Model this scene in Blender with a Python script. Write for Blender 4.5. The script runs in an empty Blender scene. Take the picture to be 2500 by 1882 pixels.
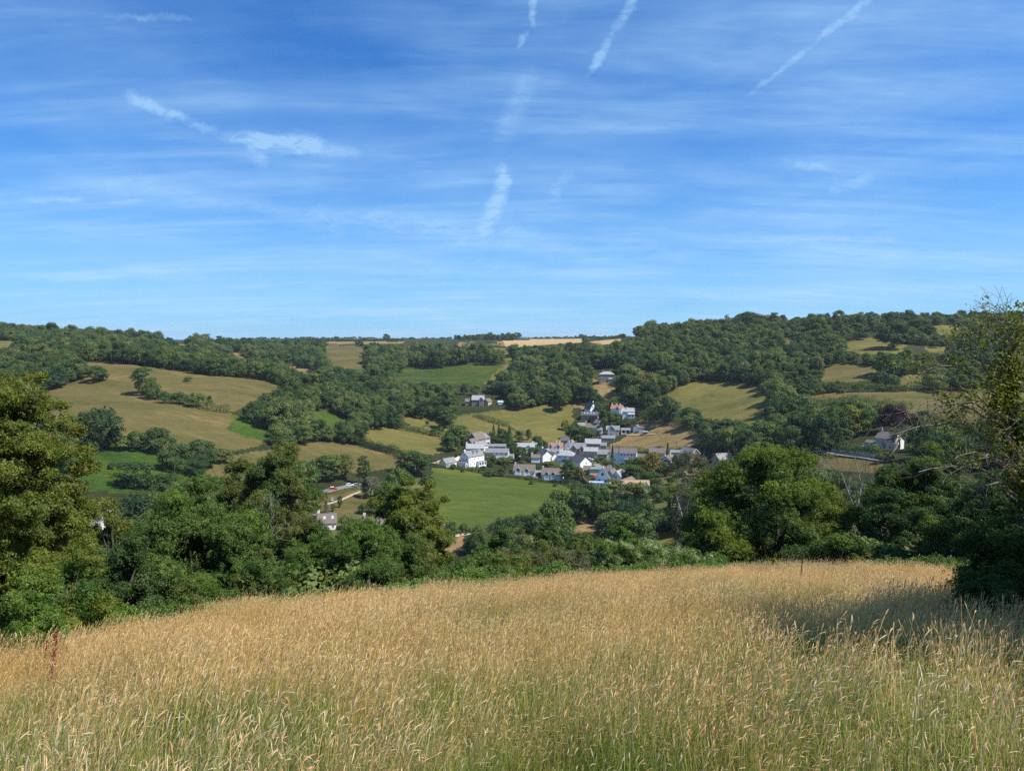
import bpy, math, random
import numpy as np
from mathutils import Vector, Matrix

# ------------------------------------------------------------------ camera, world, sun, exposure
SC = bpy.context.scene
COL = SC.collection
F = 1734.0                      # focal length in photograph pixels (2500 wide)
PITCH = math.atan(111.0 / F)    # camera tilted slightly down
cam_d = bpy.data.cameras.new('camera')
cam_d.sensor_width = 36.0
cam_d.lens = F / 2500.0 * 36.0
cam_d.clip_start = 0.05
cam_d.clip_end = 30000.0
cam = bpy.data.objects.new('camera', cam_d)
cam.location = (0, 0, 0)
cam.rotation_euler = (math.pi / 2 - PITCH, 0, 0)
COL.objects.link(cam)
SC.camera = cam

SUN_EL = math.radians(55)
SUN_AZ = math.radians(109)       # clockwise from +Y: the sun stands to the right, high in the south-west
sun_dir = Vector((math.sin(SUN_AZ) * math.cos(SUN_EL), math.cos(SUN_AZ) * math.cos(SUN_EL), math.sin(SUN_EL)))
sd = bpy.data.lights.new('sun', 'SUN')
sd.energy = 4.6
sd.angle = math.radians(0.53)
sd.color = (1.0, 0.94, 0.84)
so = bpy.data.objects.new('sun', sd)
so.rotation_euler = sun_dir.to_track_quat('Z', 'Y').to_euler()
so.location = (60, -20, 80)
COL.objects.link(so)

SC.view_settings.view_transform = 'Standard'
SC.view_settings.look = 'None'
SC.view_settings.exposure = 0.78
SC.view_settings.gamma = 1.0
SC.view_settings.use_curve_mapping = False
SC.cycles.max_bounces = 6
SC.cycles.diffuse_bounces = 3
SC.cycles.glossy_bounces = 2
SC.cycles.transmission_bounces = 3
SC.cycles.transparent_max_bounces = 4
SC.cycles.volume_bounces = 0
SC.cycles.caustics_reflective = False
SC.cycles.caustics_refractive = False
SC.cycles.use_denoising = False
SC.cycles.sample_clamp_indirect = 4.0

# ------------------------------------------------------------------ pixel <-> world
ca, sa = math.cos(PITCH), math.sin(PITCH)
def uv_of(px, py):
    """ratios x/y and z/y of the world ray through a photograph pixel"""
    px = np.asarray(px, float); py = np.asarray(py, float)
    a = (px - 1250) / F; b = (941 - py) / F
    dx = a; dy = ca + b * sa; dz = -sa + b * ca
    return dx / dy, dz / dy
def pix(x, y, z):
    dep = y * ca - z * sa
    dep = np.where(np.abs(dep) < 1e-6, 1e-6, dep)
    return 1250 + F * x / dep, 941 - F * (y * sa + z * ca) / dep

# ------------------------------------------------------------------ node helpers
class NT:
    def __init__(s, tree): s.t = tree; s.n = tree.nodes; s.l = tree.links
    def node(s, typ, **kw):
        n = s.n.new(typ)
        for k, v in kw.items():
            if k.startswith('i_'):
                n.inputs[k[2:].replace('_', ' ')].default_value = v
            else: setattr(n, k, v)
        return n
    def link(s, a, b): s.l.new(a, b)
    def setin(s, sock, v):
        if hasattr(v, 'is_output') or isinstance(v, bpy.types.NodeSocket): s.l.new(v, sock)
        else: sock.default_value = v
    def math(s, op, a, b=0.0, c=None, clamp=False):
        n = s.n.new('ShaderNodeMath'); n.operation = op; n.use_clamp = clamp
        s.setin(n.inputs[0], a); s.setin(n.inputs[1], b)
        if c is not None: s.setin(n.inputs[2], c)
        return n.outputs[0]
    def vmath(s, op, a, b=(0, 0, 0)):
        n = s.n.new('ShaderNodeVectorMath'); n.operation = op
        s.setin(n.inputs[0], a); s.setin(n.inputs[1], b)
        return n.outputs[0]
    def mix(s, f, a, b, blend='MIX'):
        n = s.n.new('ShaderNodeMix'); n.data_type = 'RGBA'; n.blend_type = blend
        s.setin(n.inputs['Factor'], f)
        for sock, v in ((n.inputs[6], a), (n.inputs[7], b)):
            if isinstance(v, tuple) and len(v) == 3: v = v + (1,)
            s.setin(sock, v)
        return n.outputs[2]
    def noise(s, vec, scale, detail=4.0, rough=0.55, dist=0.0):
        n = s.n.new('ShaderNodeTexNoise'); s.setin(n.inputs['Vector'], vec)
        n.inputs['Scale'].default_value = scale; n.inputs['Detail'].default_value = detail
        n.inputs['Roughness'].default_value = rough; n.inputs['Distortion'].default_value = dist
        return n.outputs['Fac']
    def ramp(s, f, stops, interp='LINEAR'):
        n = s.n.new('ShaderNodeValToRGB'); n.color_ramp.interpolation = interp
        e = n.color_ramp.elements
        while len(e) > 1: e.remove(e[-1])
        e[0].position = stops[0][0]; e[0].color = tuple(stops[0][1]) + (1,) if len(stops[0][1]) == 3 else stops[0][1]
        for p, c in stops[1:]:
            q = e.new(p); q.color = tuple(c) + (1,) if len(c) == 3 else c
        s.setin(n.inputs[0], f)
        return n.outputs[0]
    def mapr(s, v, a, b, c=0.0, d=1.0, smooth=False):
        n = s.n.new('ShaderNodeMapRange'); n.clamp = True
        if smooth: n.interpolation_type = 'SMOOTHSTEP'
        s.setin(n.inputs[0], v)
        for i, q in ((1, a), (2, b), (3, c), (4, d)): n.inputs[i].default_value = q
        return n.outputs[0]

# ------------------------------------------------------------------ the sky: Nishita plus cirrus and old contrails
W = bpy.data.worlds.new('World'); SC.world = W; W.use_nodes = True
wt = NT(W.node_tree); wt.n.clear()
sky = wt.n.new('ShaderNodeTexSky'); sky.sky_type = 'NISHITA'; sky.sun_disc = False
sky.sun_elevation = SUN_EL; sky.sun_rotation = SUN_AZ
sky.air_density = 1.0; sky.dust_density = 0.35; sky.ozone_density = 4.0; sky.altitude = 100
tc = wt.n.new('ShaderNodeTexCoord')
sep = wt.n.new('ShaderNodeSeparateXYZ'); wt.link(tc.outputs['Generated'], sep.inputs[0])
X, Y, Z = sep.outputs
Zc = wt.math('MAXIMUM', Z, 0.0)
# a cloud sheet seen in perspective
den = wt.math('ADD', Zc, 0.10)
cx_ = wt.math('DIVIDE', X, den); cy_ = wt.math('DIVIDE', Y, den)
cmb = wt.n.new('ShaderNodeCombineXYZ'); wt.link(cx_, cmb.inputs[0]); wt.link(cy_, cmb.inputs[1])
mp = wt.n.new('ShaderNodeMapping'); mp.inputs['Rotation'].default_value = (0, 0, math.radians(-17)); mp.inputs['Scale'].default_value = (0.34, 1.5, 1)
wt.link(cmb.outputs[0], mp.inputs[0])
warp = wt.n.new('ShaderNodeTexNoise'); wt.link(mp.outputs[0], warp.inputs['Vector']); warp.inputs['Scale'].default_value = 0.8; warp.inputs['Detail'].default_value = 3
wv = wt.vmath('MULTIPLY', wt.vmath('SUBTRACT', warp.outputs['Color'], (0.5, 0.5, 0.5)), (0.9, 1.1, 0.6))
cv = wt.vmath('ADD', mp.outputs[0], wv)
n1 = wt.noise(cv, 1.25, 8, 0.60)
n2 = wt.noise(cmb.outputs[0], 0.55, 5, 0.6)
n3 = wt.noise(cv, 5.0, 6, 0.66)
sheet = wt.mapr(n1, 0.44, 0.78)
sheet = wt.math('MULTIPLY', sheet, wt.mapr(n2, 0.36, 0.62))
sheet = wt.math('MULTIPLY', sheet, wt.mapr(n3, 0.25, 0.65, 0.45, 1.0))
veil = wt.math('MULTIPLY', wt.mapr(wt.math('ADD', n2, wt.math('MULTIPLY', n1, .5)), 0.56, 1.05), 0.46)
mp2 = wt.n.new('ShaderNodeMapping'); mp2.inputs['Rotation'].default_value = (0, 0, math.radians(38)); mp2.inputs['Scale'].default_value = (0.5, 3.2, 1)
wt.link(cmb.outputs[0], mp2.inputs[0])
wv2 = wt.vmath('MULTIPLY', wt.vmath('SUBTRACT', warp.outputs['Color'], (0.5, 0.5, 0.5)), (1.6, 1.2, 0.6))
n5 = wt.noise(wt.vmath('ADD', mp2.outputs[0], wv2), 1.6, 9, 0.66)
n6 = wt.noise(cmb.outputs[0], 0.9, 3, 0.5)
fine_sheet = wt.math('MULTIPLY', wt.math('MULTIPLY', wt.mapr(n5, 0.42, 0.80), wt.mapr(n6, 0.42, 0.62)), 0.40)
# picked-out wisps and contrails, laid on the directions they were seen in
Ys = wt.math('MAXIMUM', Y, 0.05)
U_ = wt.math('DIVIDE', X, Ys); V_ = wt.math('DIVIDE', Z, Ys)
front = wt.mapr(Y, 0.2, 0.35)
uvc = wt.n.new('ShaderNodeCombineXYZ'); wt.link(U_, uvc.inputs[0]); wt.link(V_, uvc.inputs[1])
wob = wt.n.new('ShaderNodeTexNoise'); wt.link(uvc.outputs[0], wob.inputs['Vector']); wob.inputs['Scale'].default_value = 26; wob.inputs['Detail'].default_value = 5; wob.inputs['Roughness'].default_value = 0.65
wob2 = wt.n.new('ShaderNodeTexNoise'); wt.link(uvc.outputs[0], wob2.inputs['Vector']); wob2.inputs['Scale'].default_value = 90; wob2.inputs['Detail'].default_value = 4; wob2.inputs['Roughness'].default_value = 0.7
wo = wt.vmath('MULTIPLY', wt.vmath('SUBTRACT', wob.outputs['Color'], (0.5, 0.5, 0.5)), (0.026, 0.018, 0))
wo2 = wt.vmath('MULTIPLY', wt.vmath('SUBTRACT', wob2.outputs['Color'], (0.5, 0.5, 0.5)), (0.010, 0.010, 0))
uvw = wt.vmath('ADD', wt.vmath('ADD', uvc.outputs[0], wo), wo2)
s2 = wt.n.new('ShaderNodeSeparateXYZ'); wt.link(uvw, s2.inputs[0]); UU, VV = s2.outputs[0], s2.outputs[1]
fm = wt.vmath('MULTIPLY', uvw, (22.0, 70.0, 1))
fib = wt.noise(fm, 1.0, 6, 0.7, 0.8)
wisps = None
def streak(p0, p1, w, k, soft=0.0):
    """a streak between two directions: soft ellipse, w = half width in photograph pixels"""
    global wisps
    w *= 1.3; k *= 1.1
    u0, v0 = uv_of(*p0); u1, v1 = uv_of(*p1)
    cu, cvv = (u0 + u1) / 2, (v0 + v1) / 2
    L = math.hypot(u1 - u0, v1 - v0); ang = math.atan2(v1 - v0, u1 - u0)
    c, s_ = math.cos(ang), math.sin(ang)
    du = wt.math('SUBTRACT', UU, float(cu)); dv = wt.math('SUBTRACT', VV, float(cvv))
    a = wt.math('ADD', wt.math('MULTIPLY', du, c / (L / 2)), wt.math('MULTIPLY', dv, s_ / (L / 2)))
    b = wt.math('ADD', wt.math('MULTIPLY', du, -s_ / (w / F)), wt.math('MULTIPLY', dv, c / (w / F)))
    r = wt.math('ADD', wt.math('POWER', wt.math('ABSOLUTE', a), 4.0), wt.math('MULTIPLY', b, b))
    m = wt.math('MULTIPLY', wt.math('POWER', wt.mapr(r, 1.5, 0.0, 0.0, 1.0), 1.8), k)
    wisps = m if wisps is None else wt.math('ADD', wisps, m)
streak((300, 225), (430, 285), 13, .55); streak((400, 265), (530, 325), 10, .5)
streak((530, 330), (880, 378), 15, .75); streak((600, 345), (800, 352), 22, .6); streak((600, 370), (660, 400), 14, .4)
streak((30, 486), (215, 490), 9, .45); streak((255, 495), (360, 492), 7, .3)
streak((1305, -30), (1300, 70), 9, .55); streak((1290, 75), (1262, 125), 6, .4)
streak((1560, -30), (1495, 85), 10, .5); streak((1500, 80), (1432, 190), 9, .45)
streak((2140, -15), (1990, 100), 7, .38); streak((2000, 95), (1815, 240), 6, .34)
streak((1232, 395), (1218, 500), 15, .7); streak((1222, 480), (1172, 575), 20, .62)
streak((1300, 170), (1212, 370), 26, .22)
streak((1395, 415), (1340, 490), 12, .35); streak((2020, 470), (2140, 430), 12, .4)
streak((700, 540), (1300, 570), 34, .35); streak((1860, 588), (2200, 585), 9, .35); streak((480, 45), (240, 40), 7, .25)
streak((100, 430), (900, 540), 22, .26); streak((1180, 560), (1500, 640), 26, .2); streak((1900, 390), (2050, 418), 8, .25)
streak((0, 668), (560, 672), 14, .28); streak((900, 655), (1300, 650), 16, .25); streak((1450, 600), (1700, 625), 16, .22)
wisp = wt.math('MULTIPLY', wt.math('MULTIPLY', wisps, front), wt.mapr(fib, 0.34, 0.66, 0.10, 1.0))
cl = wt.math('ADD', wt.math('ADD', wt.math('ADD', wt.math('MULTIPLY', sheet, 0.6), fine_sheet), veil), wisp)
cl = wt.math('MINIMUM', cl, 0.72)
cloudcol = wt.mix(wt.mapr(Z, 0.0, 0.5), (4.3, 6.5, 8.8), (3.1, 5.5, 8.4))
hz = wt.mapr(Z, 0.0, 0.42, 1.0, 0.0)
hz = wt.math('MULTIPLY', wt.math('POWER', hz, 2.3), 0.76)
skyc = wt.mix(1.0, sky.outputs[0], (0.20, 0.72, 1.30), 'MULTIPLY')
skyc = wt.mix(hz, skyc, (3.3, 6.0, 8.8))
skyc = wt.mix(cl, skyc, cloudcol)
bg = wt.n.new('ShaderNodeBackground'); bg.inputs['Strength'].default_value = 0.070
wt.link(skyc, bg.inputs['Color'])
wo_ = wt.n.new('ShaderNodeOutputWorld'); wt.link(bg.outputs[0], wo_.inputs['Surface'])

# ------------------------------------------------------------------ tagging and object helpers
def tag(o, label=None, cat=None, group=None, kind=None):
    if label: o['label'] = label
    if cat: o['category'] = cat
    if group: o['group'] = group
    if kind: o['kind'] = kind
    return o
def empty(name, loc, rz=0.0, label=None, cat=None, group=None, scale=None):
    o = bpy.data.objects.new(name, None); COL.objects.link(o)
    o.empty_display_size = 0.3
    o.location = loc; o.rotation_euler = (0, 0, rz)
    if scale is not None: o.scale = scale
    return tag(o, label, cat, group)
def mesh_np(name, V, Fq, mats, mi=None, smooth=False):
    """mesh from an (N,3) array and an (M,k) array of faces (k = 3 or 4)"""
    me = bpy.data.meshes.new(name)
    V = np.ascontiguousarray(V, np.float32); Fq = np.ascontiguousarray(Fq, np.int32)
    k = Fq.shape[1]
    me.vertices.add(len(V)); me.vertices.foreach_set('co', V.ravel())
    me.loops.add(Fq.size); me.loops.foreach_set('vertex_index', Fq.ravel())
    me.polygons.add(len(Fq)); me.polygons.foreach_set('loop_start', np.arange(0, Fq.size, k, dtype=np.int32))
    me.polygons.foreach_set('loop_total', np.full(len(Fq), k, np.int32))
    for m in (mats if isinstance(mats, (list, tuple)) else [mats]): me.materials.append(m)
    if mi is not None: me.polygons.foreach_set('material_index', np.ascontiguousarray(mi, np.int32))
    if smooth: me.polygons.foreach_set('use_smooth', np.ones(len(Fq), bool))
    me.update(calc_edges=True)
    return me
def link(name, me, parent=None, loc=None):
    o = bpy.data.objects.new(name, me); COL.objects.link(o)
    if parent is not None: o.parent = parent
    if loc is not None: o.location = loc
    return o
class MB:
    """collects faces of any size, then links them as ONE mesh object"""
    def __init__(s): s.v = []; s.f = []; s.m = []
    def add(s, vs, fs, mi=0):
        b = len(s.v); s.v.extend([tuple(v) for v in vs])
        for f in fs: s.f.append([b + i for i in f]); s.m.append(mi)
    def box(s, x0, x1, y0, y1, z0, z1, mi=0):
        s.add([(x0,y0,z0),(x1,y0,z0),(x1,y1,z0),(x0,y1,z0),(x0,y0,z1),(x1,y0,z1),(x1,y1,z1),(x0,y1,z1)],
              [(0,3,2,1),(4,5,6,7),(0,1,5,4),(1,2,6,5),(2,3,7,6),(3,0,4,7)], mi)
    def slab(s, quad, t, mi=0):
        """a quad given its thickness t downwards along its normal"""
        q = [Vector(p) for p in quad]
        n = (q[1] - q[0]).cross(q[3] - q[0]).normalized()
        if n.z < 0: n = -n
        lo = [p - n * t for p in q]
        s.add(q + lo, [(0,1,2,3),(7,6,5,4),(0,4,5,1),(1,5,6,2),(2,6,7,3),(3,7,4,0)], mi)
    def tube(s, pts, rad, n=6, mi=0, cap=True):
        pts = [Vector(p) for p in pts]
        if not hasattr(rad, '__len__'): rad = [rad] * len(pts)
        rings = []; b = len(s.v)
        ref = None
        for i, p in enumerate(pts):
            d = (pts[min(i+1, len(pts)-1)] - pts[max(i-1, 0)])
            if d.length < 1e-9: d = Vector((0,0,1))
            d.normalize()
            if ref is None: ref = d.orthogonal().normalized()
            a = (ref - d * ref.dot(d))
            if a.length < 1e-5: a = d.orthogonal()
            a.normalize(); ref = a
            c = d.cross(a)
            for k in range(n):
                t = 2 * math.pi * k / n
                q = p + (a * math.cos(t) + c * math.sin(t)) * rad[i]
                s.v.append((q.x, q.y, q.z))
        for i in range(len(pts) - 1):
            for k in range(n):
                k2 = (k + 1) % n
                s.f.append([b+i*n+k, b+i*n+k2, b+(i+1)*n+k2, b+(i+1)*n+k]); s.m.append(mi)
        if cap:
            s.f.append([b + (len(pts)-1)*n + k for k in range(n)]); s.m.append(mi)
    def mesh(s, name, mats, smooth=False):
        me = bpy.data.meshes.new(name); me.from_pydata(s.v, [], s.f)
        for m in (mats if isinstance(mats, (list, tuple)) else [mats]): me.materials.append(m)
        me.polygons.foreach_set('material_index', np.array(s.m, np.int32))
        if smooth: me.polygons.foreach_set('use_smooth', np.ones(len(s.f), bool))
        me.update()
        return me
    def build(s, name, mats, parent=None, loc=None, smooth=False):
        return link(name, s.mesh(name, mats, smooth), parent, loc)

# ------------------------------------------------------------------ materials
def mat_new(name):
    m = bpy.data.materials.new(name); m.use_nodes = True
    t = NT(m.node_tree); t.n.clear()
    out = t.n.new('ShaderNodeOutputMaterial')
    return m, t, out
def simple(name, col, rough=0.75, var=0.12, scale=1.5, spec=0.3, metal=0.0, bump=0.0):
    m, t, out = mat_new(name)
    p = t.n.new('ShaderNodeBsdfPrincipled'); t.link(p.outputs[0], out.inputs[0])
    tcn = t.n.new('ShaderNodeTexCoord')
    nz = t.noise(tcn.outputs['Object'], scale, 6, 0.6)
    oi = t.n.new('ShaderNodeObjectInfo')
    d = tuple(c * (1 - var) for c in col); l = tuple(min(1, c * (1 + var)) for c in col)
    c = t.ramp(nz, [(0.3, d), (0.7, l)])
    t.link(c, p.inputs['Base Color'])
    p.inputs['Roughness'].default_value = rough; p.inputs['Metallic'].default_value = metal
    p.inputs['Specular IOR Level'].default_value = spec
    if bump:
        b = t.n.new('ShaderNodeBump'); b.inputs['Strength'].default_value = bump; b.inputs['Distance'].default_value = 0.03
        t.link(nz, b.inputs['Height']); t.link(b.outputs[0], p.inputs['Normal'])
    return m
def leaf_mat(name, stops, trans=0.3, patch=0.5, pscale=0.35, tint=(1.25, 1.3, 0.6)):
    """foliage: colour varies from object to object (Random) and in patches"""
    m, t, out = mat_new(name)
    oi = t.n.new('ShaderNodeObjectInfo'); g = t.n.new('ShaderNodeNewGeometry')
    n = t.noise(g.outputs['Position'], pscale, 3, 0.6)
    r = t.math('ADD', t.math('MULTIPLY', oi.outputs['Random'], 1 - patch), t.math('MULTIPLY', t.mapr(n, 0.3, 0.7), patch))
    c = t.ramp(r, stops)
    n2 = t.noise(g.outputs['Position'], 5.0, 2, 0.5)
    c = t.mix(1.0, c, t.ramp(n2, [(0.3, (0.78, 0.78, 0.78)), (0.7, (1.22, 1.22, 1.16))]), 'MULTIPLY')
    d = t.n.new('ShaderNodeBsdfDiffuse'); t.link(c, d.inputs['Color'])
    tr = t.n.new('ShaderNodeBsdfTranslucent'); t.link(t.mix(1.0, c, tint, 'MULTIPLY'), tr.inputs['Color'])
    mx = t.n.new('ShaderNodeMixShader'); mx.inputs[0].default_value = trans
    t.link(d.outputs[0], mx.inputs[1]); t.link(tr.outputs[0], mx.inputs[2])
    gl = t.n.new('ShaderNodeBsdfGlossy'); gl.inputs['Roughness'].default_value = 0.55; gl.inputs['Color'].default_value = (0.8, 0.9, 1, 1)
    m2 = t.n.new('ShaderNodeMixShader'); m2.inputs[0].default_value = 0.012
    t.link(mx.outputs[0], m2.inputs[1]); t.link(gl.outputs[0], m2.inputs[2])
    t.link(m2.outputs[0], out.inputs[0])
    return m
def ground_mat(name, stops, s1=0.02, s2=0.15, s3=1.1, fine=0.25, stretch=(1, 2.2, 1), wa=0.45, wb=0.35, wc=0.2, bump=0.5):
    m, t, out = mat_new(name)
    g = t.n.new('ShaderNodeNewGeometry')
    v = t.vmath('MULTIPLY', g.outputs['Position'], stretch)
    a = t.mapr(t.noise(v, s1, 4, 0.6, 0.4), 0.3, 0.7); b = t.mapr(t.noise(v, s2, 5, 0.62, 0.3), 0.28, 0.72); c = t.mapr(t.noise(v, s3, 4, 0.65), 0.3, 0.7)
    f = t.math('ADD', t.math('ADD', t.math('MULTIPLY', a, wa), t.math('MULTIPLY', b, wb)), t.math('MULTIPLY', c, wc))
    col = t.ramp(f, stops)
    n4 = t.noise(v, s3 * 2.7, 2, 0.6)
    col = t.mix(1.0, col, t.ramp(n4, [(0.25, (1 - fine,) * 3), (0.75, (1 + fine,) * 3)]), 'MULTIPLY')
    p = t.n.new('ShaderNodeBsdfPrincipled'); t.link(col, p.inputs['Base Color']); p.inputs['Roughness'].default_value = 0.95
    p.inputs['Specular IOR Level'].default_value = 0.1
    bp = t.n.new('ShaderNodeBump'); bp.inputs['Strength'].default_value = bump; bp.inputs['Distance'].default_value = 0.5
    t.link(t.math('ADD', b, c), bp.inputs['Height']); t.link(bp.outputs[0], p.inputs['Normal'])
    t.link(p.outputs[0], out.inputs[0])
    return m
M = {}
M['dry'] = ground_mat('dry_pasture', [(0.0, (0.040, 0.060, 0.014)), (0.15, (0.049, 0.053, 0.014)), (0.42, (0.090, 0.081, 0.025)), (0.62, (0.116, 0.092, 0.034)), (0.78, (0.181, 0.129, 0.053)), (0.95, (0.26, 0.19, 0.10))])
M['olive'] = ground_mat('olive_pasture', [(0.15, (0.058, 0.068, 0.015)), (0.45, (0.103, 0.100, 0.026)), (0.7, (0.146, 0.122, 0.037)), (0.9, (0.183, 0.140, 0.053))])
M['tan'] = ground_mat('sunburnt_grass', [(0.15, (0.081, 0.074, 0.025)), (0.4, (0.168, 0.124, 0.051)), (0.65, (0.231, 0.158, 0.074)), (0.9, (0.280, 0.195, 0.098))])
M['stubble'] = ground_mat('stubble', [(0.1, (0.306, 0.207, 0.101)), (0.6, (0.383, 0.266, 0.140)), (0.95, (0.442, 0.324, 0.187))], stretch=(1, 6, 1), fine=0.08)
M['bracken'] = ground_mat('bracken_ground', [(0.15, (0.018, 0.043, 0.008)), (0.45, (0.040, 0.083, 0.013)), (0.75, (0.080, 0.130, 0.015))], s2=0.35, s3=1.6, fine=0.4, stretch=(1, 1.3, 1), bump=1.0)
M['slope'] = ground_mat('green_slope', [(0.15, (0.022, 0.049, 0.011)), (0.5, (0.051, 0.083, 0.015)), (0.8, (0.101, 0.117, 0.024))], s2=0.3, s3=1.2, fine=0.4, bump=1.0)
M['lush'] = ground_mat('lush_field', [(0.0, (0.024, 0.045, 0.007)), (0.15, (0.039, 0.063, 0.011)), (0.5, (0.063, 0.087, 0.015)), (0.8, (0.101, 0.112, 0.023))], s2=0.12, s3=0.9, fine=0.28, stretch=(1, 1.6, 1))
M['lawn'] = ground_mat('garden_lawn', [(0.2, (0.053, 0.073, 0.016)), (0.6, (0.105, 0.105, 0.033)), (0.9, (0.158, 0.126, 0.052))])
M['scrub'] = ground_mat('woodland_floor', [(0.2, (0.019, 0.029, 0.010)), (0.55, (0.038, 0.047, 0.016)), (0.85, (0.072, 0.068, 0.027))], s2=0.25, s3=1.0, fine=0.4, bump=1.0)
M['soil'] = ground_mat('bare_earth', [(0.2, (0.165, 0.101, 0.054)), (0.6, (0.240, 0.151, 0.082)), (0.9, (0.315, 0.216, 0.122))], s2=0.4)
M['thatch'] = ground_mat('meadow_floor', [(0.2, (0.14, 0.13, 0.045)), (0.55, (0.28, 0.22, 0.09)), (0.85, (0.40, 0.30, 0.15))], s1=0.1, s2=0.8, s3=6)
M['asphalt'] = simple('road_asphalt', (0.16, 0.155, 0.15), 0.9, 0.15, 0.4)
M['track'] = simple('gravel_track', (0.34, 0.27, 0.19), 0.95, 0.2, 0.6)
FAR_STOPS = [(0.0, (0.020, 0.046, 0.020)), (0.22, (0.034, 0.070, 0.024)), (0.42, (0.060, 0.102, 0.028)), (0.62, (0.095, 0.138, 0.034)), (0.8, (0.145, 0.180, 0.048)), (0.92, (0.155, 0.160, 0.075)), (1.0, (0.05, 0.08, 0.05))]
M['far_leaf'] = leaf_mat('woodland_foliage', FAR_STOPS, 0.3, 0.35, 0.05)
M['mid_leaf'] = leaf_mat('tree_foliage', [(0.0, (0.038, 0.073, 0.019)), (0.5, (0.071, 0.122, 0.026)), (1.0, (0.127, 0.174, 0.037))], 0.25, 0.5, 0.3)
M['dark_leaf'] = leaf_mat('dark_foliage', [(0.0, (0.027, 0.054, 0.017)), (0.5, (0.049, 0.089, 0.023)), (1.0, (0.084, 0.123, 0.032))], 0.2, 0.6, 0.5)
M['oak_leaf'] = leaf_mat('oak_foliage', [(0.0, (0.061, 0.097, 0.015)), (0.5, (0.116, 0.162, 0.021)), (1.0, (0.206, 0.244, 0.027))], 0.25, 0.8, 0.45)
M['ash_leaf'] = leaf_mat('ash_foliage', [(0.0, (0.068, 0.101, 0.018)), (0.5, (0.133, 0.169, 0.027)), (1.0, (0.214, 0.227, 0.040))], 0.35, 0.8, 0.6)
M['olive_leaf'] = leaf_mat('olive_foliage', [(0.0, (0.064, 0.090, 0.019)), (0.5, (0.117, 0.136, 0.032)), (1.0, (0.186, 0.183, 0.049))], 0.3, 0.8, 0.7)
M['grey_leaf'] = leaf_mat('greyish_foliage', [(0.0, (0.072, 0.078, 0.047)), (0.5, (0.117, 0.120, 0.072)), (1.0, (0.169, 0.156, 0.104))], 0.25, 0.8, 0.7)
M['bramble_leaf'] = leaf_mat('bramble_foliage', [(0.0, (0.045, 0.093, 0.017)), (0.5, (0.087, 0.155, 0.026)), (1.0, (0.151, 0.223, 0.037))], 0.3, 0.9, 0.9)
M['lime_leaf'] = leaf_mat('yellow_green_foliage', [(0.0, (0.077, 0.105, 0.013)), (0.5, (0.132, 0.154, 0.020)), (1.0, (0.209, 0.209, 0.026))], 0.3, 0.7, 0.5)
M['gold_leaf'] = leaf_mat('golden_foliage', [(0.0, (0.10, 0.09, 0.014)), (0.5, (0.19, 0.155, 0.02)), (1.0, (0.28, 0.22, 0.03))], 0.25, 0.7, 0.5)
M['copper_leaf'] = leaf_mat('copper_foliage', [(0.0, (0.021, 0.012, 0.017)), (0.5, (0.045, 0.021, 0.028)), (1.0, (0.075, 0.036, 0.042))], 0.15, 0.7, 0.4, tint=(1.4, 0.8, 0.9))
M['blue_leaf'] = leaf_mat('blue_green_foliage', [(0.0, (0.030, 0.050, 0.045)), (1.0, (0.07, 0.10, 0.095))], 0.15, 0.7, 0.4, tint=(1, 1, 1))
M['flower'] = leaf_mat('elder_blossom', [(0.0, (0.24, 0.29, 0.12)), (1.0, (0.40, 0.42, 0.21))], 0.3, 0.7, 0.9, tint=(1, 1, .9))
M['bark'] = simple('bark', (0.10, 0.085, 0.065), 0.95, 0.35, 3, 0.1, bump=0.8)
M['bark_pale'] = simple('pale_dead_wood', (0.24, 0.215, 0.18), 0.9, 0.3, 4, 0.15, bump=0.6)
M['bark_mid'] = simple('lichened_bark', (0.17, 0.155, 0.125), 0.95, 0.35, 5, 0.1, bump=0.6)
M['white'] = simple('white_render', (0.86, 0.86, 0.83), 0.85, 0.05, 0.6, 0.2)
M['cream'] = simple('cream_render', (0.74, 0.66, 0.42), 0.85, 0.06, 0.6, 0.2)
M['blueish'] = simple('pale_blue_render', (0.62, 0.68, 0.74), 0.85, 0.06, 0.6, 0.2)
M['greywall'] = simple('grey_render', (0.42, 0.42, 0.42), 0.85, 0.10, 0.8, 0.2)
M['stone'] = simple('grey_stone', (0.27, 0.25, 0.22), 0.9, 0.35, 2.2, 0.2, bump=0.4)
M['tanstone'] = simple('tan_stone', (0.40, 0.32, 0.21), 0.9, 0.25, 2.2, 0.2, bump=0.4)
M['pinkstone'] = simple('pinkish_brown_stone', (0.25, 0.195, 0.165), 0.9, 0.3, 2.2, 0.2, bump=0.4)
M['slate'] = simple('grey_slate', (0.175, 0.175, 0.185), 0.6, 0.22, 1.2, 0.4)
M['darkslate'] = simple('dark_slate', (0.075, 0.075, 0.085), 0.6, 0.22, 1.2, 0.4)
M['paleslate'] = simple('pale_weathered_slate', (0.27, 0.275, 0.28), 0.6, 0.18, 1.2, 0.4)
M['brownroof'] = simple('brown_tiles', (0.15, 0.122, 0.104), 0.85, 0.2, 1.5, 0.2)
M['purpleroof'] = simple('purplish_brown_tiles', (0.135, 0.115, 0.115), 0.85, 0.15, 1.5, 0.2)
M['tanroof'] = simple('pinkish_tan_tiles', (0.33, 0.245, 0.175), 0.85, 0.15, 1.5, 0.2)
M['redroof'] = simple('terracotta_tiles', (0.30, 0.145, 0.095), 0.85, 0.2, 1.5, 0.2)
M['glass'] = simple('window_glass', (0.035, 0.042, 0.05), 0.12, 0.2, 0.6, 0.6)
M['skyglass'] = simple('conservatory_glazing', (0.34, 0.42, 0.50), 0.2, 0.15, 0.6, 0.6)
M['frame'] = simple('white_paint', (0.78, 0.78, 0.76), 0.5, 0.04, 1)
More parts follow.
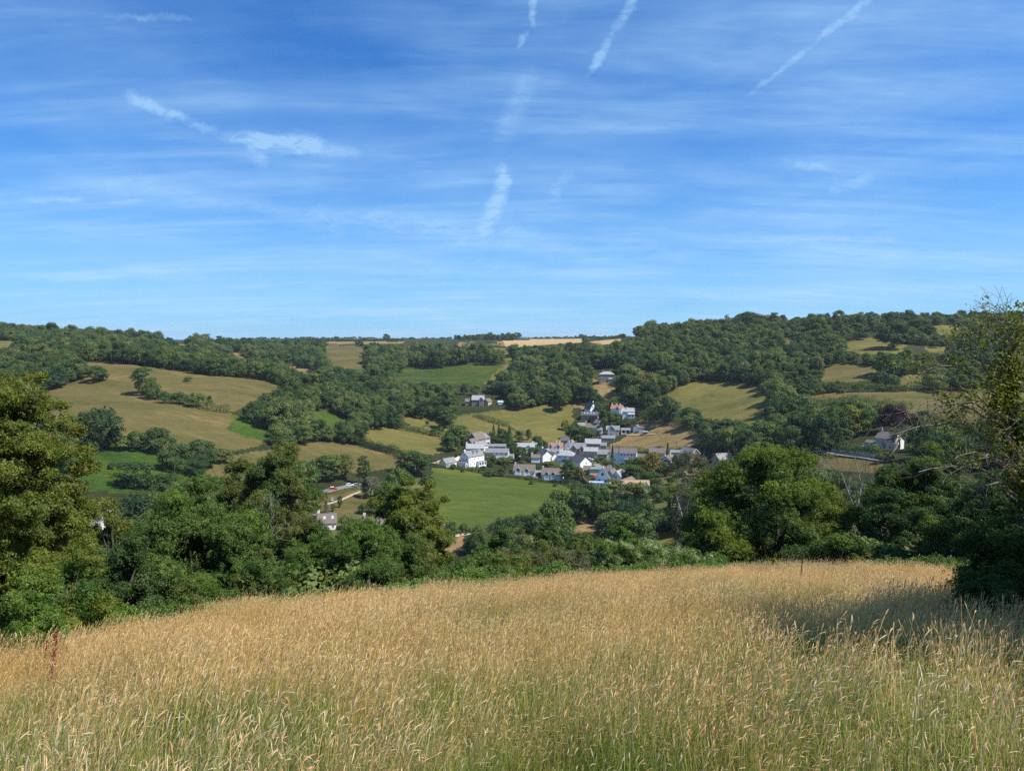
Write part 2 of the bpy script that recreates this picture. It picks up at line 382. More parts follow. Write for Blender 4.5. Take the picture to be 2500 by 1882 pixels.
M['dark'] = simple('dark_opening', (0.02, 0.02, 0.02), 0.9, 0.1, 1)
M['brick'] = simple('chimney_brick', (0.33, 0.20, 0.15), 0.9, 0.25, 4)
M['wood'] = simple('weathered_wood', (0.16, 0.12, 0.085), 0.9, 0.25, 3)
M['green_paint'] = simple('green_painted_boards', (0.12, 0.19, 0.15), 0.8, 0.15, 2)
M['red_paint'] = simple('red_car_paint', (0.50, 0.03, 0.03), 0.3, 0.05, 1, 0.5)
M['white_paint'] = simple('white_car_paint', (0.80, 0.80, 0.80), 0.3, 0.03, 1, 0.5)
M['grey_paint'] = simple('grey_car_paint', (0.25, 0.27, 0.29), 0.3, 0.05, 1, 0.5)
M['blue_paint'] = simple('blue_car_paint', (0.07, 0.16, 0.36), 0.3, 0.05, 1, 0.5)
M['tyre'] = simple('tyre_rubber', (0.02, 0.02, 0.02), 0.9, 0.1, 1)
M['solar'] = simple('solar_panel', (0.012, 0.014, 0.035), 0.15, 0.2, 1, 0.6)
M['canvas'] = simple('white_canvas', (0.8, 0.8, 0.78), 0.9, 0.03, 1)
M['redcanvas'] = simple('red_canvas', (0.60, 0.10, 0.06), 0.9, 0.05, 1)
M['steel'] = simple('galvanised_steel', (0.42, 0.44, 0.45), 0.4, 0.12, 1, 0.5, 0.4)
M['dockred'] = simple('rusty_dock_seed', (0.22, 0.055, 0.03), 0.9, 0.3, 8)

# ------------------------------------------------------------------ the terrain: one sheet in polar rings about the viewpoint
def c(px, py=None, D=None, z=None, dz=0.0):
    """control point: a ground point seen at (px, py) at distance D, or height z at distance D under column px"""
    u, v = uv_of(px, py if py is not None else 900)
    zz = (float(v) * D if z is None else z) + dz
    return (float(u) * D, D, zz)
EYE = 1.65
CP = []
def col(px, edge, rest):
    D, py = edge
    CP.append(c(px, py, D, dz=-0.78))
    ze = CP[-1][2]
    for f in (0.12, 0.3, 0.55, 0.8):
        CP.append(c(px, D=D * f, z=-EYE + (ze + EYE) * f))
    for r in rest:
        if r[0] == 'z': CP.append(c(px, D=r[2], z=r[1]))
        else: CP.append(c(px, r[0], r[1]))
zc = 'z'
L0 = [(zc,-12.5,25),(zc,-27,60),(zc,-50,150),(zc,-66,240),(1150,300),(1080,350),(1000,420),(940,500),(885,600),(855,750),(824,930),(zc,-4,1250),(zc,-10,1600),(zc,-10,3000),(zc,0,6500)]
col(-1100, (13, 1580), L0)
col(-500, (13, 1570), L0)
col(0, (14, 1575), L0)
col(300, (18.5, 1512), [(zc,-15,30),(zc,-30,65),(zc,-52,150),(zc,-70,240),(1180,300),(1140,325),(1080,362),(1000,430),(940,500),(890,580),(876,720),(844,900),(833,1150),(zc,-8,1500),(zc,-8,2500),(zc,2,6500)])
col(600, (22.5, 1464), [(zc,-16,35),(zc,-30,70),(zc,-54,150),(zc,-76,250),(1250,300),(1180,345),(1120,385),(1070,420),(1000,480),(930,570),(zc,-38,680),(884,900),(853,1100),(837,1400),(830,2000),(zc,0,3000),(zc,5,6500)])
col(900, (27, 1434), [(zc,-18,45),(zc,-34,85),(zc,-56,150),(zc,-78,250),(1290,292),(1200,352),(1130,420),(1080,475),(1020,540),(960,640),(920,760),(890,880),(862,980),(842,1150),(832,1500),(829,2200),(zc,4,6500)])
col(1200, (30, 1408), [(zc,-21,55),(zc,-37,100),(zc,-56,160),(zc,-76,245),(1290,297),(1200,370),(1150,422),(1100,475),(1060,525),(1000,595),(960,660),(920,740),(872,870),(846,1000),(836,1300),(830,1700),(829,2400),(zc,6,6500)])
col(1500, (33, 1391), [(zc,-23,60),(zc,-39,105),(zc,-57,165),(zc,-76,245),(1300,297),(1200,382),(1130,450),(1080,512),(1030,555),(980,595),(928,645),(880,740),(836,880),(829,1100),(828,1500),(zc,8,2400),(zc,8,6500)])
col(1800, (36, 1379), [(zc,-24,60),(zc,-39,105),(zc,-56,165),(zc,-66,245),(1200,312),(1130,385),(1060,440),(1000,500),(940,575),(890,655),(845,740),(812,840),(zc,14,1100),(zc,12,2200),(zc,10,6500)])
col(2100, (35.5, 1375), [(zc,-22,60),(zc,-35,105),(zc,-46,160),(1200,228),(1110,300),(1060,352),(985,420),(950,475),(880,575),(830,665),(798,745),(zc,17,1000),(zc,15,2200),(zc,12,6500)])
col(2450, (31, 1396), [(zc,-19,60),(zc,-30,105),(zc,-40,160),(1160,222),(1090,310),(1000,400),(950,465),(880,565),(830,650),(792,730),(zc,19,1000),(zc,17,2200),(zc,12,6500)])
col(3000, (28, 1396), [(zc,-18,60),(zc,-29,105),(zc,-38,160),(1160,222),(1090,310),(1000,400),(950,465),(880,565),(830,650),(792,730),(zc,19,1000),(zc,17,2200),(zc,12,6500)])
col(4200, (28, 1396), [(zc,-16,60),(zc,-27,105),(zc,-36,160),(1160,222),(1090,310),(1000,400),(950,465),(880,565),(830,650),(792,730),(zc,19,1000),(zc,17,2200),(zc,12,6500)])
P = [(math.atan2(x, y), math.log(math.hypot(x, y)), (z + EYE) / math.hypot(x, y)) for x, y, z in CP]
for th in (-179, -150, -115, -85, 85, 115, 150, 179):      # the hillside goes on behind us
    t = math.radians(th)
    for rho in (1, 6, 30, 100, 300, 1000, 3000, 6500):
        sl = {1:1,6:1,30:.95,100:.8,300:.25,1000:.04,3000:.008,6500:.003}[rho]
        P.append((t, math.log(rho), -sl * (0.30 * math.cos(t)) - (0 if rho < 200 else .01)))
P = np.array(P)
KT = 1.6
def tps_fit(P, lam=2e-4):
    A = P[:, :2] * np.array([KT, 1.0]); n = len(A)
    d2 = ((A[:, None] - A[None]) ** 2).sum(-1)
    K = 0.5 * d2 * np.log(d2 + 1e-12) + np.eye(n) * lam
    Q = np.hstack([np.ones((n, 1)), A])
    S = np.zeros((n + 3, n + 3)); S[:n, :n] = K; S[:n, n:] = Q; S[n:, :n] = Q.T
    b = np.zeros(n + 3); b[:n] = P[:, 2]
    return A, np.linalg.solve(S, b)
TA, TW = tps_fit(P)
def tps(th, lr):
    q = np.stack([th.ravel() * KT, lr.ravel()], 1); out = np.zeros(len(q)); n = len(TA)
    for i in range(0, len(q), 20000):
        s = q[i:i+20000]
        d2 = ((s[:, None] - TA[None]) ** 2).sum(-1)
        out[i:i+20000] = (0.5 * d2 * np.log(d2 + 1e-12)) @ TW[:n] + TW[n] + s @ TW[n+1:]
    return out.reshape(th.shape)
# grid lines
dth = math.radians(0.13)
th_mid = np.arange(-math.radians(42), math.radians(42) + dth / 2, dth)
side = np.radians(np.concatenate([np.arange(43, 60, 1.5), np.arange(60, 180, 6), [180]]))
TH = np.concatenate([-side[::-1], th_mid, side])
LR = np.concatenate([np.linspace(math.log(0.4), math.log(230), 150, endpoint=False),
                     np.log(np.linspace(230, 1150, 320, endpoint=False)),
                     np.linspace(math.log(1150), math.log(6500), 46)])
# fit on a coarse lattice, then smooth-interpolate is not needed: evaluate directly on a thinned grid
thc = TH[::4] if len(TH) % 4 == 1 else np.append(TH[::4], TH[-1])
G1, G2 = np.meshgrid(thc, LR, indexing='ij')
Rc = tps(G1, G2)
R = np.stack([np.interp(TH, thc, Rc[:, j]) for j in range(len(LR))], 1)
def vnoise(x, y, s, seed):
    rg = np.random.RandomState(seed); T = rg.rand(256, 256)
    x = x / s; y = y / s
    xi = np.floor(x).astype(int); yi = np.floor(y).astype(int); fx = x - xi; fy = y - yi
    fx = fx * fx * (3 - 2 * fx); fy = fy * fy * (3 - 2 * fy)
    a = T[xi % 256, yi % 256]; b = T[(xi + 1) % 256, yi % 256]; cc = T[xi % 256, (yi + 1) % 256]; d = T[(xi + 1) % 256, (yi + 1) % 256]
    return (a * (1 - fx) + b * fx) * (1 - fy) + (cc * (1 - fx) + d * fx) * fy - 0.5
RHO = np.exp(LR)[None, :]
GX = np.sin(TH)[:, None] * RHO; GY = np.cos(TH)[:, None] * RHO
fade = np.clip((RHO - 200) / 200, 0, 1)
und = (vnoise(GX, GY, 60, 1) * 4.0 + vnoise(GX, GY, 22, 2) * 1.1) * fade + vnoise(GX, GY, 3.0, 3) * 0.12 * np.clip(RHO / 6, 0, 1)
H = R * RHO - EYE + und
H[0] = H[-1] = 0.5 * (H[0] + H[-1])
ratio = H / RHO
RUNMAX = np.maximum.accumulate(ratio, axis=1)
def gidx(x, y):
    th = np.arctan2(x, y); lr = np.log(np.maximum(np.hypot(x, y), 0.41))
    i = np.interp(th, TH, np.arange(len(TH))); j = np.interp(lr, LR, np.arange(len(LR)))
    return i, j
def bil(T, x, y):
    i, j = gidx(np.asarray(x, float), np.asarray(y, float))
    i0 = np.minimum(i.astype(int), len(TH) - 2); j0 = np.minimum(j.astype(int), len(LR) - 2); a = i - i0; b = j - j0
    return (T[i0, j0] * (1 - a) + T[i0 + 1, j0] * a) * (1 - b) + (T[i0, j0 + 1] * (1 - a) + T[i0 + 1, j0 + 1] * a) * b
def height(x, y): return bil(H, x, y)
def cast(px, py, dmin=120.0):
    """where the ray through a pixel meets the ground, beyond dmin"""
    u, v = uv_of(px, py); u = float(u); v = float(v)
    D = np.concatenate([np.arange(dmin, 1200, 1.0), np.arange(1200, 6000, 8.0)])
    z = height(u * D, D)
    hit = np.nonzero(z >= v * D)[0]
    if len(hit) == 0: d = 5900.0
    elif hit[0] == 0: d = D[0]
    else:
        k = hit[0]; e0 = z[k-1] - v * D[k-1]; e1 = z[k] - v * D[k]
        d = D[k-1] + (D[k] - D[k-1]) * (-e0) / (e1 - e0 + 1e-9)
    return np.array([u * d, d, float(height(np.array([u * d]), np.array([d]))[0])])
def inpoly(px, py, poly):
    x = np.asarray(px); y = np.asarray(py); ins = np.zeros(x.shape, bool); n = len(poly)
    for i in range(n):
        x0, y0 = poly[i]; x1, y1 = poly[(i + 1) % n]
        cnd = ((y0 > y) != (y1 > y)) & (x < (x1 - x0) * (y - y0) / ((y1 - y0) or 1e-9) + x0)
        ins ^= cnd
    return ins

FIELDS = [
 ('sunburnt_field_strip', 'tan', [(560,862),(590,858),(602,880),(640,890),(612,894),(575,880)]),
 ('hill_pasture', 'dry', [(60,965),(140,942),(200,925),(203,880),(270,880),(330,888),(352,935),(365,965),(430,985),(500,998),(560,1006),(620,1042),(668,1068),(640,1088),(560,1103),(480,1105),(400,1092),(300,1060),(180,1030),(60,1000)]),
 ('upper_hill_pasture', 'dry', [(330,886),(440,903),(520,915),(600,919),(650,924),(712,948),(640,966),(578,1004),(500,998),(430,985),(365,965),(350,930)]),
 ('bracken_bank', 'bracken', [(170,1102),(250,1093),(390,1100),(480,1150),(440,1185),(300,1205),(170,1195),(140,1150)]),
 ('bracken_slope', 'bracken', [(568,1008),(600,1022),(650,1045),(672,1066),(655,1078),(600,1070),(560,1050)]),
 ('bracken_patch', 'bracken', [(762,1006),(800,1000),(858,1024),(848,1040),(790,1040),(760,1020)]),
 ('rough_pasture', 'dry', [(462,1175),(560,1112),(660,1098),(760,1080),(830,1076),(900,1096),(992,1118),(965,1142),(870,1155),(760,1150),(640,1145),(560,1175),(520,1205),(480,1205)]),
 ('valley_pasture', 'olive', [(882,1062),(905,1044),(960,1040),(1020,1056),(1100,1072),(1122,1090),(1060,1110),(990,1102),(880,1072)]),
 ('small_pasture', 'olive', [(978,1015),(1050,1018),(1088,1034),(1103,1055),(1095,1068),(1050,1062),(1000,1040)]),
 ('long_pasture', 'olive', [(1088,1018),(1200,1003),(1280,996),(1350,978),(1402,990),(1392,1040),(1404,1084),(1330,1090),(1250,1074),(1150,1060)]),
 ('distant_brown_field', 'dry', [(792,850),(800,842),(870,844),(895,855),(886,880),(898,908),(850,905),(798,888)]),
 ('distant_stubble_field', 'tan', [(798,840),(800,834),(985,834),(985,840)]),
 ('distant_field_strip', 'tan', [(688,885),(740,898),(790,913),(828,920),(822,927),(770,921),(700,906)]),
 ('ridge_field', 'tan', [(408,834),(470,838),(472,844),(412,842)]),
 ('ridge_field_strip', 'tan', [(414,847),(500,858),(498,863),(440,858)]),
 ('left_ridge_field', 'tan', [(-40,842),(60,848),(130,856),(130,864),(50,860),(-40,856)]),
 ('ridge_top_field', 'olive', [(-40,828),(46,830),(46,846),(-40,842)]),
 ('barn_paddock', 'tan', [(172,850),(216,850),(216,868),(172,866)]),
 ('green_slope', 'slope', [(952,925),(1000,891),(1060,898),(1150,886),(1236,892),(1215,918),(1180,942),(1100,940),(1000,937)]),
 ('grass_track', 'olive', [(1224,856),(1246,860),(1264,888),(1236,907),(1200,932),(1178,938),(1214,905),(1234,890)]),
 ('golden_stubble_field', 'stubble', [(1192,840),(1228,832),(1300,829),(1424,827),(1424,836),(1330,842),(1260,848),(1210,843)]),
 ('narrow_stubble_field', 'stubble', [(1440,834),(1518,827),(1512,837),(1460,843)]),
 ('small_stubble_field', 'tan', [(1114,838),(1162,834),(1166,843),(1118,847)]),
 ('plateau_pasture', 'olive', [(1128,850),(1185,845),(1235,851),(1235,858),(1140,856)]),
 ('paddock', 'tan', [(1433,930),(1455,923),(1500,933),(1512,940),(1490,955),(1537,965),(1532,980),(1480,977),(1452,952),(1438,946)]),
 ('house_lawn', 'slope', [(1448,915),(1520,915),(1522,928),(1500,933),(1455,928)]),
 ('clearing', 'tan', [(1395,918),(1425,916),(1425,928),(1395,926)]),
 ('cottage_garden_slope', 'tan', [(1398,978),(1432,982),(1432,1000),(1398,994)]),
 ('hilltop_clearing', 'dry', [(1543,912),(1570,899),(1612,902),(1602,917),(1562,935),(1548,930)]),
 ('hill_field', 'olive', [(1590,987),(1640,950),(1700,930),(1760,928),(1850,938),(1872,970),(1878,1012),(1842,1048),(1800,1047),(1730,1024),(1650,1002)]),
 ('village_slope_pasture', 'tan', [(1486,1090),(1540,1060),(1560,1026),(1600,1024),(1660,1033),(1700,1053),(1724,1066),(1692,1087),(1640,1100),(1560,1102),(1480,1095)]),
 ('wide_hillside_pasture', 'dry', [(1900,958),(1990,962),(2080,958),(2300,953),(2420,948),(2700,946),(2700,1060),(2500,1052),(2240,1045),(2215,1005),(2150,992),(2050,988),(1990,994),(1955,978)]),
 ('upper_pasture', 'dry', [(1998,932),(2008,905),(2040,888),(2132,893),(2134,926),(2080,934)]),
 ('thorny_pasture', 'dry', [(2178,928),(2240,908),(2258,938),(2200,944)]),
 ('hollow_pasture', 'olive', [(2053,836),(2130,824),(2212,843),(2192,864),(2110,865),(2063,857)]),
 ('small_green_pasture', 'olive', [(2258,846),(2330,848),(2302,864),(2263,860)]),
 ('hilltop_pasture', 'olive', [(2278,795),(2342,792),(2347,812),(2288,820)]),
 ('brown_gap', 'dry', [(1893,823),(1922,822),(1942,840),(1905,838)]),
 ('roadside_field', 'dry', [(1950,1108),(2060,1112),(2165,1128),(2150,1155),(2050,1150),(1980,1140)]),
 ('village_green_field', 'lush', [(1064,1141),(1150,1151),(1250,1166),(1390,1183),(1440,1206),(1390,1228),(1340,1245),(1320,1265),(1150,1292),(1110,1295),(1050,1265),(1040,1200)]),
 ('garden_ground', 'lawn', [(620,1190),(780,1200),(900,1180),(1045,1165),(1048,1330),(620,1345)]),
 ('orchard_lawn', 'dry', [(760,1205),(880,1185),(900,1190),(900,1250),(850,1262),(760,1250)]),
 ('vegetable_garden', 'lawn', [(1036,1285),(1095,1290),(1095,1318),(1036,1310)]),
 ('ploughed_strip', 'soil', [(1010,1332),(1060,1326),(1130,1309),(1155,1318),(1105,1348),(1030,1375)]),
 ('rough_clearing', 'tan', [(1365,1288),(1400,1270),(1460,1260),(1505,1285),(1482,1310),(1400,1318)]),
 ('allotment', 'lawn', [(1582,1218),(1652,1220),(1655,1268),(1588,1264)]),
 ('valley_floor_meadow', 'olive', [(1575,1296),(1745,1290),(1745,1325),(1575,1325)]),
 ('terrace_lawn', 'lawn', [(1605,1165),(1680,1160),(1682,1186),(1612,1188)]),
 ('villa_garden', 'lawn', [(1370,1090),(1500,1090),(1500,1150),(1370,1150)]),
]
QX = 0.25 * (GX[:-1, :-1] + GX[1:, :-1] + GX[:-1, 1:] + GX[1:, 1:])
QY = 0.25 * (GY[:-1, :-1] + GY[1:, :-1] + GY[:-1, 1:] + GY[1:, 1:])
QH = 0.25 * (H[:-1, :-1] + H[1:, :-1] + H[:-1, 1:] + H[1:, 1:])
jx = vnoise(QX, QY, 9, 11) * 5; jy = vnoise(QX, QY, 9, 12) * 5
PXq, PYq = pix(QX + jx * np.clip(QY / 400, 0, 1), QY, QH)
PXq = np.where(QY > 5, PXq, -9999)
# the meadow's far edge
EDGE = [(-1100,13),(-500,13),(0,14),(300,18.5),(600,22.5),(900,27),(1200,30),(1500,33),(1800,36),(2100,35.5),(2300,33),(2450,31),(3000,28),(4200,28)]
EU = np.array([float(uv_of(p, 900)[0]) for p, _ in EDGE]); ED = np.array([d for _, d in EDGE])
def edge_D(x, y): return np.interp(np.where(y > 0.1, x / np.maximum(y, 0.1), np.sign(x) * 3), EU, ED)
fid = np.zeros(QX.shape, int)          # 0 = woodland floor
visq = (QH / np.hypot(QX, QY)) >= RUNMAX[:-1, :-1] - 0.012
for k, (nm, mt, poly) in enumerate(FIELDS):
    pts = [cast(x, y, 200) for x, y in poly if -60 < x < 2760]
    ds = np.array([p[1] for p in pts])
    lo, hi = np.percentile(ds, 10) * 0.85, np.percentile(ds, 90) * 1.18
    m = inpoly(PXq, PYq, poly) & (QY > lo) & (QY < hi) & visq
    fid[m] = k + 2
meadow = (QY < edge_D(QX, QY)) 
fid[(meadow) & (np.hypot(QX, QY) < 400)] = 1
ni, nj = GX.shape
vid = np.arange(ni * nj).reshape(ni, nj)
quads = np.stack([vid[:-1, :-1], vid[1:, :-1], vid[1:, 1:], vid[:-1, 1:]], -1).reshape(-1, 4)
VV_ = np.stack([GX, GY, H], -1).reshape(-1, 3)
ff = fid.ravel()
def submesh(name, mask, mat):
    q = quads[mask]
    if len(q) == 0: return None
    u_, inv = np.unique(q, return_inverse=True)
    me = mesh_np(name, VV_[u_], inv.reshape(q.shape), mat, smooth=True)
    return link(name, me)
names = [('valley_ground', 'scrub'), ('meadow_ground', 'thatch')] + [(n, m) for n, m, _ in FIELDS]
for k, (n, mt) in enumerate(names):
    o = submesh(n, ff == k, M[mt])
    if o: tag(o, kind='structure')
# close the hole under our feet
fan = MB(); r0 = math.exp(LR[0])
ring = [(float(GX[i, 0]), float(GY[i, 0]), float(H[i, 0])) for i in range(0, ni - 1, 12)]
fan.add(ring + [(0, 0, -EYE)], [(i, (i + 1) % len(ring), len(ring)) for i in range(len(ring))])
tag(fan.build('ground_underfoot', M['thatch']), kind='structure')

# ------------------------------------------------------------------ foliage generators
def unit(v): return v / np.maximum(np.linalg.norm(v, axis=-1, keepdims=True), 1e-9)
def leaf_quads(Pc, N, S, rng, aspect=0.6, fold=0.0):
    """diamond-shaped leaves (or leaf clumps): centres, normals, half lengths -> verts, quads"""
    n = len(Pc)
    ref = rng.normal(size=(n, 3)); a = unit(np.cross(N, ref)); b = np.cross(N, a)
    S = np.asarray(S).reshape(-1, 1) * np.ones((n, 1))
    bw = b * S * aspect; aw = a * S
    V = np.stack([Pc - aw, Pc - bw + N * S * fold, Pc + aw, Pc + bw + N * S * fold], 1).reshape(-1, 3)
    return V, np.arange(4 * n).reshape(-1, 4)
def sphere_pts(n, rng):
    v = rng.normal(size=(n, 3)); return unit(v)
def crown_cloud(rng, rx, rz, cz, nl, lr, n, low=-0.55, flat=0.8, jit=0.55, shell=(0.55, 0.92), top=1.0, soft=(0.62, 1.06)):
    """leaf positions and normals of a crown made of many lobes.  rx radius, rz half height, cz centre height"""
    d = sphere_pts(nl * 4, rng); d = d[d[:, 2] > low][:nl]
    nl = len(d)
    k = rng.uniform(shell[0], shell[1], (nl, 1))
    taper = 1 - 0.25 * np.clip(d[:, 2:3], 0, 1) * (1 - top)
    C = d * np.array([rx, rx, rz]) * k * taper
    Rl = lr * rng.uniform(0.5, 1.45, nl) * rx
    w = Rl ** 2; cnt = np.maximum((n * w / w.sum()).astype(int), 3)
    idx = np.repeat(np.arange(nl), cnt)
    s = sphere_pts(len(idx), rng)
    s[:, 2] = np.where(s[:, 2] < -0.35, -s[:, 2] * 0.6, s[:, 2]); s = unit(s)
    rad = Rl[idx][:, None] * rng.uniform(soft[0], soft[1], (len(idx), 1))
    Pp = C[idx] + s * rad * np.array([1, 1, flat])
    # drop what lies deep inside the crown
    e = np.linalg.norm(Pp / np.array([rx, rx, rz]), axis=1)
    keep = e > 0.5
    Pp, s = Pp[keep], s[keep]
    N = unit(s + rng.normal(size=s.shape) * jit + np.array([0, 0, 0.25]))
    Pp = Pp + np.array([0, 0, cz])
    return Pp, N, C + np.array([0, 0, cz]), Rl
def crown_mesh(name, rng, mat, leaf, aspect=0.7, **kw):
    Pp, N, C, Rl = crown_cloud(rng, **kw)
    S = leaf * rng.uniform(0.6, 1.35, len(Pp))
    V, Q = leaf_quads(Pp, N, S, rng, aspect)
    return mesh_np(name, V, Q, mat), C, Rl
def trunk_mesh(rng, h, r, C, nlimb, mat, name='trunk', n=6, bend=0.12):
    mb = MB()
    top = Vector((rng.uniform(-bend, bend) * h, rng.uniform(-bend, bend) * h, h * 0.62))
    pts = [Vector((0, 0, -0.5)), Vector((0, 0, 0.15 * h)), Vector((top.x * 0.4, top.y * 0.4, h * 0.36)), top]
    mb.tube(pts, [r * 1.35, r, r * 0.75, r * 0.4], n)
    order = rng.permutation(len(C))[:nlimb]
    for i in order:
        c_ = Vector(C[i]); f = rng.uniform(0.25, 0.9)
        s = pts[1].lerp(pts[3], f)
        mid = s.lerp(c_, 0.5) + Vector((0, 0, -0.06 * h * rng.uniform(0, 1)))
        rr = r * rng.uniform(0.22, 0.42)
        mb.tube([s, mid, c_], [rr, rr * 0.65, rr * 0.25], 5, cap=False)
    return mb.mesh(name, mat, smooth=True)

# ------------------------------------------------------------------ the far and middle trees: eight shapes, 13 m tall in their own metres
R0 = np.random.RandomState(7)
KINDS = []        # (crown mesh, trunk mesh, description)
def kind(desc, mat, leaf, **kw):
    i = len(KINDS)
    cm, C, Rl = crown_mesh('crown', R0, mat, leaf, **kw)
    tm = trunk_mesh(R0, kw['cz'] + kw['rz'] * 0.6, 0.30, C, 5, M['bark'])
    KINDS.append((cm, tm, desc))
for i in range(4):
    kind('broad round-crowned', M['far_leaf'], 0.30, rx=5.2 + .3 * i, rz=6.0, cz=5.9, nl=46 + 5 * i, lr=0.32 - .02 * (i % 2), n=5200, low=-.85, flat=.9, jit=.4)
for i in range(2):
    kind('tall narrow', M['far_leaf'], 0.29, rx=3.6, rz=7.0, cz=6.9, nl=40, lr=0.40, n=4200, low=-.9, jit=.4)
for i in range(2):
    kind('low bushy', M['far_leaf'], 0.27, rx=4.6, rz=3.6, cz=2.8, nl=38, lr=0.30, n=3800, low=-0.4, jit=.4)
def conifer_cloud(rng, r, h, n, layers=14):
    t = rng.uniform(0, 1, n) ** 0.8; L = np.floor(t * layers) / layers
    rad = r * (1 - t * 0.93) * (0.55 + 0.45 * (1 - (t * layers) % 1.0)) * rng.uniform(0.55, 1.05, n)
    a = rng.uniform(0, 2 * np.pi, n)
    Pp = np.stack([np.cos(a) * rad, np.sin(a) * rad, 0.8 + t * (h - 0.8)], 1)
    N = unit(np.stack([np.cos(a) * .7, np.sin(a) * .7, np.full(n, .7)], 1) + rng.normal(size=(n, 3)) * 0.4)
    return Pp, N
def add_conifer(desc, mat, r, h, n=1500, leaf=.3):
    Pp, N = conifer_cloud(R0, r, h, n)
    V, Q = leaf_quads(Pp, N, leaf * R0.uniform(.6, 1.2, n), R0, .5)
    mb = MB(); mb.tube([(0, 0, -.5), (0, 0, h * .5), (0, 0, h * .97)], [.25, .15, .03], 6)
    KINDS.append((mesh_np('crown', V, Q, mat), mb.mesh('trunk', M['bark']), desc))
add_conifer('dark pointed', M['dark_leaf'], 3.0, 13.0)
KCONIF = 8

def put_tree(x, y, z, k, s, sz=None, rz=None, label=None, cat='tree', group=None, mat=None, name='broadleaf_tree', trunk=True):
    cm, tm, desc = KINDS[k]
    root = empty(name, (x, y, z), rng_t.uniform(0, 6.28) if rz is None else rz, label, cat, group, (s, s, sz if sz else s))
    if mat is not None:
        key = (k, mat.name)
        if key not in MATVAR:
            m2 = cm.copy(); m2.materials.clear(); m2.materials.append(mat); MATVAR[key] = m2
        cm = MATVAR[key]
    link('crown', cm, root)
    if trunk: link('trunk', tm, root)
    return root
MATVAR = {}
rng_t = np.random.RandomState(99)

# a pixel zone where woodland must not grow: fields, village, road
OPEN = [p for n, _, p in FIELDS if n != 'garden_ground']
VILLAGE = [(1060,1150),(1085,1120),(1130,1075),(1160,1050),(1240,1060),(1280,1075),(1350,1082),(1405,1085),(1400,1030),(1395,985),(1440,985),(1500,985),(1560,985),(1600,1020),(1560,1030),(1540,1060),(1480,1090),(1560,1105),(1640,1103),(1720,1100),(1800,1110),(1800,1190),(1700,1190),(1620,1200),(1590,1215),(1440,1215),(1250,1175)]
EXTRA_OPEN = [VILLAGE,
  [(620,1155),(1100,1150),(1110,1350),(620,1350)],            # lane, orchard and cottages (planted by hand)
  [(560,828),(1130,836),(1130,845),(1118,852),(560,836)],
  [(1120,828),(1560,812),(1530,850),(1120,850)],
  [(2080,1040),(2235,1040),(2235,1110),(2080,1110)],
  [(1120,962),(1235,962),(1235,1004),(1120,1004)],
  [(1440,895),(1515,895),(1515,935),(1440,935)],
  [(395,815),(440,815),(440,838),(395,838)],
  [(1940,1085),(2170,1110),(2170,1160),(1940,1120)],
  [(170,1230),(275,1230),(275,1300),(170,1300)],[(595,1268),(660,1268),(660,1320),(595,1320)],
  [(375,1180),(430,1180),(430,1205),(375,1205)]]
REGIONS = [
 ([(0,790),(700,820),(720,930),(560,880),(200,870),(0,900)], 'on the left-hand ridge above the brown hill pasture', 0.9),
 ([(0,860),(200,870),(200,930),(140,960),(0,990)], 'in the dark clump left of the brown hill pasture', 0.9),
 ([(200,1120),(700,1120),(700,1400),(200,1400)], 'behind the dark dome-shaped tree on the left', .9),
 ([(1790,1120),(2050,1120),(2050,1290),(1790,1290)], 'behind the crown of the great oak', .9),
 ([(1050,1260),(1280,1260),(1280,1400),(1050,1400)], 'at the bottom of the vivid green field', .9),
 ([(-50,950),(200,960),(200,1330),(-50,1330)], 'in the wood behind the tall ash at the left border', .9),
 ([(620,830),(820,835),(900,960),(820,960),(620,930)], 'in the wooded side valley beyond the hill pasture', .85),
 ([(500,930),(900,930),(1120,1130),(600,1140),(520,1060)], 'in the valley wood right of the brown hill pasture', 1.0),
 ([(150,1010),(520,1060),(560,1250),(150,1260)], 'among the scattered trees below the brown hill pasture', .85),
 ([(880,815),(1280,820),(1260,900),(1130,930),(900,1000)], 'in the hanging wood on the central hill', .95),
 ([(880,930),(1420,900),(1420,1010),(880,1040)], 'in the valley wood behind the slate-roofed farmhouse', 1.0),
 ([(1240,780),(2000,760),(1950,950),(1560,960),(1240,950)], 'in the great hillside wood above the village', 1.0),
 ([(1540,900),(2000,940),(2000,1100),(1540,1100)], 'around the sunlit hill field right of the village', .9),
 ([(1900,760),(2800,760),(2800,960),(1900,960)], 'on the scrubby slope at the upper right', .72),
 ([(1850,940),(2800,960),(2800,1180),(1850,1160)], 'around the isolated house', .95),
 ([(1250,1160),(1800,1190),(1800,1330),(1250,1330)], 'in the valley bottom below the village', .9),
]
def region_of(px, py):
    for poly, ph, s in REGIONS:
        if inpoly(np.array([px]), np.array([py]), poly)[0]: return ph, s
    return 'on the hidden flank of the valley', .9
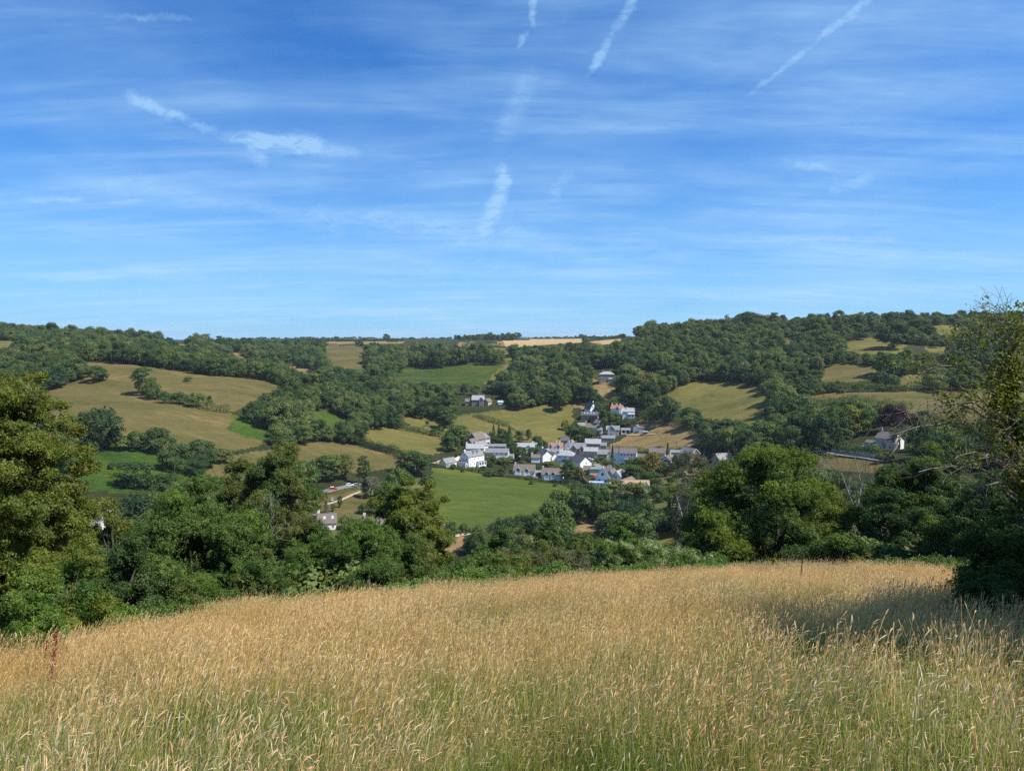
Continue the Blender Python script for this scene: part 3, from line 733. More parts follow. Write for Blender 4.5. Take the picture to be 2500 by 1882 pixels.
LANDMARKS = [(1366,975,'the big round tree topping the long pasture'),(353,925,'the twin-topped hedge tree'),(208,910,'the dark hill clump'),(240,1050,'the dome-shaped tree above the bracken'),
 (383,1070,'the globe-shaped dark tree'),(330,1150,'the bright bracken bank'),(620,1045,'the small bracken slope'),(600,990,'the lower end of the hill hedge'),(700,940,'the far corner of the hill pasture'),
 (812,1020,'the small bracken patch'),(900,1060,'the left end of the valley pasture'),(1030,1020,'the small pasture'),(1090,1060,'the foot of the small pasture'),(1150,980,'the slate-roofed farmhouse'),
 (850,870,'the distant brown field'),(1100,915,'the green slope'),(1245,880,'the grass track'),(1481,915,'the grey stone mansion'),(1580,915,'the hilltop clearing'),(1600,960,'the left tip of the hill field'),
 (1740,935,'the top of the hill field'),(1870,990,'the right edge of the hill field'),(1760,1050,'the foot of the hill field'),(1690,1070,'the parched village slope'),(2060,910,'the upper pasture'),
 (2130,850,'the hollow pasture'),(2220,925,'the thorny pasture'),(2180,1020,'the copper beech'),(2082,1025,'the yellow-green tree'),(2018,1020,'the umbrella-crowned tree'),(2171,1070,'the isolated grey-fronted house'),
 (2300,1040,'the right end of the wide pasture'),(2100,1110,'the roadside wall'),(1940,1080,'the left end of the roadside wall'),(1880,1060,'the big roadside tree'),(1684,1100,'the tan stone house'),
 (1590,1120,'the golden-green tree'),(1640,1175,'the terrace lawn'),(1555,1190,'the long tan-roofed house'),(1620,1240,'the allotment'),(1660,1305,'the valley floor meadow'),(1430,1290,'the rough clearing'),
 (1412,1230,'the tall dark tree in the row'),(1340,1240,'the corner of the vivid field'),(1095,1300,'the vegetable garden'),(1130,1340,'the ploughed strip'),(850,1170,'the parked white car'),(740,1200,'the orchard'),
 (500,1170,'the rough pasture'),(120,1150,'the left-border ash'),(1152,1115,'the tall white house'),(1214,1105,'the glazed veranda'),(1281,1145,'the first twin-gabled cottage'),(1350,1150,'the second twin-gabled cottage'),
 (1263,1125,'the black carport'),(1284,1095,'the lichened bungalow'),(1357,1095,'the orange-roofed house'),(1383,1120,'the hipped white house'),(1418,1130,'the large white gable'),(1411,1100,'the grey stone hall'),
 (1443,1110,'the dark grey stone house'),(1470,1110,'the cream-ended cottage'),(1456,1148,'the cream yellow cottage'),(1534,1115,'the long white block'),(1605,1110,'the purplish-roofed white house'),(1629,1128,'the glass-gabled wing'),
 (1485,1165,'the steep dark roof'),(1442,1000,'the steep-gabled white house'),(1440,1018,'the tan-gabled long roof'),(1506,1003,'the red-roofed villa'),(1534,1010,'the sunroom house'),(1446,1048,'the two-chimney cottage'),
 (1496,1055,'the blue-slated gabled house'),(1478,1072,'the long low outbuilding'),(1527,1052,'the white garage'),(1560,1050,'the white-gabled shed')]
def beside(px, py, land=LANDMARKS):
    """where a thing stands, in words: its nearest landmark in the photograph and the side it is on"""
    d = [math.hypot(px - a, (py - b) * 1.3) for a, b, _ in land]; i = int(np.argmin(d)); a, b, n = land[i]
    dx, dy = px - a, (py - b) * 1.6
    if abs(dx) < 9 and abs(dy) < 12: w = 'right behind'
    elif abs(dx) > abs(dy): w = ('close to the right of ' if d[i] < 26 else 'further right of ') if dx > 0 else ('close to the left of ' if d[i] < 26 else 'further left of ')
    else: w = ('just below ' if d[i] < 26 else 'well below ') if dy > 0 else ('just above ' if d[i] < 26 else 'well above ')
    return w.strip() + ' ' + n
# candidates on a jittered world grid
rs = np.random.RandomState(5)
def grid(x0, x1, y0, y1, s):
    gx, gy = np.meshgrid(np.arange(x0, x1, s), np.arange(y0, y1, s))
    gx = gx + (np.arange(gx.shape[0])[:, None] % 2) * s * .5
    return (gx + rs.uniform(-.42, .42, gx.shape) * s).ravel(), (gy + rs.uniform(-.42, .42, gx.shape) * s).ravel()
xa, ya = grid(-1100, 1300, 235, 760, 6.9)
xb, yb = grid(-1400, 1500, 760, 1900, 9.0)
gx, gy = np.concatenate([xa, xb]), np.concatenate([ya, yb])
m = np.abs(gx / gy) < 0.86; gx, gy = gx[m], gy[m]
gz = height(gx, gy)
hh = rs.uniform(9.0, 15.5, len(gx)) * (0.86 + 0.28 * (vnoise(gx, gy, 45, 21) + .5))
px_, py_ = pix(gx, gy, gz + hh * .5)
# scrub on the upper right is lower
SCRUB = [r for r in REGIONS if 'scrubby slope' in r[1]][0][0]; BELOW = [r for r in REGIONS if 'scattered trees' in r[1]][0][0]
hh = hh * np.where(rs.rand(len(hh)) < .10, 1.28, 1.0)
scr = inpoly(px_, py_, SCRUB); hh = np.where(scr, hh * rs.uniform(.35, .85, len(hh)), hh)
brk = inpoly(px_, py_, BELOW); hh = np.where(brk, hh * .8, hh)
# hidden beyond the crests?
rho = np.hypot(gx, gy)
vis = (gz + hh) / rho > bil(RUNMAX, gx * .985, gy * .985) - 0.002
px_, py_ = pix(gx, gy, gz + hh * .5)
rpx = hh * .36 * F / gy
btx, bty = pix(gx, gy, gz + hh * .12)
ok = vis.copy()
tests = ((px_, py_), (px_ - rpx * .75, py_ + rpx * .2), (px_ + rpx * .75, py_ + rpx * .2), (px_, py_ - rpx * .75), (btx, bty), (px_ - rpx * .5, bty), (px_ + rpx * .5, bty), (px_, py_ - rpx * 1.15))
for poly in OPEN:
    a = np.array(poly)
    near = (px_ > a[:, 0].min() - 40) & (px_ < a[:, 0].max() + 40) & (py_ > a[:, 1].min() - 60) & (py_ < a[:, 1].max() + 60) & ok
    idx = np.nonzero(near)[0]
    bad = np.zeros(len(idx), int)
    for tx, ty in tests: bad += inpoly(tx[idx], ty[idx], poly)
    ok[idx[bad >= 2]] = False
for poly in EXTRA_OPEN:
    for tx, ty in tests[:3] + tests[4:5]: ok &= ~inpoly(tx, ty, poly)
ok &= ~((gy > 1180) & (px_ < 1560))
ok &= ~((gy > 1150) & (px_ > 500) & (px_ < 1560))      # the bare plateau
# thin out the scrubby slope in clumps
ok &= ~(scr & (vnoise(gx, gy, 38, 31) < -0.16))
ok &= ~((np.abs(gx / gy) > .76) & (rs.rand(len(gx)) < .4))
gx, gy, gz, hh, px_, py_ = [a[ok] for a in (gx, gy, gz, hh, px_, py_)]
kk = rs.choice(8, len(gx), p=[.19, .19, .18, .18, .09, .07, .05, .05])
kk = np.where(inpoly(px_, py_, SCRUB) & (rs.rand(len(kk)) < .6), rs.choice([6, 7], len(kk)), kk)
unitH = np.array([12.4, 12.4, 12.4, 12.4, 14.3, 14.3, 7.0, 7.0, 13.0])
sc_ = hh / unitH[kk]; sc_ = np.where(kk >= 6, sc_ * .75, sc_)
rz_ = rs.uniform(0, 6.28, len(gx)); szv = rs.uniform(.82, 1.3, len(gx)); sc_ = sc_ / szv ** .4
print('woodland trees', len(gx))
# the trees that show largest are things; the rest is one mass
size_px = hh / gy
inview = (px_ > -20) & (px_ < 2520)
blk = np.interp(px_, [0,230,250,440,560,640,700,860,980,1090,1100,1300,1715,1740,1780,1990,2040,2060,2130,2400,2500],[900,960,1180,1185,1240,1110,1280,1270,1150,1150,1310,1300,1300,1150,1100,1100,1180,1240,1100,1100,850])
seen = inview & (py_ < blk)
order = np.argsort(-np.where(seen, size_px, 0))
NIND = 175
solo = np.zeros(len(gx), bool); solo[order[:NIND]] = True
for i in np.nonzero(solo)[0]:
    ph, _ = region_of(px_[i], py_[i])
    d = KINDS[kk[i]][2]
    put_tree(gx[i], gy[i], gz[i], kk[i], sc_[i], rz=rz_[i], label=('%s tree %s' % (d, beside(px_[i], py_[i]))), group='%s trees %s' % (d, beside(px_[i], py_[i])), sz=sc_[i] * szv[i])

def proto_collection(cname, items):
    """objects kept out of the scene, used only as the shapes of a stuff mass"""
    cc = bpy.data.collections.new(cname)
    for i, (nm, me) in enumerate(items):
        o = bpy.data.objects.new('%s_%s' % (nm, 'abcdefghijklmnopqrstuvwxyz'[i]), me); cc.objects.link(o)
    return cc
def scatter(name, pts, rot, scl, vidx, coll, kind='stuff', label=None):
    """one stuff object: shapes of a collection instanced on points (geometry nodes)"""
    me = bpy.data.meshes.new(name); me.vertices.add(len(pts)); me.vertices.foreach_set('co', np.ascontiguousarray(pts, np.float32).ravel())
    for nm, arr, ty, key in (('rot', rot, 'FLOAT_VECTOR', 'vector'), ('scl', scl, 'FLOAT_VECTOR', 'vector'), ('vidx', vidx, 'INT', 'value')):
        at = me.attributes.new(nm, ty, 'POINT')
        at.data.foreach_set(key, np.ascontiguousarray(arr, np.int32 if ty == 'INT' else np.float32).ravel())
    o = link(name, me)
    g = bpy.data.node_groups.new(name + '_nodes', 'GeometryNodeTree')
    g.interface.new_socket('Geometry', in_out='INPUT', socket_type='NodeSocketGeometry')
    g.interface.new_socket('Geometry', in_out='OUTPUT', socket_type='NodeSocketGeometry')
    gi = g.nodes.new('NodeGroupInput'); go = g.nodes.new('NodeGroupOutput')
    ci = g.nodes.new('GeometryNodeCollectionInfo'); ci.inputs['Collection'].default_value = coll
    ci.inputs['Separate Children'].default_value = True; ci.inputs['Reset Children'].default_value = True
    iop = g.nodes.new('GeometryNodeInstanceOnPoints'); iop.inputs['Pick Instance'].default_value = True
    def attr(nm, ty):
        a = g.nodes.new('GeometryNodeInputNamedAttribute'); a.data_type = ty; a.inputs['Name'].default_value = nm; return a.outputs['Attribute']
    g.links.new(gi.outputs[0], iop.inputs['Points']); g.links.new(ci.outputs[0], iop.inputs['Instance'])
    g.links.new(attr('vidx', 'INT'), iop.inputs['Instance Index'])
    e2r = g.nodes.new('FunctionNodeEulerToRotation'); g.links.new(attr('rot', 'FLOAT_VECTOR'), e2r.inputs[0])
    g.links.new(e2r.outputs[0], iop.inputs['Rotation'])
    g.links.new(attr('scl', 'FLOAT_VECTOR'), iop.inputs['Scale'])
    g.links.new(iop.outputs[0], go.inputs[0])
    md = o.modifiers.new('scatter', 'NODES'); md.node_group = g
    tag(o, label, None, None, kind)
    return o
wood_protos = proto_collection('tree_shapes', [('tree_shape', KINDS[i][0]) for i in range(8)])
q = ~solo
n_ = int(q.sum())
scatter('distant_woodland', np.stack([gx, gy, gz], 1)[q], np.stack([np.zeros(n_), np.zeros(n_), rz_[q]], 1),
        np.stack([sc_[q], sc_[q] * rs.uniform(.8, 1.2, n_), (sc_ * szv)[q]], 1), kk[q], wood_protos)

# ------------------------------------------------------------------ hedges
def path_world(pp, step, dmin=120.0):
    w = np.array([cast(x, y, dmin) for x, y in pp])
    out = []
    for a, b in zip(w[:-1], w[1:]):
        n = max(1, int(np.linalg.norm(b[:2] - a[:2]) / step))
        for k in range(n): out.append(a + (b - a) * k / n)
    out.append(w[-1]); out = np.array(out); out[:, 2] = height(out[:, 0], out[:, 1])
    return out
def hedge(pp, w, h, label, mat='far_leaf', leaf=.34, dens=2.6, lump=.5, name='hedge', dmin=120.0, group=None, cat='hedge', seed=None):
    rng = np.random.RandomState(seed if seed is not None else int(abs(pp[0][0] * 7 + pp[0][1])) % 10000)
    W_ = path_world(pp, 1.0, dmin)
    d = np.gradient(W_[:, :2], axis=0); d = d / np.maximum(np.linalg.norm(d, axis=1, keepdims=True), 1e-6)
    nrm = np.stack([-d[:, 1], d[:, 0]], 1)
    L = len(W_); n = int(min(L * dens * (w + 2 * h) / leaf / 2.2, 16000))
    t = rng.uniform(0, L - 1, n); i = t.astype(int)
    ang = rng.uniform(-0.15, math.pi + .15, n)
    hv = h * (1 + lump * 1.6 * vnoise(W_[i, 0], W_[i, 1], 5.0, 5) + lump * vnoise(W_[i, 0], W_[i, 1], 1.7, 6))
    rr = rng.uniform(.75, 1.05, n)
    cr, sr = np.cos(ang), np.sin(ang)
    sgnc = np.sign(cr) * np.abs(cr) ** .7; sgs = np.sign(sr) * np.abs(sr) ** .7
    P2 = W_[i, :2] + nrm[i] * (sgnc * w * .5 * rr)[:, None] + d[i] * (t - i)[:, None]
    z = height(P2[:, 0], P2[:, 1]) + np.maximum(sgs, 0) * hv * rr
    Pp = np.stack([P2[:, 0], P2[:, 1], z], 1)
    N = unit(np.stack([nrm[i, 0] * cr, nrm[i, 1] * cr, sr], 1) + rng.normal(size=(n, 3)) * .45)
    base = W_[0].copy()
    V, Q = leaf_quads(Pp - base, N, leaf * rng.uniform(.6, 1.3, n), rng, .7)
    o = link(name, mesh_np(name, V, Q, M[mat]), None, tuple(base))
    return tag(o, label, cat, group)
hedge([(352,958),(375,972),(440,985),(500,1000),(562,1008)], 5, 4.2, 'hedge of joined bushes dividing the two brown hill pastures', dens=3)
hedge([(845,1072),(930,1100),(1000,1122),(1060,1136)], 6, 5, 'thick dark hedge below the valley pasture, running down towards the big white house')
hedge([(930,1038),(1000,1052),(1060,1064),(1110,1072)], 5, 4.5, 'hedge between the small pasture and the valley pasture')
hedge([(1160,1016),(1200,1030),(1240,1042)], 5, 4, 'short hedge of bushes crossing the top of the long pasture')
hedge([(1062,1142),(1090,1140),(1150,1150),(1185,1158)], 3.2, 2.6, 'clipped hedge along the top of the vivid green field below the tall white house', leaf=.28)
hedge([(1185,1158),(1260,1168),(1320,1176),(1390,1184)], 3, 2.2, 'low hedge along the green field below the twin-gabled cottages', leaf=.28)
hedge([(1390,1184),(1415,1200),(1440,1215),(1450,1235)], 5, 3.5, 'hedge at the lower corner of the green field beside the dark lane wall', leaf=.3)
hedge([(1240,1042),(1300,1070)], 1.5, 1.2, 'thin line of tussocks across the long pasture', leaf=.3)
hedge([(1500,1096),(1560,1103),(1620,1102),(1690,1096)], 4, 3, 'hedge along the foot of the parched slope behind the terrace', leaf=.3)
hedge([(1955,980),(1990,992),(2050,990),(2150,994),(2220,1006)], 7, 5, 'line of bushes along the lower edge of the wide hillside pasture')
hedge([(1900,955),(1960,960),(2080,957),(2200,955),(2300,950)], 7, 5.5, 'thorn hedge along the top of the wide hillside pasture')
hedge([(1560,1026),(1590,1020),(1640,1030),(1700,1050),(1735,1072)], 6, 5.5, 'tall hedge between the hill field and the parched village slope')
hedge([(1945,1098),(2040,1100),(2120,1112),(2165,1120)], 5, 4.0, 'dark clipped hedge behind the pale roadside wall', leaf=.3, mat='dark_leaf')
hedge([(1950,1106),(1990,1110),(2040,1118)], 2.5, 1.2, 'low rough hedge in front of the roadside wall', leaf=.3)
hedge([(800,1207),(830,1204),(880,1192)], 2.4, 1.9, 'clipped dark hedge along the lane in front of the parked cars', leaf=.22, mat='dark_leaf')
hedge([(690,840),(760,843),(800,843)], 4, 3, 'distant hedge left of the far brown field', leaf=.6)
hedge([(700,832),(800,833),(900,833),(985,834)], 6, 5, 'far hedgerow on the skyline above the pale field strip', leaf=.8, dens=1.5)
hedge([(1128,846),(1185,843),(1228,846)], 6, 5, 'far hedge below the green strip beside the golden stubble', leaf=.7, dens=1.5)
hedge([(1190,830),(1260,828),(1330,827),(1424,825),(1520,825)], 7, 5, 'far hedgerow on the skyline behind the golden stubble field', leaf=.8, dens=1.5)
hedge([(1424,829),(1430,836),(1428,842)], 6, 6, 'hedge between the two golden stubble fields', leaf=.7, dens=1.5)
hedge([(410,838),(470,843),(505,855)], 5, 4, 'hedge across the small ridge field under the hipped farmhouse', leaf=.6)
hedge([(1440,1000),(1500,1000),(1560,1012),(1600,1018)], 6, 4.5, 'garden hedge behind the red-roofed white villa')
hedge([(1490,1042),(1560,1030)], 5, 4, 'tall garden hedge above the blue-slated gabled house')
hedge([(1055,1290),(1060,1312),(1120,1300)], 1.2, 1.0, 'low hedge around the vegetable garden', leaf=.2)
hedge([(2040,1095),(2100,1098)], 3, 2.2, 'garden hedge in front of the white garden table', leaf=.25)
hedge([(1576,1286),(1640,1286),(1740,1280)], 6, 5, 'dark hedge across the valley floor beyond the elder bushes')
# the pine shelter belt on the skyline
xs = np.linspace(1112, 1255, 56)
pts = np.array([cast(x, 829.5, 1000) for x in xs]); pts[:, 1] = 1650 + rs.uniform(-30, 30, len(xs)); pts[:, 0] = uv_of(xs, 900)[0] * pts[:, 1]; pts[:, 2] = height(pts[:, 0], pts[:, 1])
n_ = len(pts); s_ = rs.uniform(.8, 1.15, n_) * np.linspace(.85, 1.35, n_)
scatter('skyline_shelter_belt', pts, np.stack([np.zeros(n_), np.zeros(n_), rs.uniform(0, 6, n_)], 1), np.stack([s_, s_, s_], 1), rs.choice([0, 1, 2, 3, 4], n_), wood_protos)
xs = np.concatenate([np.linspace(700, 1100, 90), np.linspace(1300, 1560, 60), np.linspace(470, 700, 50)])
D_ = rs.uniform(1900, 2300, len(xs)); xx = uv_of(xs, 900)[0] * D_; n_ = len(xs)
zz_ = height(xx, D_)
s_ = rs.uniform(.25, .7, n_)
scatter('far_skyline_hedgerow', np.stack([xx, D_, zz_], 1), np.stack([np.zeros(n_), np.zeros(n_), rs.uniform(0, 6, n_)], 1), np.stack([s_ * 1.6, s_ * 1.6, s_], 1), rs.choice([0, 1, 2, 3, 6], n_), wood_protos)

# ------------------------------------------------------------------ trees one can pick out, planted where they stand (crown centre px, base py, crown width px)
def tree_at(px, pyb, wpx, hpx, k, label, mat=None, cat='tree', name='broadleaf_tree', dmin=200.0, D=None):
    g = cast(px, pyb, dmin) if D is None else None
    if D is not None:
        u = float(uv_of(px, 900)[0]); g = np.array([u * D, D, float(height(np.array([u * D]), np.array([D]))[0])])
    W0 = [10.6, 11, 11.6, 12.2, 8.2, 8.2, 9.6, 9.6, 6.0][k] ; H0 = [12.4, 12.4, 12.4, 12.4, 14.3, 14.3, 7.0, 7.0, 13.0][k]
    s = wpx * g[1] / F / W0; szz = hpx * g[1] / F / H0
    return put_tree(g[0], g[1], g[2], k, s, szz, label=label, mat=M[mat] if mat else None, cat=cat, name=name)
TREES = [
 (1366,1003,42,50,0,'big round dark tree at the top of the long pasture, shading the grass','dark_leaf'),
 (353,965,56,72,4,'tall twin-topped tree at the head of the hedge on the brown hill','far_leaf'),
 (372,975,44,46,2,'lower tree beside the tall one at the head of the hill hedge','far_leaf'),
 (400,984,34,30,6,'bush in the hill hedge beside the tall twin-topped tree','dark_leaf'),
 (438,986,40,34,7,'broad dark bush in the middle of the hill hedge','dark_leaf'),
 (480,994,44,38,6,'rounded bush in the hill hedge near its lower end','far_leaf'),
 (512,990,14,26,4,'thin upright young tree in the hill hedge','mid_leaf'),
 (180,925,60,52,0,'dark spreading tree at the left end of the brown hill pasture','dark_leaf'),
 (236,932,54,42,1,'dark round tree standing out into the brown hill pasture','dark_leaf'),
 (120,950,60,54,2,'tree at the left corner of the brown hill pasture','far_leaf'),
 (240,1098,120,106,3,'large dome-shaped tree above the bright bracken bank','far_leaf'),
 (196,1096,60,70,4,'narrow greyish tree left of the dome-shaped tree by the bracken','olive_leaf'),
 (332,1100,46,50,0,'smaller dark tree between two big ones above the bracken','dark_leaf'),
 (383,1104,72,66,1,'globe-shaped dark tree above the right end of the bracken bank','dark_leaf'),
 (422,1088,18,20,6,'small bush beside the globe-shaped dark tree','dark_leaf'),
 (490,1128,66,58,0,'round dark tree on the slope under the brown hill pasture','dark_leaf'),
 (540,1130,56,40,7,'greyish bush right of the round dark tree on the slope','olive_leaf'),
 (426,1150,80,70,2,'leafy tree below the bracken bank with a globe crown','far_leaf'),
 (330,1188,90,66,3,'dark broad tree at the foot of the bracken bank','dark_leaf'),
 (274,1145,22,18,6,'lone little bush on the bright bracken bank','dark_leaf'),
 (400,1200,80,50,7,'dark thicket bush at the foot of the bracken bank','dark_leaf'),
 (460,932,20,14,6,'lone hawthorn on the skyline edge of the upper hill pasture','olive_leaf'),
 (655,930,56,50,0,'dark tree at the far corner of the upper hill pasture','dark_leaf'),
 (805,1175,60,70,4,'tall poplar-like tree behind the parked cars','mid_leaf'),
 (785,1175,56,64,0,'leafy tree behind the red car','mid_leaf'),
 (888,1182,36,76,5,'tall dark columnar tree right of the parked white car','dark_leaf'),
 (845,1170,44,66,4,'grey-green tree between two taller ones behind the lane','olive_leaf'),
 (1020,1160,66,62,1,'dark round tree at the left corner of the green field','dark_leaf'),
 (975,1185,60,50,7,'bushy tree in the lane hedge left of the green field','mid_leaf'),
 (1042,1040,10,14,6,'lone shrub in the small pasture','dark_leaf'),
 (1083,1046,42,56,5,'dark narrow tree at the corner of the long pasture','dark_leaf'),
 (1075,1060,22,20,6,'round bush below the narrow dark tree','dark_leaf'),
 (1060,1063,22,18,6,'lone bush at the lower edge of the small pasture','dark_leaf'),
 (1120,1085,60,50,0,'tree left of the brown stone gabled house','mid_leaf'),
 (1100,1100,50,40,2,'dark tree below the small pasture, behind the tall white house','dark_leaf'),
 (1110,1075,46,40,1,'tree at the foot of the long pasture hedge','mid_leaf'),
 (1205,1066,16,32,8,'pointed conifer above the village, left of its twin','dark_leaf'),
 (1218,1068,16,34,8,'taller pointed conifer above the village','dark_leaf'),
 (1228,1078,30,34,1,'round tree among the conifers above the village','dark_leaf'),
 (1244,1088,34,50,8,'broad spruce in the village above the long white house','mid_leaf'),
 (1200,1082,28,30,0,'round garden tree behind the brown stone house','dark_leaf'),
 (1266,1080,24,30,4,'dark garden tree right of the spruce','dark_leaf'),
 (1291,1074,16,28,4,'narrow tree standing on the edge of the long pasture','dark_leaf'),
 (1312,1090,30,28,0,'garden tree at the foot of the long pasture','dark_leaf'),
 (1325,1094,26,22,7,'low garden bush beside the orange-roofed house','mid_leaf'),
 (1250,1110,28,36,2,'garden tree right of the long white house','mid_leaf'),
 (1272,1118,32,30,1,'dark garden tree below the pale bungalow roofs','dark_leaf'),
 (1318,1114,26,26,0,'round green tree right of the bungalows','mid_leaf'),
 (1298,1112,22,22,1,'round garden tree in front of the pale bungalow','mid_leaf'),
 (1191,1130,32,26,7,'round pale-green shrub beside the tall white house','olive_leaf'),
 (1207,1135,14,26,4,'narrow garden shrub right of the tall white house','mid_leaf'),
 (1230,1133,34,20,7,'olive garden hedge-bush before the long white house','olive_leaf'),
 (1232,1145,14,14,6,'small dark round shrub on the garden lawn','dark_leaf'),
 (1198,1162,36,18,7,'dark rounded bush on the top edge of the green field','dark_leaf'),
 (1225,1163,22,24,6,'conical bush beside the field-edge bush','dark_leaf'),
 (1384,1178,38,62,4,'big dark evergreen right of the second twin-gabled cottage','dark_leaf'),
 (1412,1170,30,34,0,'yellowish-green tree below the big white gable','olive_leaf'),
 (1345,1142,44,20,7,'garden bushes between the cottages','olive_leaf'),
 (1310,1152,30,20,7,'dark garden bush right of the first twin-gabled cottage','dark_leaf'),
 (1425,1083,66,46,1,'big dark tree above the grey stone hall','dark_leaf'),
 (1398,1074,40,38,0,'dark tree left of the big one above the stone hall','dark_leaf'),
 (1380,1050,22,28,1,'olive-yellow topped tree on the edge of the long pasture','gold_leaf'),
 (1403,1062,26,30,0,'dark tree beside the yellow-topped one','dark_leaf'),
 (1456,1082,28,30,2,'purple-leaved tree right of the big dark tree','copper_leaf'),
 (1447,1040,26,26,1,'purple-leaved tree below the tan-gabled long roof','copper_leaf'),
 (1472,1056,22,60,4,'dark tall tree left of the blue-slated gabled house','dark_leaf'),
 (1492,1032,40,30,0,'garden tree below the red-roofed villa','mid_leaf'),
 (1520,1040,34,20,7,'low garden bush above the little white garage','dark_leaf'),
 (1536,1044,10,14,6,'small round tree behind the little white garage','mid_leaf'),
 (1459,1006,24,26,2,'tree right of the white steep-gabled house','mid_leaf'),
 (1502,995,34,28,0,'tree behind the red-roofed villa','mid_leaf'),
 (1630,1032,60,70,1,'large dark tree left of the sunlit hill field','dark_leaf'),
 (1685,1040,54,48,0,'round dark tree in the hedge below the hill field','dark_leaf'),
 (1735,1060,60,44,7,'dark bush in the hedge below the hill field','dark_leaf'),
 (1790,1070,70,50,3,'dark tree right end of the hedge below the hill field','dark_leaf'),
 (1528,966,50,56,0,'very dark round tree right of the grey stone mansion','dark_leaf'),
 (1580,965,70,58,1,'broad olive tree right of the very dark round one','olive_leaf'),
 (1528,910,40,24,7,'flat-topped dark tree behind the mansion lawn','dark_leaf'),
 (1435,925,32,36,0,'round tree left of the grey stone mansion','mid_leaf'),
 (1570,940,40,30,1,'tree before the little hilltop clearing','mid_leaf'),
 (1495,1154,22,70,8,'tall blue-green pine spire below the long white block','blue_leaf'),
 (1592,1160,56,62,1,'golden-green tree in front of the right-hand white houses','gold_leaf'),
 (1562,1152,60,40,0,'dark garden tree left of the golden-green one','mid_leaf'),
 (1530,1160,44,30,7,'garden bush below the long white block','mid_leaf'),
 (1545,1176,56,44,2,'dark tree above the pink-tan roof','dark_leaf'),
 (1590,1188,60,40,3,'dark leafy tree right of the pink-tan roof','dark_leaf'),
 (1630,1112,16,34,8,'small pointed conifer behind the glass-gabled wing','dark_leaf'),
 (1653,1142,30,34,0,'dark garden tree right of the glass-gabled wing','dark_leaf'),
 (1638,1160,22,34,4,'dark oval tree below the glass-gabled wing','dark_leaf'),
 (1620,1158,28,34,0,'olive garden tree below the white wing','olive_leaf'),
 (1640,1182,22,20,6,'dark round bush on the terrace lawn','dark_leaf'),
 (1480,1135,26,16,7,'bright garden bush beside the cream house','lime_leaf'),
 (1462,1140,20,12,6,'dark red-brown garden shrub','olive_leaf'),
 (1345,1120,18,14,7,'garden shrub by the white gable pair','olive_leaf'),
 (2180,1056,74,72,2,'purple copper beech behind the isolated house','copper_leaf'),
 (2082,1062,84,76,1,'yellow-green tree left of the copper beech','lime_leaf'),
 (2120,1058,50,62,0,'green tree between the yellow-green one and the copper beech','mid_leaf'),
 (2145,1030,66,40,3,'dark tree crown behind the copper beech','dark_leaf'),
 (2018,1050,56,60,0,'open umbrella-crowned tree with a visible trunk','dark_leaf'),
 (1975,1066,90,80,3,'big dark tree at the left of the house wood','dark_leaf'),
 (2052,1085,60,44,0,'dark tree above the road wall','dark_leaf'),
 (2255,1060,66,62,0,'round dark tree right of the copper beech','dark_leaf'),
 (2310,1075,90,66,3,'brownish dark tree at the right of the isolated house','olive_leaf'),
 (2000,1092,60,50,1,'leafy tree standing by the roadside hedge','mid_leaf'),
 (1880,1105,90,80,2,'big leafy tree at the roadside left of the pale wall','mid_leaf'),
 (2127,1092,26,16,7,'pale round garden bush beside the isolated house','olive_leaf'),
 (2160,1128,44,30,7,'dark bush at the end of the roadside wall','dark_leaf'),
 (2240,808,54,30,0,'low dark trees under the lone ash on the skyline','dark_leaf'),
 (2190,812,28,30,1,'round-headed tree on the skyline left of the lone ash','far_leaf'),
 (2180,852,76,68,0,'big dark tree at the right of the hollow pasture','dark_leaf'),
 (2160,918,74,60,1,'bushy tree above the thorn hedge','mid_leaf'),
 (2440,795,80,36,7,'dark clump of trees on the far right skyline','dark_leaf'),
 (1829,805,56,46,0,'highest domed tree on the skyline of the great wood','dark_leaf'),
 (1994,812,46,42,1,'pointed-domed tree on the skyline right of the great wood','mid_leaf'),
 (2088,820,46,32,0,'round tree on the right skyline above the hollow pasture','mid_leaf'),
 (1262,829,26,18,0,'dark round tree at the end of the skyline shelter belt','dark_leaf'),
 (1419,826,15,11,0,'small round tree on the skyline behind the golden stubble','dark_leaf'),
 (1522,825,14,11,1,'small lone tree on the skyline left of the great wood','dark_leaf'),
 (944,832,18,18,1,'loose-crowned tree on the far skyline','mid_leaf'),
 (823,830,12,9,0,'tiny round tree on the far skyline','dark_leaf'),
 (878,845,22,14,1,'round tree at the top of the distant brown field','dark_leaf'),
 (500,832,32,18,2,'spreading tree on the left skyline','mid_leaf'),
 (1366,1275,60,86,0,'tree at the left end of the dark row below the green field','mid_leaf'),
 (1412,1280,60,92,4,'tall dark tree in the row below the green field','dark_leaf'),
 (1450,1275,54,88,1,'second dark tree in the row below the green field','dark_leaf'),
 (1480,1265,56,90,5,'tall tree in the row, beside the grey bare one','mid_leaf'),
 (1500,1240,60,76,4,'grey-green willow below the white annexe','olive_leaf'),
 (1555,1280,70,110,4,'tall willowy tree right of the twin white gables row','olive_leaf'),
 (1515,1285,60,100,5,'pale greyish willow among the row below the village','grey_leaf'),
 (1605,1225,50,46,0,'round bush right of the two white gables','mid_leaf'),
 (1650,1240,60,50,1,'round tree above the valley-floor meadow','mid_leaf'),
 (1600,1300,80,60,3,'dark round tree on the valley floor','dark_leaf'),
 (1665,1300,80,84,2,'willowy grey-green tree on the valley floor','olive_leaf'),
 (1490,1302,66,52,0,'spreading tree at the edge of the rough clearing','mid_leaf'),
 (1100,1315,40,44,0,'dark tree right of the vegetable garden','dark_leaf'),
 (1130,1305,30,30,6,'small bush at the bottom corner of the green field','mid_leaf'),
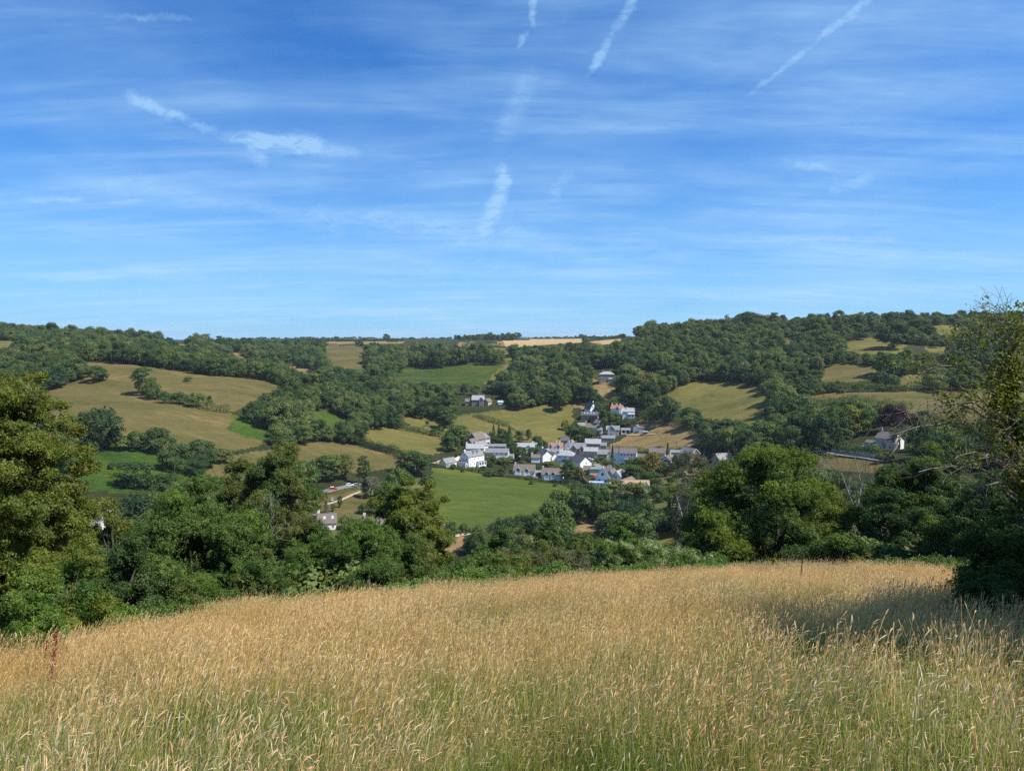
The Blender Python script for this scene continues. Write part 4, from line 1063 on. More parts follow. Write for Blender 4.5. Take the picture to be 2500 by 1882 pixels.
 (740,1200,70,80,0,'leafy tree left of the orchard lawn','mid_leaf'),
 (700,1215,80,90,2,'dark tree at the left edge of the cottage orchard','dark_leaf'),
 (755,1262,40,40,1,'bright green shrub tree behind the solar-roofed cottage','mid_leaf'),
 (735,1270,60,50,0,'grey-green garden tree left of the solar-roofed cottage','olive_leaf'),
 (905,1215,50,56,0,'greyish tree at the top of the orchard track','grey_leaf'),
 (900,1252,50,32,7,'bush in front of the orchard lawn','mid_leaf'),
 (955,1240,80,70,1,'dark tree behind the hidden cottage chimneys','dark_leaf'),
 (840,1290,40,34,6,'round bush right of the solar-roofed cottage','mid_leaf'),
 (862,1300,50,40,7,'leafy bush in the cottage garden gap','olive_leaf'),
 (1040,1200,46,44,6,'dark bush on the left edge of the vivid green field','dark_leaf'),
 (1045,1245,44,40,7,'hedge bush at the left side of the vivid green field','mid_leaf'),
 (700,1290,50,40,6,'bush left of the solar-roofed cottage','mid_leaf'),
 (1010,1262,60,60,2,'tree behind the bright white cottage','mid_leaf'),
]
for px, pb, w, h, k, lab, mt in TREES:
    tree_at(px, pb, w, h, k, lab, mt)
tree_at(830, 1238, 14, 32, 5, 'dark clipped cypress, egg-shaped, on the orchard lawn', 'dark_leaf', 'cypress', 'clipped_cypress')
tree_at(798, 1222, 6, 26, 5, 'thin golden cypress column by the lane hedge', 'gold_leaf', 'cypress', 'golden_cypress')
tree_at(796, 1252, 24, 34, 8, 'small blue spruce behind the solar-roofed cottage', 'blue_leaf', 'spruce', 'blue_spruce')
tree_at(813, 1248, 12, 20, 5, 'small green cone-shaped bush beside the blue spruce', 'mid_leaf', 'bush', 'cone_bush')
# cedar before the isolated house: flat plates on a bare trunk
def plate_tree(px, pyb, D, h, plates, label, mat, name, leaf=.22, n=420, trunk_r=.22):
    u = float(uv_of(px, pyb)[0]); g = (u * D, D, float(height(np.array([u * D]), np.array([D]))[0]))
    rng = np.random.RandomState(int(px)); root = empty(name, g, 0, label, 'tree')
    P_, N_ = [], []; mb = MB(); mb.tube([(0, 0, -.5), (0.1, 0, h * .5), (0, 0, h * .95)], [trunk_r, trunk_r * .8, trunk_r * .2], 7)
    for (ox, oy, oz, r, t) in plates:
        d = sphere_pts(n, rng) * rng.uniform(.3, 1.0, (n, 1)) ** .5
        P_.append(d * np.array([r, r, t]) + np.array([ox, oy, oz])); N_.append(unit(rng.normal(size=(n, 3)) * .5 + np.array([0, 0, 1])))
        mb.tube([(0, 0, oz - .8), (ox * .5, oy * .5, oz - .3), (ox, oy, oz - .1)], [trunk_r * .4, trunk_r * .3, trunk_r * .1], 5)
    P_ = np.concatenate(P_); N_ = np.concatenate(N_)
    V, Q = leaf_quads(P_, N_, leaf * rng.uniform(.6, 1.3, len(P_)), rng, .5)
    link('crown', mesh_np('crown', V, Q, M[mat]), root); link('trunk', mb.mesh('trunk', M['bark'], True), root)
cg = cast(2196, 1096, 200)
plate_tree(2196, 1096, cg[1] - 4, 8.6, [(-2.2,0,7.2,2.6,.5),(1.6,.6,7.6,3.0,.6),(0,0,8.3,2.2,.5),(3.2,0,6.3,2.4,.4),(4.4,.5,5.3,1.9,.35),(-3,.4,6.2,1.8,.35),(.6,-1,7,2,.4)], 'flat-topped cedar standing in front of the isolated house', 'dark_leaf', 'cedar_tree')
lg = cast(2245, 812, 300)
plate_tree(2246, 800, lg[1], 15, [(-3.4,0,12.2,3,1.6),(3,0,12.6,3.2,1.5),(0,0,14.3,3.4,1.4),(-.6,1,11,3,1.2),(5.6,0,11,1.9,1.0),(-5.8,0,10.8,1.8,.9)], 'lone open-crowned ash standing tall on the right skyline', 'olive_leaf', 'ash_tree', leaf=.34, n=210, trunk_r=.4)

# ------------------------------------------------------------------ buildings
def window_me(w, h, bars=1, frame='frame', glass='glass', name='window'):
    key = ('win', round(w, 2), round(h, 2), bars, frame, glass)
    if key in MATVAR: return MATVAR[key]
    mb = MB(); t = .09
    # faces -Y; sill at the origin's height, centred on x
    mb.box(-w/2, w/2, -.02, .06, 0, h, 1)
    mb.box(-w/2 - t, -w/2, -.06, .05, -t, h + t, 0); mb.box(w/2, w/2 + t, -.06, .05, -t, h + t, 0)
    mb.box(-w/2, w/2, -.06, .05, h, h + t, 0); mb.box(-w/2 , w/2, -.10, .05, -t, 0, 0)
    for k in range(bars):
        x = -w/2 + w * (k + 1) / (bars + 1); mb.box(x - .03, x + .03, -.045, -.02, 0, h, 0)
    MATVAR[key] = mb.mesh(name, [M[frame], M[glass]])
    return MATVAR[key]
def put_win(root, x, y, z, rz, w=1.0, h=1.15, bars=1, name='window', glass='glass', frame='frame'):
    o = link(name, window_me(w, h, bars, frame, glass), root, (x, y, z)); o.rotation_euler = (0, 0, rz); return o
def gable_roof(mb, L, Wd, e, r, ov=.35, t=.18, cx=0, cy=0, z0=0, along='x', hip=0.0):
    """two slabs (or four with hip) over a footprint L x Wd, ridge along x"""
    hl, hw = L / 2 + ov, Wd / 2
    k = (r - e) / hw; ez = e - ov * k; hw2 = hw + ov
    h_ = hip
    def T(x, y, z):
        return (cx + x, cy + y, z0 + z) if along == 'x' else (cx - y, cy + x, z0 + z)
    if h_ <= 0:
        mb.slab([T(-hl, -hw2, ez), T(hl, -hw2, ez), T(hl, 0, r), T(-hl, 0, r)], t)
        mb.slab([T(hl, hw2, ez), T(-hl, hw2, ez), T(-hl, 0, r), T(hl, 0, r)], t)
        mb.box(*sum([[min(a, b), max(a, b)] for a, b in zip(T(-hl, -.12, r - .06), T(hl, .12, r + .07))], []))
    else:
        a = [T(-hl, -hw2, ez), T(hl, -hw2, ez), T(hl, hw2, ez), T(-hl, hw2, ez), T(-hl + h_, 0, r), T(hl - h_, 0, r)]
        b = [(x, y, z - t) for x, y, z in a]
        mb.add(a + b, [(0,1,5,4),(1,2,5),(2,3,4,5),(3,0,4),(6,7,1,0),(7,8,2,1),(8,9,3,2),(9,6,0,3),(9,8,7,6)])
def gable_walls(mb, L, Wd, e, r, cx=0, cy=0, along='x', foot=2.0, mi=0, hip=False):
    def T(x, y, z): return (cx + x, cy + y, z) if along == 'x' else (cx - y, cy + x, z)
    a, b = L / 2, Wd / 2
    v = [T(-a,-b,-foot),T(a,-b,-foot),T(a,b,-foot),T(-a,b,-foot),T(-a,-b,e),T(a,-b,e),T(a,b,e),T(-a,b,e)]
    if hip:
        mb.add(v, [(0,1,5,4),(1,2,6,5),(2,3,7,6),(3,0,4,7)], mi); return
    v += [T(-a, 0, r - .03), T(a, 0, r - .03)]
    mb.add(v, [(0,1,5,4),(1,2,6,9,5),(2,3,7,6),(3,0,4,8,7)], mi)
HOUSES = []
def house(px, py, L, Wd, e, r, yaw, wall, roof, label, name='house', cat='house', hip=0.0, chim=(), rows=((.9, 4),), back=0,
          side_r=(), side_l=(), gables=(), dorm=(), lean=None, porch=None, door=True, D=None, extra=None, chim_mat='white', ww=.72, wh=.9, skylights=(), solar=None, bargew=False, dmin=200.0, group=None):
    if D is None: g = cast(px, py, dmin)
    else:
        u = float(uv_of(px, 900)[0]); g = np.array([u * D, D, float(height(np.array([u * D]), np.array([D]))[0])])
    yr = math.radians(yaw)
    root = empty(name, tuple(g), yr, label, cat, group)
    HOUSES.append((g[0], g[1], max(L, Wd) * .6))
    mb = MB(); gable_walls(mb, L, Wd, e, r, hip=hip > 0)
    link('wall', mb.mesh('wall', M[wall]), root)
    mb = MB(); gable_roof(mb, L, Wd, e, r, hip=hip); rf = link('roof', mb.mesh('roof', M[roof]), root)
    if bargew:
        b2 = MB(); k = (r - e) / (Wd / 2)
        for sx in (-1, 1):
            for sy in (-1, 1):
                x = sx * (L / 2 + .38)
                b2.slab([(x - .04, sy * (Wd/2 + .35), e - .35 * k + .02), (x + .04, sy * (Wd/2 + .35), e - .35 * k + .02), (x + .04, 0, r + .02), (x - .04, 0, r + .02)], .28)
        link('bargeboard', b2.mesh('bargeboard', M['frame']), rf)
    for (cx, cy, ch) in chim:
        b2 = MB(); zz = r - abs(cy) * (r - e) / (Wd / 2)
        b2.box(cx - .45, cx + .45, cy - .35, cy + .35, zz - 1.0, r + ch); b2.box(cx - .52, cx + .52, cy - .42, cy + .42, r + ch, r + ch + .12)
        co = link('chimney', b2.mesh('chimney', M[chim_mat]), rf)
        for q in (-.22, .22):
            b3 = MB(); b3.tube([(cx + q, cy, r + ch + .12), (cx + q, cy, r + ch + .5)], [.13, .10], 6)
            link('chimney_pot', b3.mesh('chimney_pot', M['brick']), root)
    for z, n in rows:
        for i in range(n):
            x = -L / 2 + L * (i + .5) / n
            if door and z < 1.5 and i == n // 2 and n > 2:
                b2 = MB(); b2.box(-.5, .5, -.07, .03, 0, 2.05); d_ = link('door', b2.mesh('door', M['green_paint']), root, (x, -Wd / 2, .05)); continue
            put_win(root, x, -Wd / 2, z, 0, ww, wh)
    for lst, sx in ((side_r, 1), (side_l, -1)):
        for it in lst:
            y, z = it[:2]; w_, h_ = (it[2], it[3]) if len(it) > 3 else (ww * .9, wh)
            put_win(root, sx * L / 2, y, z, sx * math.pi / 2, w_, h_, it[4] if len(it) > 4 else 1)
    k = (r - e) / (Wd / 2)
    for (gx_, gw, proj, gr, wz) in gables:            # gabled bays on the front, ridge running back into the roof
        gy0 = -Wd / 2 - proj; depth = proj + Wd / 2
        ge = max(e - .3, gr - gw / 2 * 1.15)
        bay = MB(); gable_walls(bay, depth, gw, ge, gr, cx=gx_, cy=gy0 + depth / 2, along='y')
        bo = link('gable_bay', bay.mesh('gable_bay', M[wall]), root)
        b2 = MB(); gable_roof(b2, depth, gw, ge, gr, cx=gx_, cy=gy0 + depth / 2, along='y', ov=.25, t=.15)
        link('bay_roof', b2.mesh('bay_roof', M[roof]), bo)
        for z in (wz if hasattr(wz, '__len__') else (wz,)):
            put_win(bo, gx_, gy0, z, 0, min(gw * .45, 1.6), 1.2, 1)
        for sy in (-1, 1):
            b3 = MB(); kk_ = (gr - ge) / (gw / 2)
            b3.slab([(gx_ + sy * (gw/2 + .25), gy0 - .3, ge - .25 * kk_ + .02), (gx_ + sy * (gw/2 + .25), gy0 - .22, ge - .25 * kk_ + .02), (gx_, gy0 - .22, gr + .02), (gx_, gy0 - .3, gr + .02)], .25)
            link('bargeboard', b3.mesh('bargeboard', M['frame']), bo)
    for (dx, dw, dh) in dorm:                          # dormers standing in the roof slope
        y0 = -Wd / 2 * .72; zb = e + (Wd / 2 + y0) * k
        b2 = MB(); gable_walls(b2, Wd * .3, dw, dh * .65, dh, cx=dx, cy=y0 + Wd * .15, along='y', foot=.3)
        do = link('dormer', b2.mesh('dormer', M[wall]), root, (0, 0, zb))
        b3 = MB(); gable_roof(b3, Wd * .3, dw, dh * .65, dh, cx=dx, cy=y0 + Wd * .15, along='y', ov=.15, t=.1); link('dormer_roof', b3.mesh('dormer_roof', M[roof]), do)
        put_win(do, dx, y0, .15, 0, dw * .6, dh * .5, 1)
    for (sx_, w_) in skylights:
        y0, y1 = -Wd / 2 * .62, -Wd / 2 * .32
        b2 = MB(); b2.slab([(sx_ - w_/2, y0, r + y0 * k + .05), (sx_ + w_/2, y0, r + y0 * k + .05), (sx_ + w_/2, y1, r + y1 * k + .05), (sx_ - w_/2, y1, r + y1 * k + .05)], .12)
        link('skylight', b2.mesh('skylight', M['skyglass']), rf)
    if solar:
        x0, x1, nx_, nz_ = solar
        for a in range(nx_):
            for b in range(nz_):
                xa, xb = x0 + (x1 - x0) * a / nx_ + .03, x0 + (x1 - x0) * (a + 1) / nx_ - .03
                ya_, yb_ = [-Wd / 2 * (.90 - .72 * (b + f) / nz_) for f in (.03, .97)]
                b2 = MB(); b2.slab([(xa, ya_, r + ya_ * k + .1), (xb, ya_, r + ya_ * k + .1), (xb, yb_, r + yb_ * k + .1), (xa, yb_, r + yb_ * k + .1)], .06)
                link('solar_panel', b2.mesh('solar_panel', M['solar']), rf)
    if lean:                                            # a lean-to along the front
        x0, x1, dp, hh_, mt, rmt = lean
        b2 = MB(); b2.box(x0, x1, -Wd / 2 - dp, -Wd / 2 + .01, -1.5, hh_ - .45)
        lo = link('lean_to', b2.mesh('lean_to', M[mt]), root)
        b3 = MB(); b3.slab([(x0 - .15, -Wd/2 - dp - .2, hh_ - .55), (x1 + .15, -Wd/2 - dp - .2, hh_ - .55), (x1 + .15, -Wd/2 + .02, hh_ + .35), (x0 - .15, -Wd/2 + .02, hh_ + .35)], .1)
        link('lean_to_roof', b3.mesh('lean_to_roof', M[rmt]), lo)
        nn = max(2, int((x1 - x0) / 1.8))
        for i in range(nn): put_win(lo, x0 + (x1 - x0) * (i + .5) / nn, -Wd/2 - dp, .5, 0, (x1 - x0) / nn * .7, 1.3, 1)
    if extra:                                           # lower wings: (cx, cy, L, W, eave, ridge, along, wall, roof)
        for (cx, cy, l_, w_, e_, r_, al, wm, rm) in extra:
            b2 = MB(); gable_walls(b2, l_, w_, e_, r_, cx, cy, al); wo2_ = link('wing', b2.mesh('wing', M[wm]), root)
            b3 = MB(); gable_roof(b3, l_, w_, e_, r_, cx=cx, cy=cy, along=al, ov=.25); link('wing_roof', b3.mesh('wing_roof', M[rm]), wo2_)
            if al == 'x': put_win(wo2_, cx, cy - w_ / 2, .9, 0)
            else: put_win(wo2_, cx, cy - l_ / 2, .9, 0)
    return root
H_ = house
# the village
H_(1152,1135,13.5,8.2,6.2,9.2,48,'white','slate','tall three-storey white house with two white dormers, at the left end of the village',
   chim=((-6.2,0,.9),), rows=((1.2,4),(3.9,4)), side_l=((-2.4,.8),(2.2,.8,1.2,1.3),(-2.2,3.8),(0,3.8),(2.2,3.8),(0,6.3,.8,1)), dorm=((-.5,1.5,2),(3,1.5,2)), lean=(0,6.7,2.2,2.5,'white','slate'),
   extra=((-7.9,-.3,6.5,2.2,2.6,3.6,'y','blueish','slate'),))
H_(1160,1112,11.5,7,5.4,8.0,4,'cream','paleslate','house with a broad pale slate roof standing behind the tall white house', chim=((-5.4,0,.8),(4.8,0,.6)), rows=((3.6,3),))
H_(1214,1120,15,6.5,4.8,7.0,-6,'white','slate','long low white house with a glazed veranda, right of the tall white house', rows=((3.3,5),), side_r=((0,3.2),(0,.9)),
   lean=(-6.5,5.5,2.2,2.4,'white','slate'), extra=((8.6,-.8,4.5,4,2.6,3.6,'x','white','slate'),))
H_(1164,1088,12,8,5.2,9.8,62,'pinkstone','brownroof','steep-gabled house of pinkish brown stone above the pale slate roof', rows=((2.5,3),), side_l=((0,4.6,1.2,1.6),(-2,1.4),(2,1.4)), bargew=True)
H_(1152,1096,7,5.5,4.2,7.2,62,'pinkstone','brownroof','small steep brown stone gable in front of the larger one', rows=(), side_l=((0,2.4),))
H_(1184,1083,6.5,6.5,5.0,7.6,10,'cream','slate','small hipped slate house with cream walls right of the brown stone gables', hip=3.0, chim=((2.4,0,1.1),), rows=((3.0,2),(.6,2)), lean=(-2.5,2.5,2,2.4,'cream','skyglass'), chim_mat='stone')
H_(1172,1099,8.5,7,3.6,6.4,38,'white','slate','low slate-roofed cottage wedged between the stone gable and the white houses', rows=((1,3),), side_l=((0,3.0),))
H_(1094,1137,8.5,6,2.6,5.0,46,'white','slate','low slate garage with a white gable at the left end of the village', cat='garage', rows=((.9,1),), side_l=((0,1),), door=False)
H_(1281,1160,12.5,8,3.2,6.8,-6,'white','brownroof','white cottage with two pointed front gables, the one nearer the tall white house', chim=((-5.6,0,.7),),
   rows=((.8,5),), gables=((-3.6,3.4,.5,6.0,(3.4,)),(1.4,3.4,.5,5.6,(3.1,))), side_r=((0,3.2),), extra=((8.4,-1,4.6,4.4,2.3,3.4,'x','white','slate'),))
H_(1350,1168,12.5,8,3.0,6.4,-8,'white','brownroof','second white cottage with two pointed front gables, half hidden by a big dark evergreen', chim=((-5.9,0,.6),),
   rows=((.7,4),), gables=((-3.4,3.0,.5,5.2,(3.0,)),(.4,3.0,.5,5.2,(3.0,))))
H_(1284,1099,12,7.5,3.0,5.2,-4,'greywall','paleslate','bungalow with a wide pale lichened roof behind the village gardens', rows=((.9,4),), extra=((2,-4.2,5,5,2.4,4.2,'y','white','slate'),))
H_(1312,1092,7,5,2.8,4.6,0,'white','paleslate','small pale-roofed outbuilding right of the lichened bungalow', rows=((.9,2),), door=False, cat='outbuilding')
H_(1212,1096,13,5.5,2.4,3.6,-3,'greywall','slate','long low grey garage row behind the blue car', cat='garage', rows=((.8,3),), door=False)
H_(1357,1105,9.5,6.8,4.6,7.2,-6,'white','redroof','white house with an orange tiled roof and two pointed gables', chim=((.5,0,1.0),(2.6,0,1.0)), rows=((.6,4),), gables=((-3.5,2.8,.7,7.0,(3.6,)),(1.6,3.0,1.4,7.0,(3.9,.8))), side_r=((0,3.2),))
H_(1379,1090,5.8,5,4.8,7.0,-4,'stone','darkslate','dark-roofed little house behind the orange-roofed one', rows=((3,2),))
H_(1308,1127,5.6,4.6,3.2,5.0,-4,'white','brownroof','small white cottage with a weathered brown roof left of the white gable pair', rows=(), side_r=(), chim=((-2.4,0,.7),))
H_(1330,1124,9,7,4.4,7.4,112,'white','darkslate','white cottage whose tall blank gable faces down the valley', chim=((-4.2,0,.9),(3.8,0,.9)), rows=((3,2),), extra=((-1.5,-5.2,7,5,3.0,5.4,'x','white','slate'),))
H_(1344,1118,7,6,4.0,6.2,-4,'tanstone','slate','grey-roofed tan stone cottage behind the blank white gable', rows=((2.8,2),))
H_(1383,1130,10.5,8.5,5.6,8.2,-14,'white','paleslate','square white house with a hipped pale slate roof in the middle of the village', hip=3.6, rows=((3.8,3),(.9,3)), side_l=((-1.5,3.8),(1.5,3.8)))
H_(1418,1143,11,8.4,4.8,8.4,118,'white','darkslate','large white gable-ended house with a dark roof and a single tiny window', rows=((3.3,3),), side_l=((-.4,3.6,.7,.9),), lean=None)
H_(1411,1112,10.5,7.5,5.4,8.8,-8,'stone','slate','grey stone hall with two pointed front gables and pale bargeboards', rows=((1,3),), gables=((-2.8,4.0,.8,8.0,(4.2,1.2)),(2.6,3.4,.6,7.6,(4.2,))), chim=((-4.9,0,1.3),(-1.4,0,1.0)), chim_mat='brick')
H_(1392,1101,7.5,6,4.8,7.6,60,'white','slate','little white gabled house with brick chimneys left of the stone hall', chim=((-3,0,1.2),), chim_mat='brick', rows=((3,2),), side_l=((0,3.6),))
H_(1448,1100,10.5,7.5,5.6,8.4,-10,'stone','paleslate','stone house with a bright pale slate roof, highest at the right of the old village', rows=((3.6,3),), side_l=((0,3.8),), chim=((-.5,0,.6),), chim_mat='stone', extra=((7,0,4.5,5,4.2,6.0,'x','stone','slate'),))
H_(1443,1119,8.4,6.5,5.4,7.6,-12,'stone','paleslate','dark grey stone house with light bargeboards below the bright slate roof', rows=((3.3,2),(.8,3)), bargew=True)
H_(1470,1117,12.5,6.2,3.0,5.6,-8,'stone','slate','long single-storey grey cottage with a cream gable end', rows=((.9,3),), side_r=((0,2.8,.7,.7),), extra=((5.2,-1.8,4,4.5,2.8,5.0,'y','cream','slate'),))
H_(1456,1156,8.2,6.6,3.6,6.0,-6,'cream','slate','cream yellow cottage with a hipped grey roof and a tall cream chimney', hip=2.8, chim=((-.8,-1.8,.9),), chim_mat='cream', rows=(), extra=((-5.4,.4,4.5,4.6,2.6,4.6,'x','stone','brownroof'),))
H_(1534,1127,10.5,7.4,6.2,9.0,-14,'white','purpleroof','long white block with a purplish roof and two rows of windows', rows=((4.4,5),(1.4,5)), side_r=((0,2.2),), lean=(-2,1.8,2.2,2.9,'white','purpleroof'),
   extra=((-8.3,.3,6,7,5.9,8.6,'x','white','purpleroof'),(8.0,.8,4.6,4.6,3.0,5.4,'x','white','purpleroof')))
H_(1605,1122,9.6,7,5.0,7.6,-14,'white','purpleroof','white two-storey house with purplish roof beside the glass-gabled wing', rows=((3.3,3),(.8,3)), chim=((1.6,0,1.2),(.2,0,1.0)), chim_mat='brick', side_r=((0,3.2),))
H_(1629,1134,7.6,6.4,3.2,5.6,62,'white','brownroof','low white wing with a glazed gable and brown roof', rows=((.9,2),), side_l=((-1.9,.7,1.5,2.2,2),(0,.7,1.6,2.9,2),(1.9,.7,1.5,2.2,2)))
H_(1480,1176,11,9,3.4,9.2,60,'white','darkslate','big steep dark-brown roofed house at the head of the lane', rows=((.9,3),), side_l=((-2,1,1.2,1.3),(2,1,1.2,1.3),(0,4.4,1.6,1.6)), chim=((-4.6,0,.3),), bargew=True)
H_(1494,1176,8,7.4,3.2,7.4,62,'blueish','brownroof','brown-tiled gable joined to the steep dark roof', rows=((.9,2),), side_l=((0,1,2.2,1.4,2),(0,3.8,1.2,1.2)))
H_(1512,1176,9.5,6.2,3.6,7.0,60,'white','paleslate','narrow white gabled wing with dark roof lights', rows=((1,2),), side_l=((0,3.2),), skylights=((-1.5,1.4),(1.5,1.4)))
H_(1532,1190,10,8,2.8,5.6,55,'white','brownroof','low brown roof between the white wing and the tan-roofed house', rows=((.9,3),))
H_(1550,1200,14.5,7.8,3.2,6.4,-6,'white','tanroof','long house with a pinkish tan roof and twin white gables at its right end', rows=((.8,5),), gables=((3.0,3.6,1.2,6.0,(3.2,.7)),(6.0,2.8,1.2,5.8,(3.2,))), side_r=((0,3.2),))
H_(1684,1128,9.5,7.4,5.4,8.6,118,'tanstone','slate','tan stone house with a slate roof partly behind the bare grey tree', rows=((3.6,3),(.9,3)), side_l=((0,4,1,1.2),(0,1,1,1.2)), bargew=True)
H_(1765,1140,9.5,7.0,4.8,7.8,20,'tanstone','slate','slate-roofed stone house showing between the bare grey tree and the big oak', rows=((3.6,3),(.9,3)), chim=((3.6,0,.5),), chim_mat='stone')
H_(1652,1112,7.5,4.5,2.5,3.6,0,'white','slate','low garage left of the tan stone house', cat='garage', rows=((.5,2),), door=False)
# above the village
H_(1442,1005,9.5,6.6,2.8,8.0,114,'white','darkslate','white house with a very steep gable standing alone above the village', rows=((.8,2),), side_l=((-.8,3.6,.7,.9),(.8,3.6,.7,.9),(0,.6,2.6,1.6,2)), chim=((-3.8,0,.8),), chim_mat='white')
H_(1440,1022,13.5,7,3.4,5.8,-12,'tanstone','darkslate','long dark-roofed house with a row of roof lights and a tan gable end', rows=((.9,4),), skylights=((-4,.9),(-1.5,.9),(1,.9),(3.4,.9)))
H_(1506,1009,8.8,7.6,4.2,7.0,-18,'white','redroof','white villa with a red tiled roof and three white chimneys', rows=((.9,3),), chim=((-4,0,1.0),(-.4,0,1.0),(2.6,-1,.9)), gables=((1.2,3.8,1.2,6.6,(3.4,)),))
H_(1534,1016,9.4,7.2,4.2,6.8,-8,'white','paleslate','white house with a pale slate roof and glazed sunroom right of the red-roofed villa', rows=((3,3),), chim=((-3.9,0,.9),(-1.2,-1,.6)), lean=(-.5,4.7,2.6,2.7,'white','skyglass'))
H_(1446,1055,10.5,7,4.2,7.0,-10,'white','brownroof','grey-brown roofed cottage with a white chimney at each end', rows=((3,3),), chim=((-4.9,0,.9),(4.6,0,.9)), side_r=((0,1),), extra=((6,-2.4,3.6,3.6,2.6,4.4,'x','white','slate'),))
H_(1460,1045,6,5,4,6.8,130,'stone','slate','narrow slate roof with a pale verge behind the two-chimney cottage', rows=())
H_(1496,1062,9,7,4.6,7.2,-6,'greywall','slate','blue-grey slated house with a big pointed front gable', rows=((.8,3),), gables=((-1.2,5.4,1.2,8.2,(4.2,.8)),), bargew=True)
H_(1478,1076,13.5,5.4,2.5,4.2,-6,'greywall','slate','long low grey-roofed outbuilding with a pale rounded end', cat='outbuilding', rows=((.8,4),), door=False)
H_(1420,1046,6,5,2.6,4.6,10,'cream','slate','tiny cream-walled cottage among dark trees', rows=((.9,2),))
def shed(px, py, L, Wd, h0, h1, yaw, wall, roof, label, openings=(), name='shed', cat='shed', D=None, wall2=None):
    g = cast(px, py, 200) if D is None else np.array([float(uv_of(px, 900)[0]) * D, D, 0])
    if D is not None: g[2] = float(height(g[:1], g[1:2])[0])
    root = empty(name, tuple(g), math.radians(yaw), label, cat)
    mb = MB(); mb.box(-L/2, L/2, -Wd/2, Wd/2, -1.2, min(h0, h1)); link('wall', mb.mesh('wall', M[wall]), root)
    mb = MB(); mb.slab([(-L/2-.2, -Wd/2-.2, h0), (L/2+.2, -Wd/2-.2, h0), (L/2+.2, Wd/2+.2, h1), (-L/2-.2, Wd/2+.2, h1)], .15); link('roof', mb.mesh('roof', M[roof]), root)
    for x, w, h in openings:
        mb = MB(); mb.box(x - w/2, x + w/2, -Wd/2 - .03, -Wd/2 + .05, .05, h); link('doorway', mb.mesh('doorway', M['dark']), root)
    return root
H_(1527,1056,6.5,5,2.4,3.6,-4,'white','slate','little white double garage with two dark openings', cat='garage', rows=(), door=False, name='garage').name
g_ = bpy.context.scene.objects
b = MB()
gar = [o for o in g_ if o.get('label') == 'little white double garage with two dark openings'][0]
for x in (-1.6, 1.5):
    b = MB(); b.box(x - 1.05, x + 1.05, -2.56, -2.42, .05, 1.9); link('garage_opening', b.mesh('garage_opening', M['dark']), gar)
H_(1556,1051,5.5,5,2.8,4.4,62,'white','slate','white-gabled shed with a green side wall at the edge of the parched slope', cat='shed', rows=(), door=False, name='shed')
shed(1566,1052, 4.6,4,2.5,2.9,-4,'greywall','purpleroof','purple-roofed lean-to shed beside the white-gabled shed')
shed(1575,1060,3.4,3,1.9,2.2,0,'green_paint','paleslate','small dark green stable shed on the parched slope', ((0,2.4,1.5),))
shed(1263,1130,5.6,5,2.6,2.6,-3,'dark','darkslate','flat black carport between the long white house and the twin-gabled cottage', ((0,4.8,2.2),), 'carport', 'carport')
H_(1456,1187,7.5,4.6,2.6,2.9,-8,'white','skyglass','flat-roofed white annexe with tall windows beside the dark lane wall', name='annexe', cat='annexe', rows=((.3,4),), wh=1.9, door=False)
shed(1066,1306,3.2,2.4,1.7,2.0,-6,'greywall','darkslate','small grey shed at the foot of the vegetable garden')
shed(392,1194,6,4,2.2,2.6,-5,'greywall','darkslate','small dark-roofed shed at the foot of the bracken slope, by a white van', ((0,2,1.7),))
# farther houses
H_(1481,930,13.5,9,6.4,8.6,-4,'stone','paleslate','square grey stone mansion with a low hipped pale roof and two chimneys', name='mansion', hip=4.2, rows=((3.9,5),(1.0,5)), chim=((-3.2,0,1.3),(3.2,0,1.3)), chim_mat='brick', ww=1.1, wh=1.6, lean=(1.5,5.5,1.2,2.6,'cream','paleslate'))
H_(1168,988,10.5,8,4.8,8.4,-6,'stone','paleslate','farmhouse with a bright pale slate roof and stone walls below the central wood', rows=((3,3),), gables=((3.2,3.6,1.0,7.4,(3.4,)),), chim=((.4,0,.9),(4.8,0,.7)), chim_mat='stone')
H_(1149,988,9,6,3.2,5.6,0,'pinkstone','brownroof','low brown-roofed barn left of the slate-roofed farmhouse', name='barn', cat='barn', rows=((1,2),), door=False)
H_(1190,988,6.5,5,3.2,5.6,62,'tanstone','brownroof','small gabled stone outbuilding right of the slate-roofed farmhouse', name='outbuilding', cat='outbuilding', rows=(), side_l=((0,2,1,1.2),), bargew=True)
H_(1221,986,4.5,3.2,1.8,3.0,20,'skyglass','skyglass','little greenhouse in the farmhouse garden', name='greenhouse', cat='greenhouse', rows=(), door=False)
H_(1520,985,6,4,2.2,3.4,-8,'blueish','paleslate','pale blue summerhouse just behind the red-roofed villa', name='summerhouse', cat='summerhouse', rows=(), door=False)
H_(419,834,17,9,2.8,5.4,-3,'white','slate','hipped white bungalow on the left skyline', hip=4, rows=((.8,5),), chim=(), ww=1.8)
shed(150,874,24,12,3.2,5.0,-24,'greywall','skyglass','long grey metal barn roof on the left ridge', name='barn', cat='barn')
H_(640,842,14,7,2.6,4.4,0,'white','slate','long white farm building far off behind the left woods', name='farm_building', cat='farm building', rows=((.8,3),), door=False)
H_(618,842,10,6,2.6,4.2,0,'white','slate','smaller white farm building left of the long one', name='farm_building', cat='farm building', rows=((.8,2),), door=False)
H_(729,842,7,6,3,5,0,'white','slate','tiny white cottage far off left of the brown field', rows=((.8,2),))
H_(2171,1096,8.4,7.4,5.0,7.6,-62,'greywall','purpleroof','isolated grey-fronted house with shade coloured into its front and sun into its gable', rows=((3.3,3),(.8,3)), chim=((-3.9,0,1.3),), chim_mat='stone', side_r=((0,3.4,.9,1.3),(0,.9,.9,1.3)),  # grey wall colour carries the shade on the front
   extra=((-7.4,.5,6.4,4.0,2.0,3.0,'x','greywall','purpleroof'),))
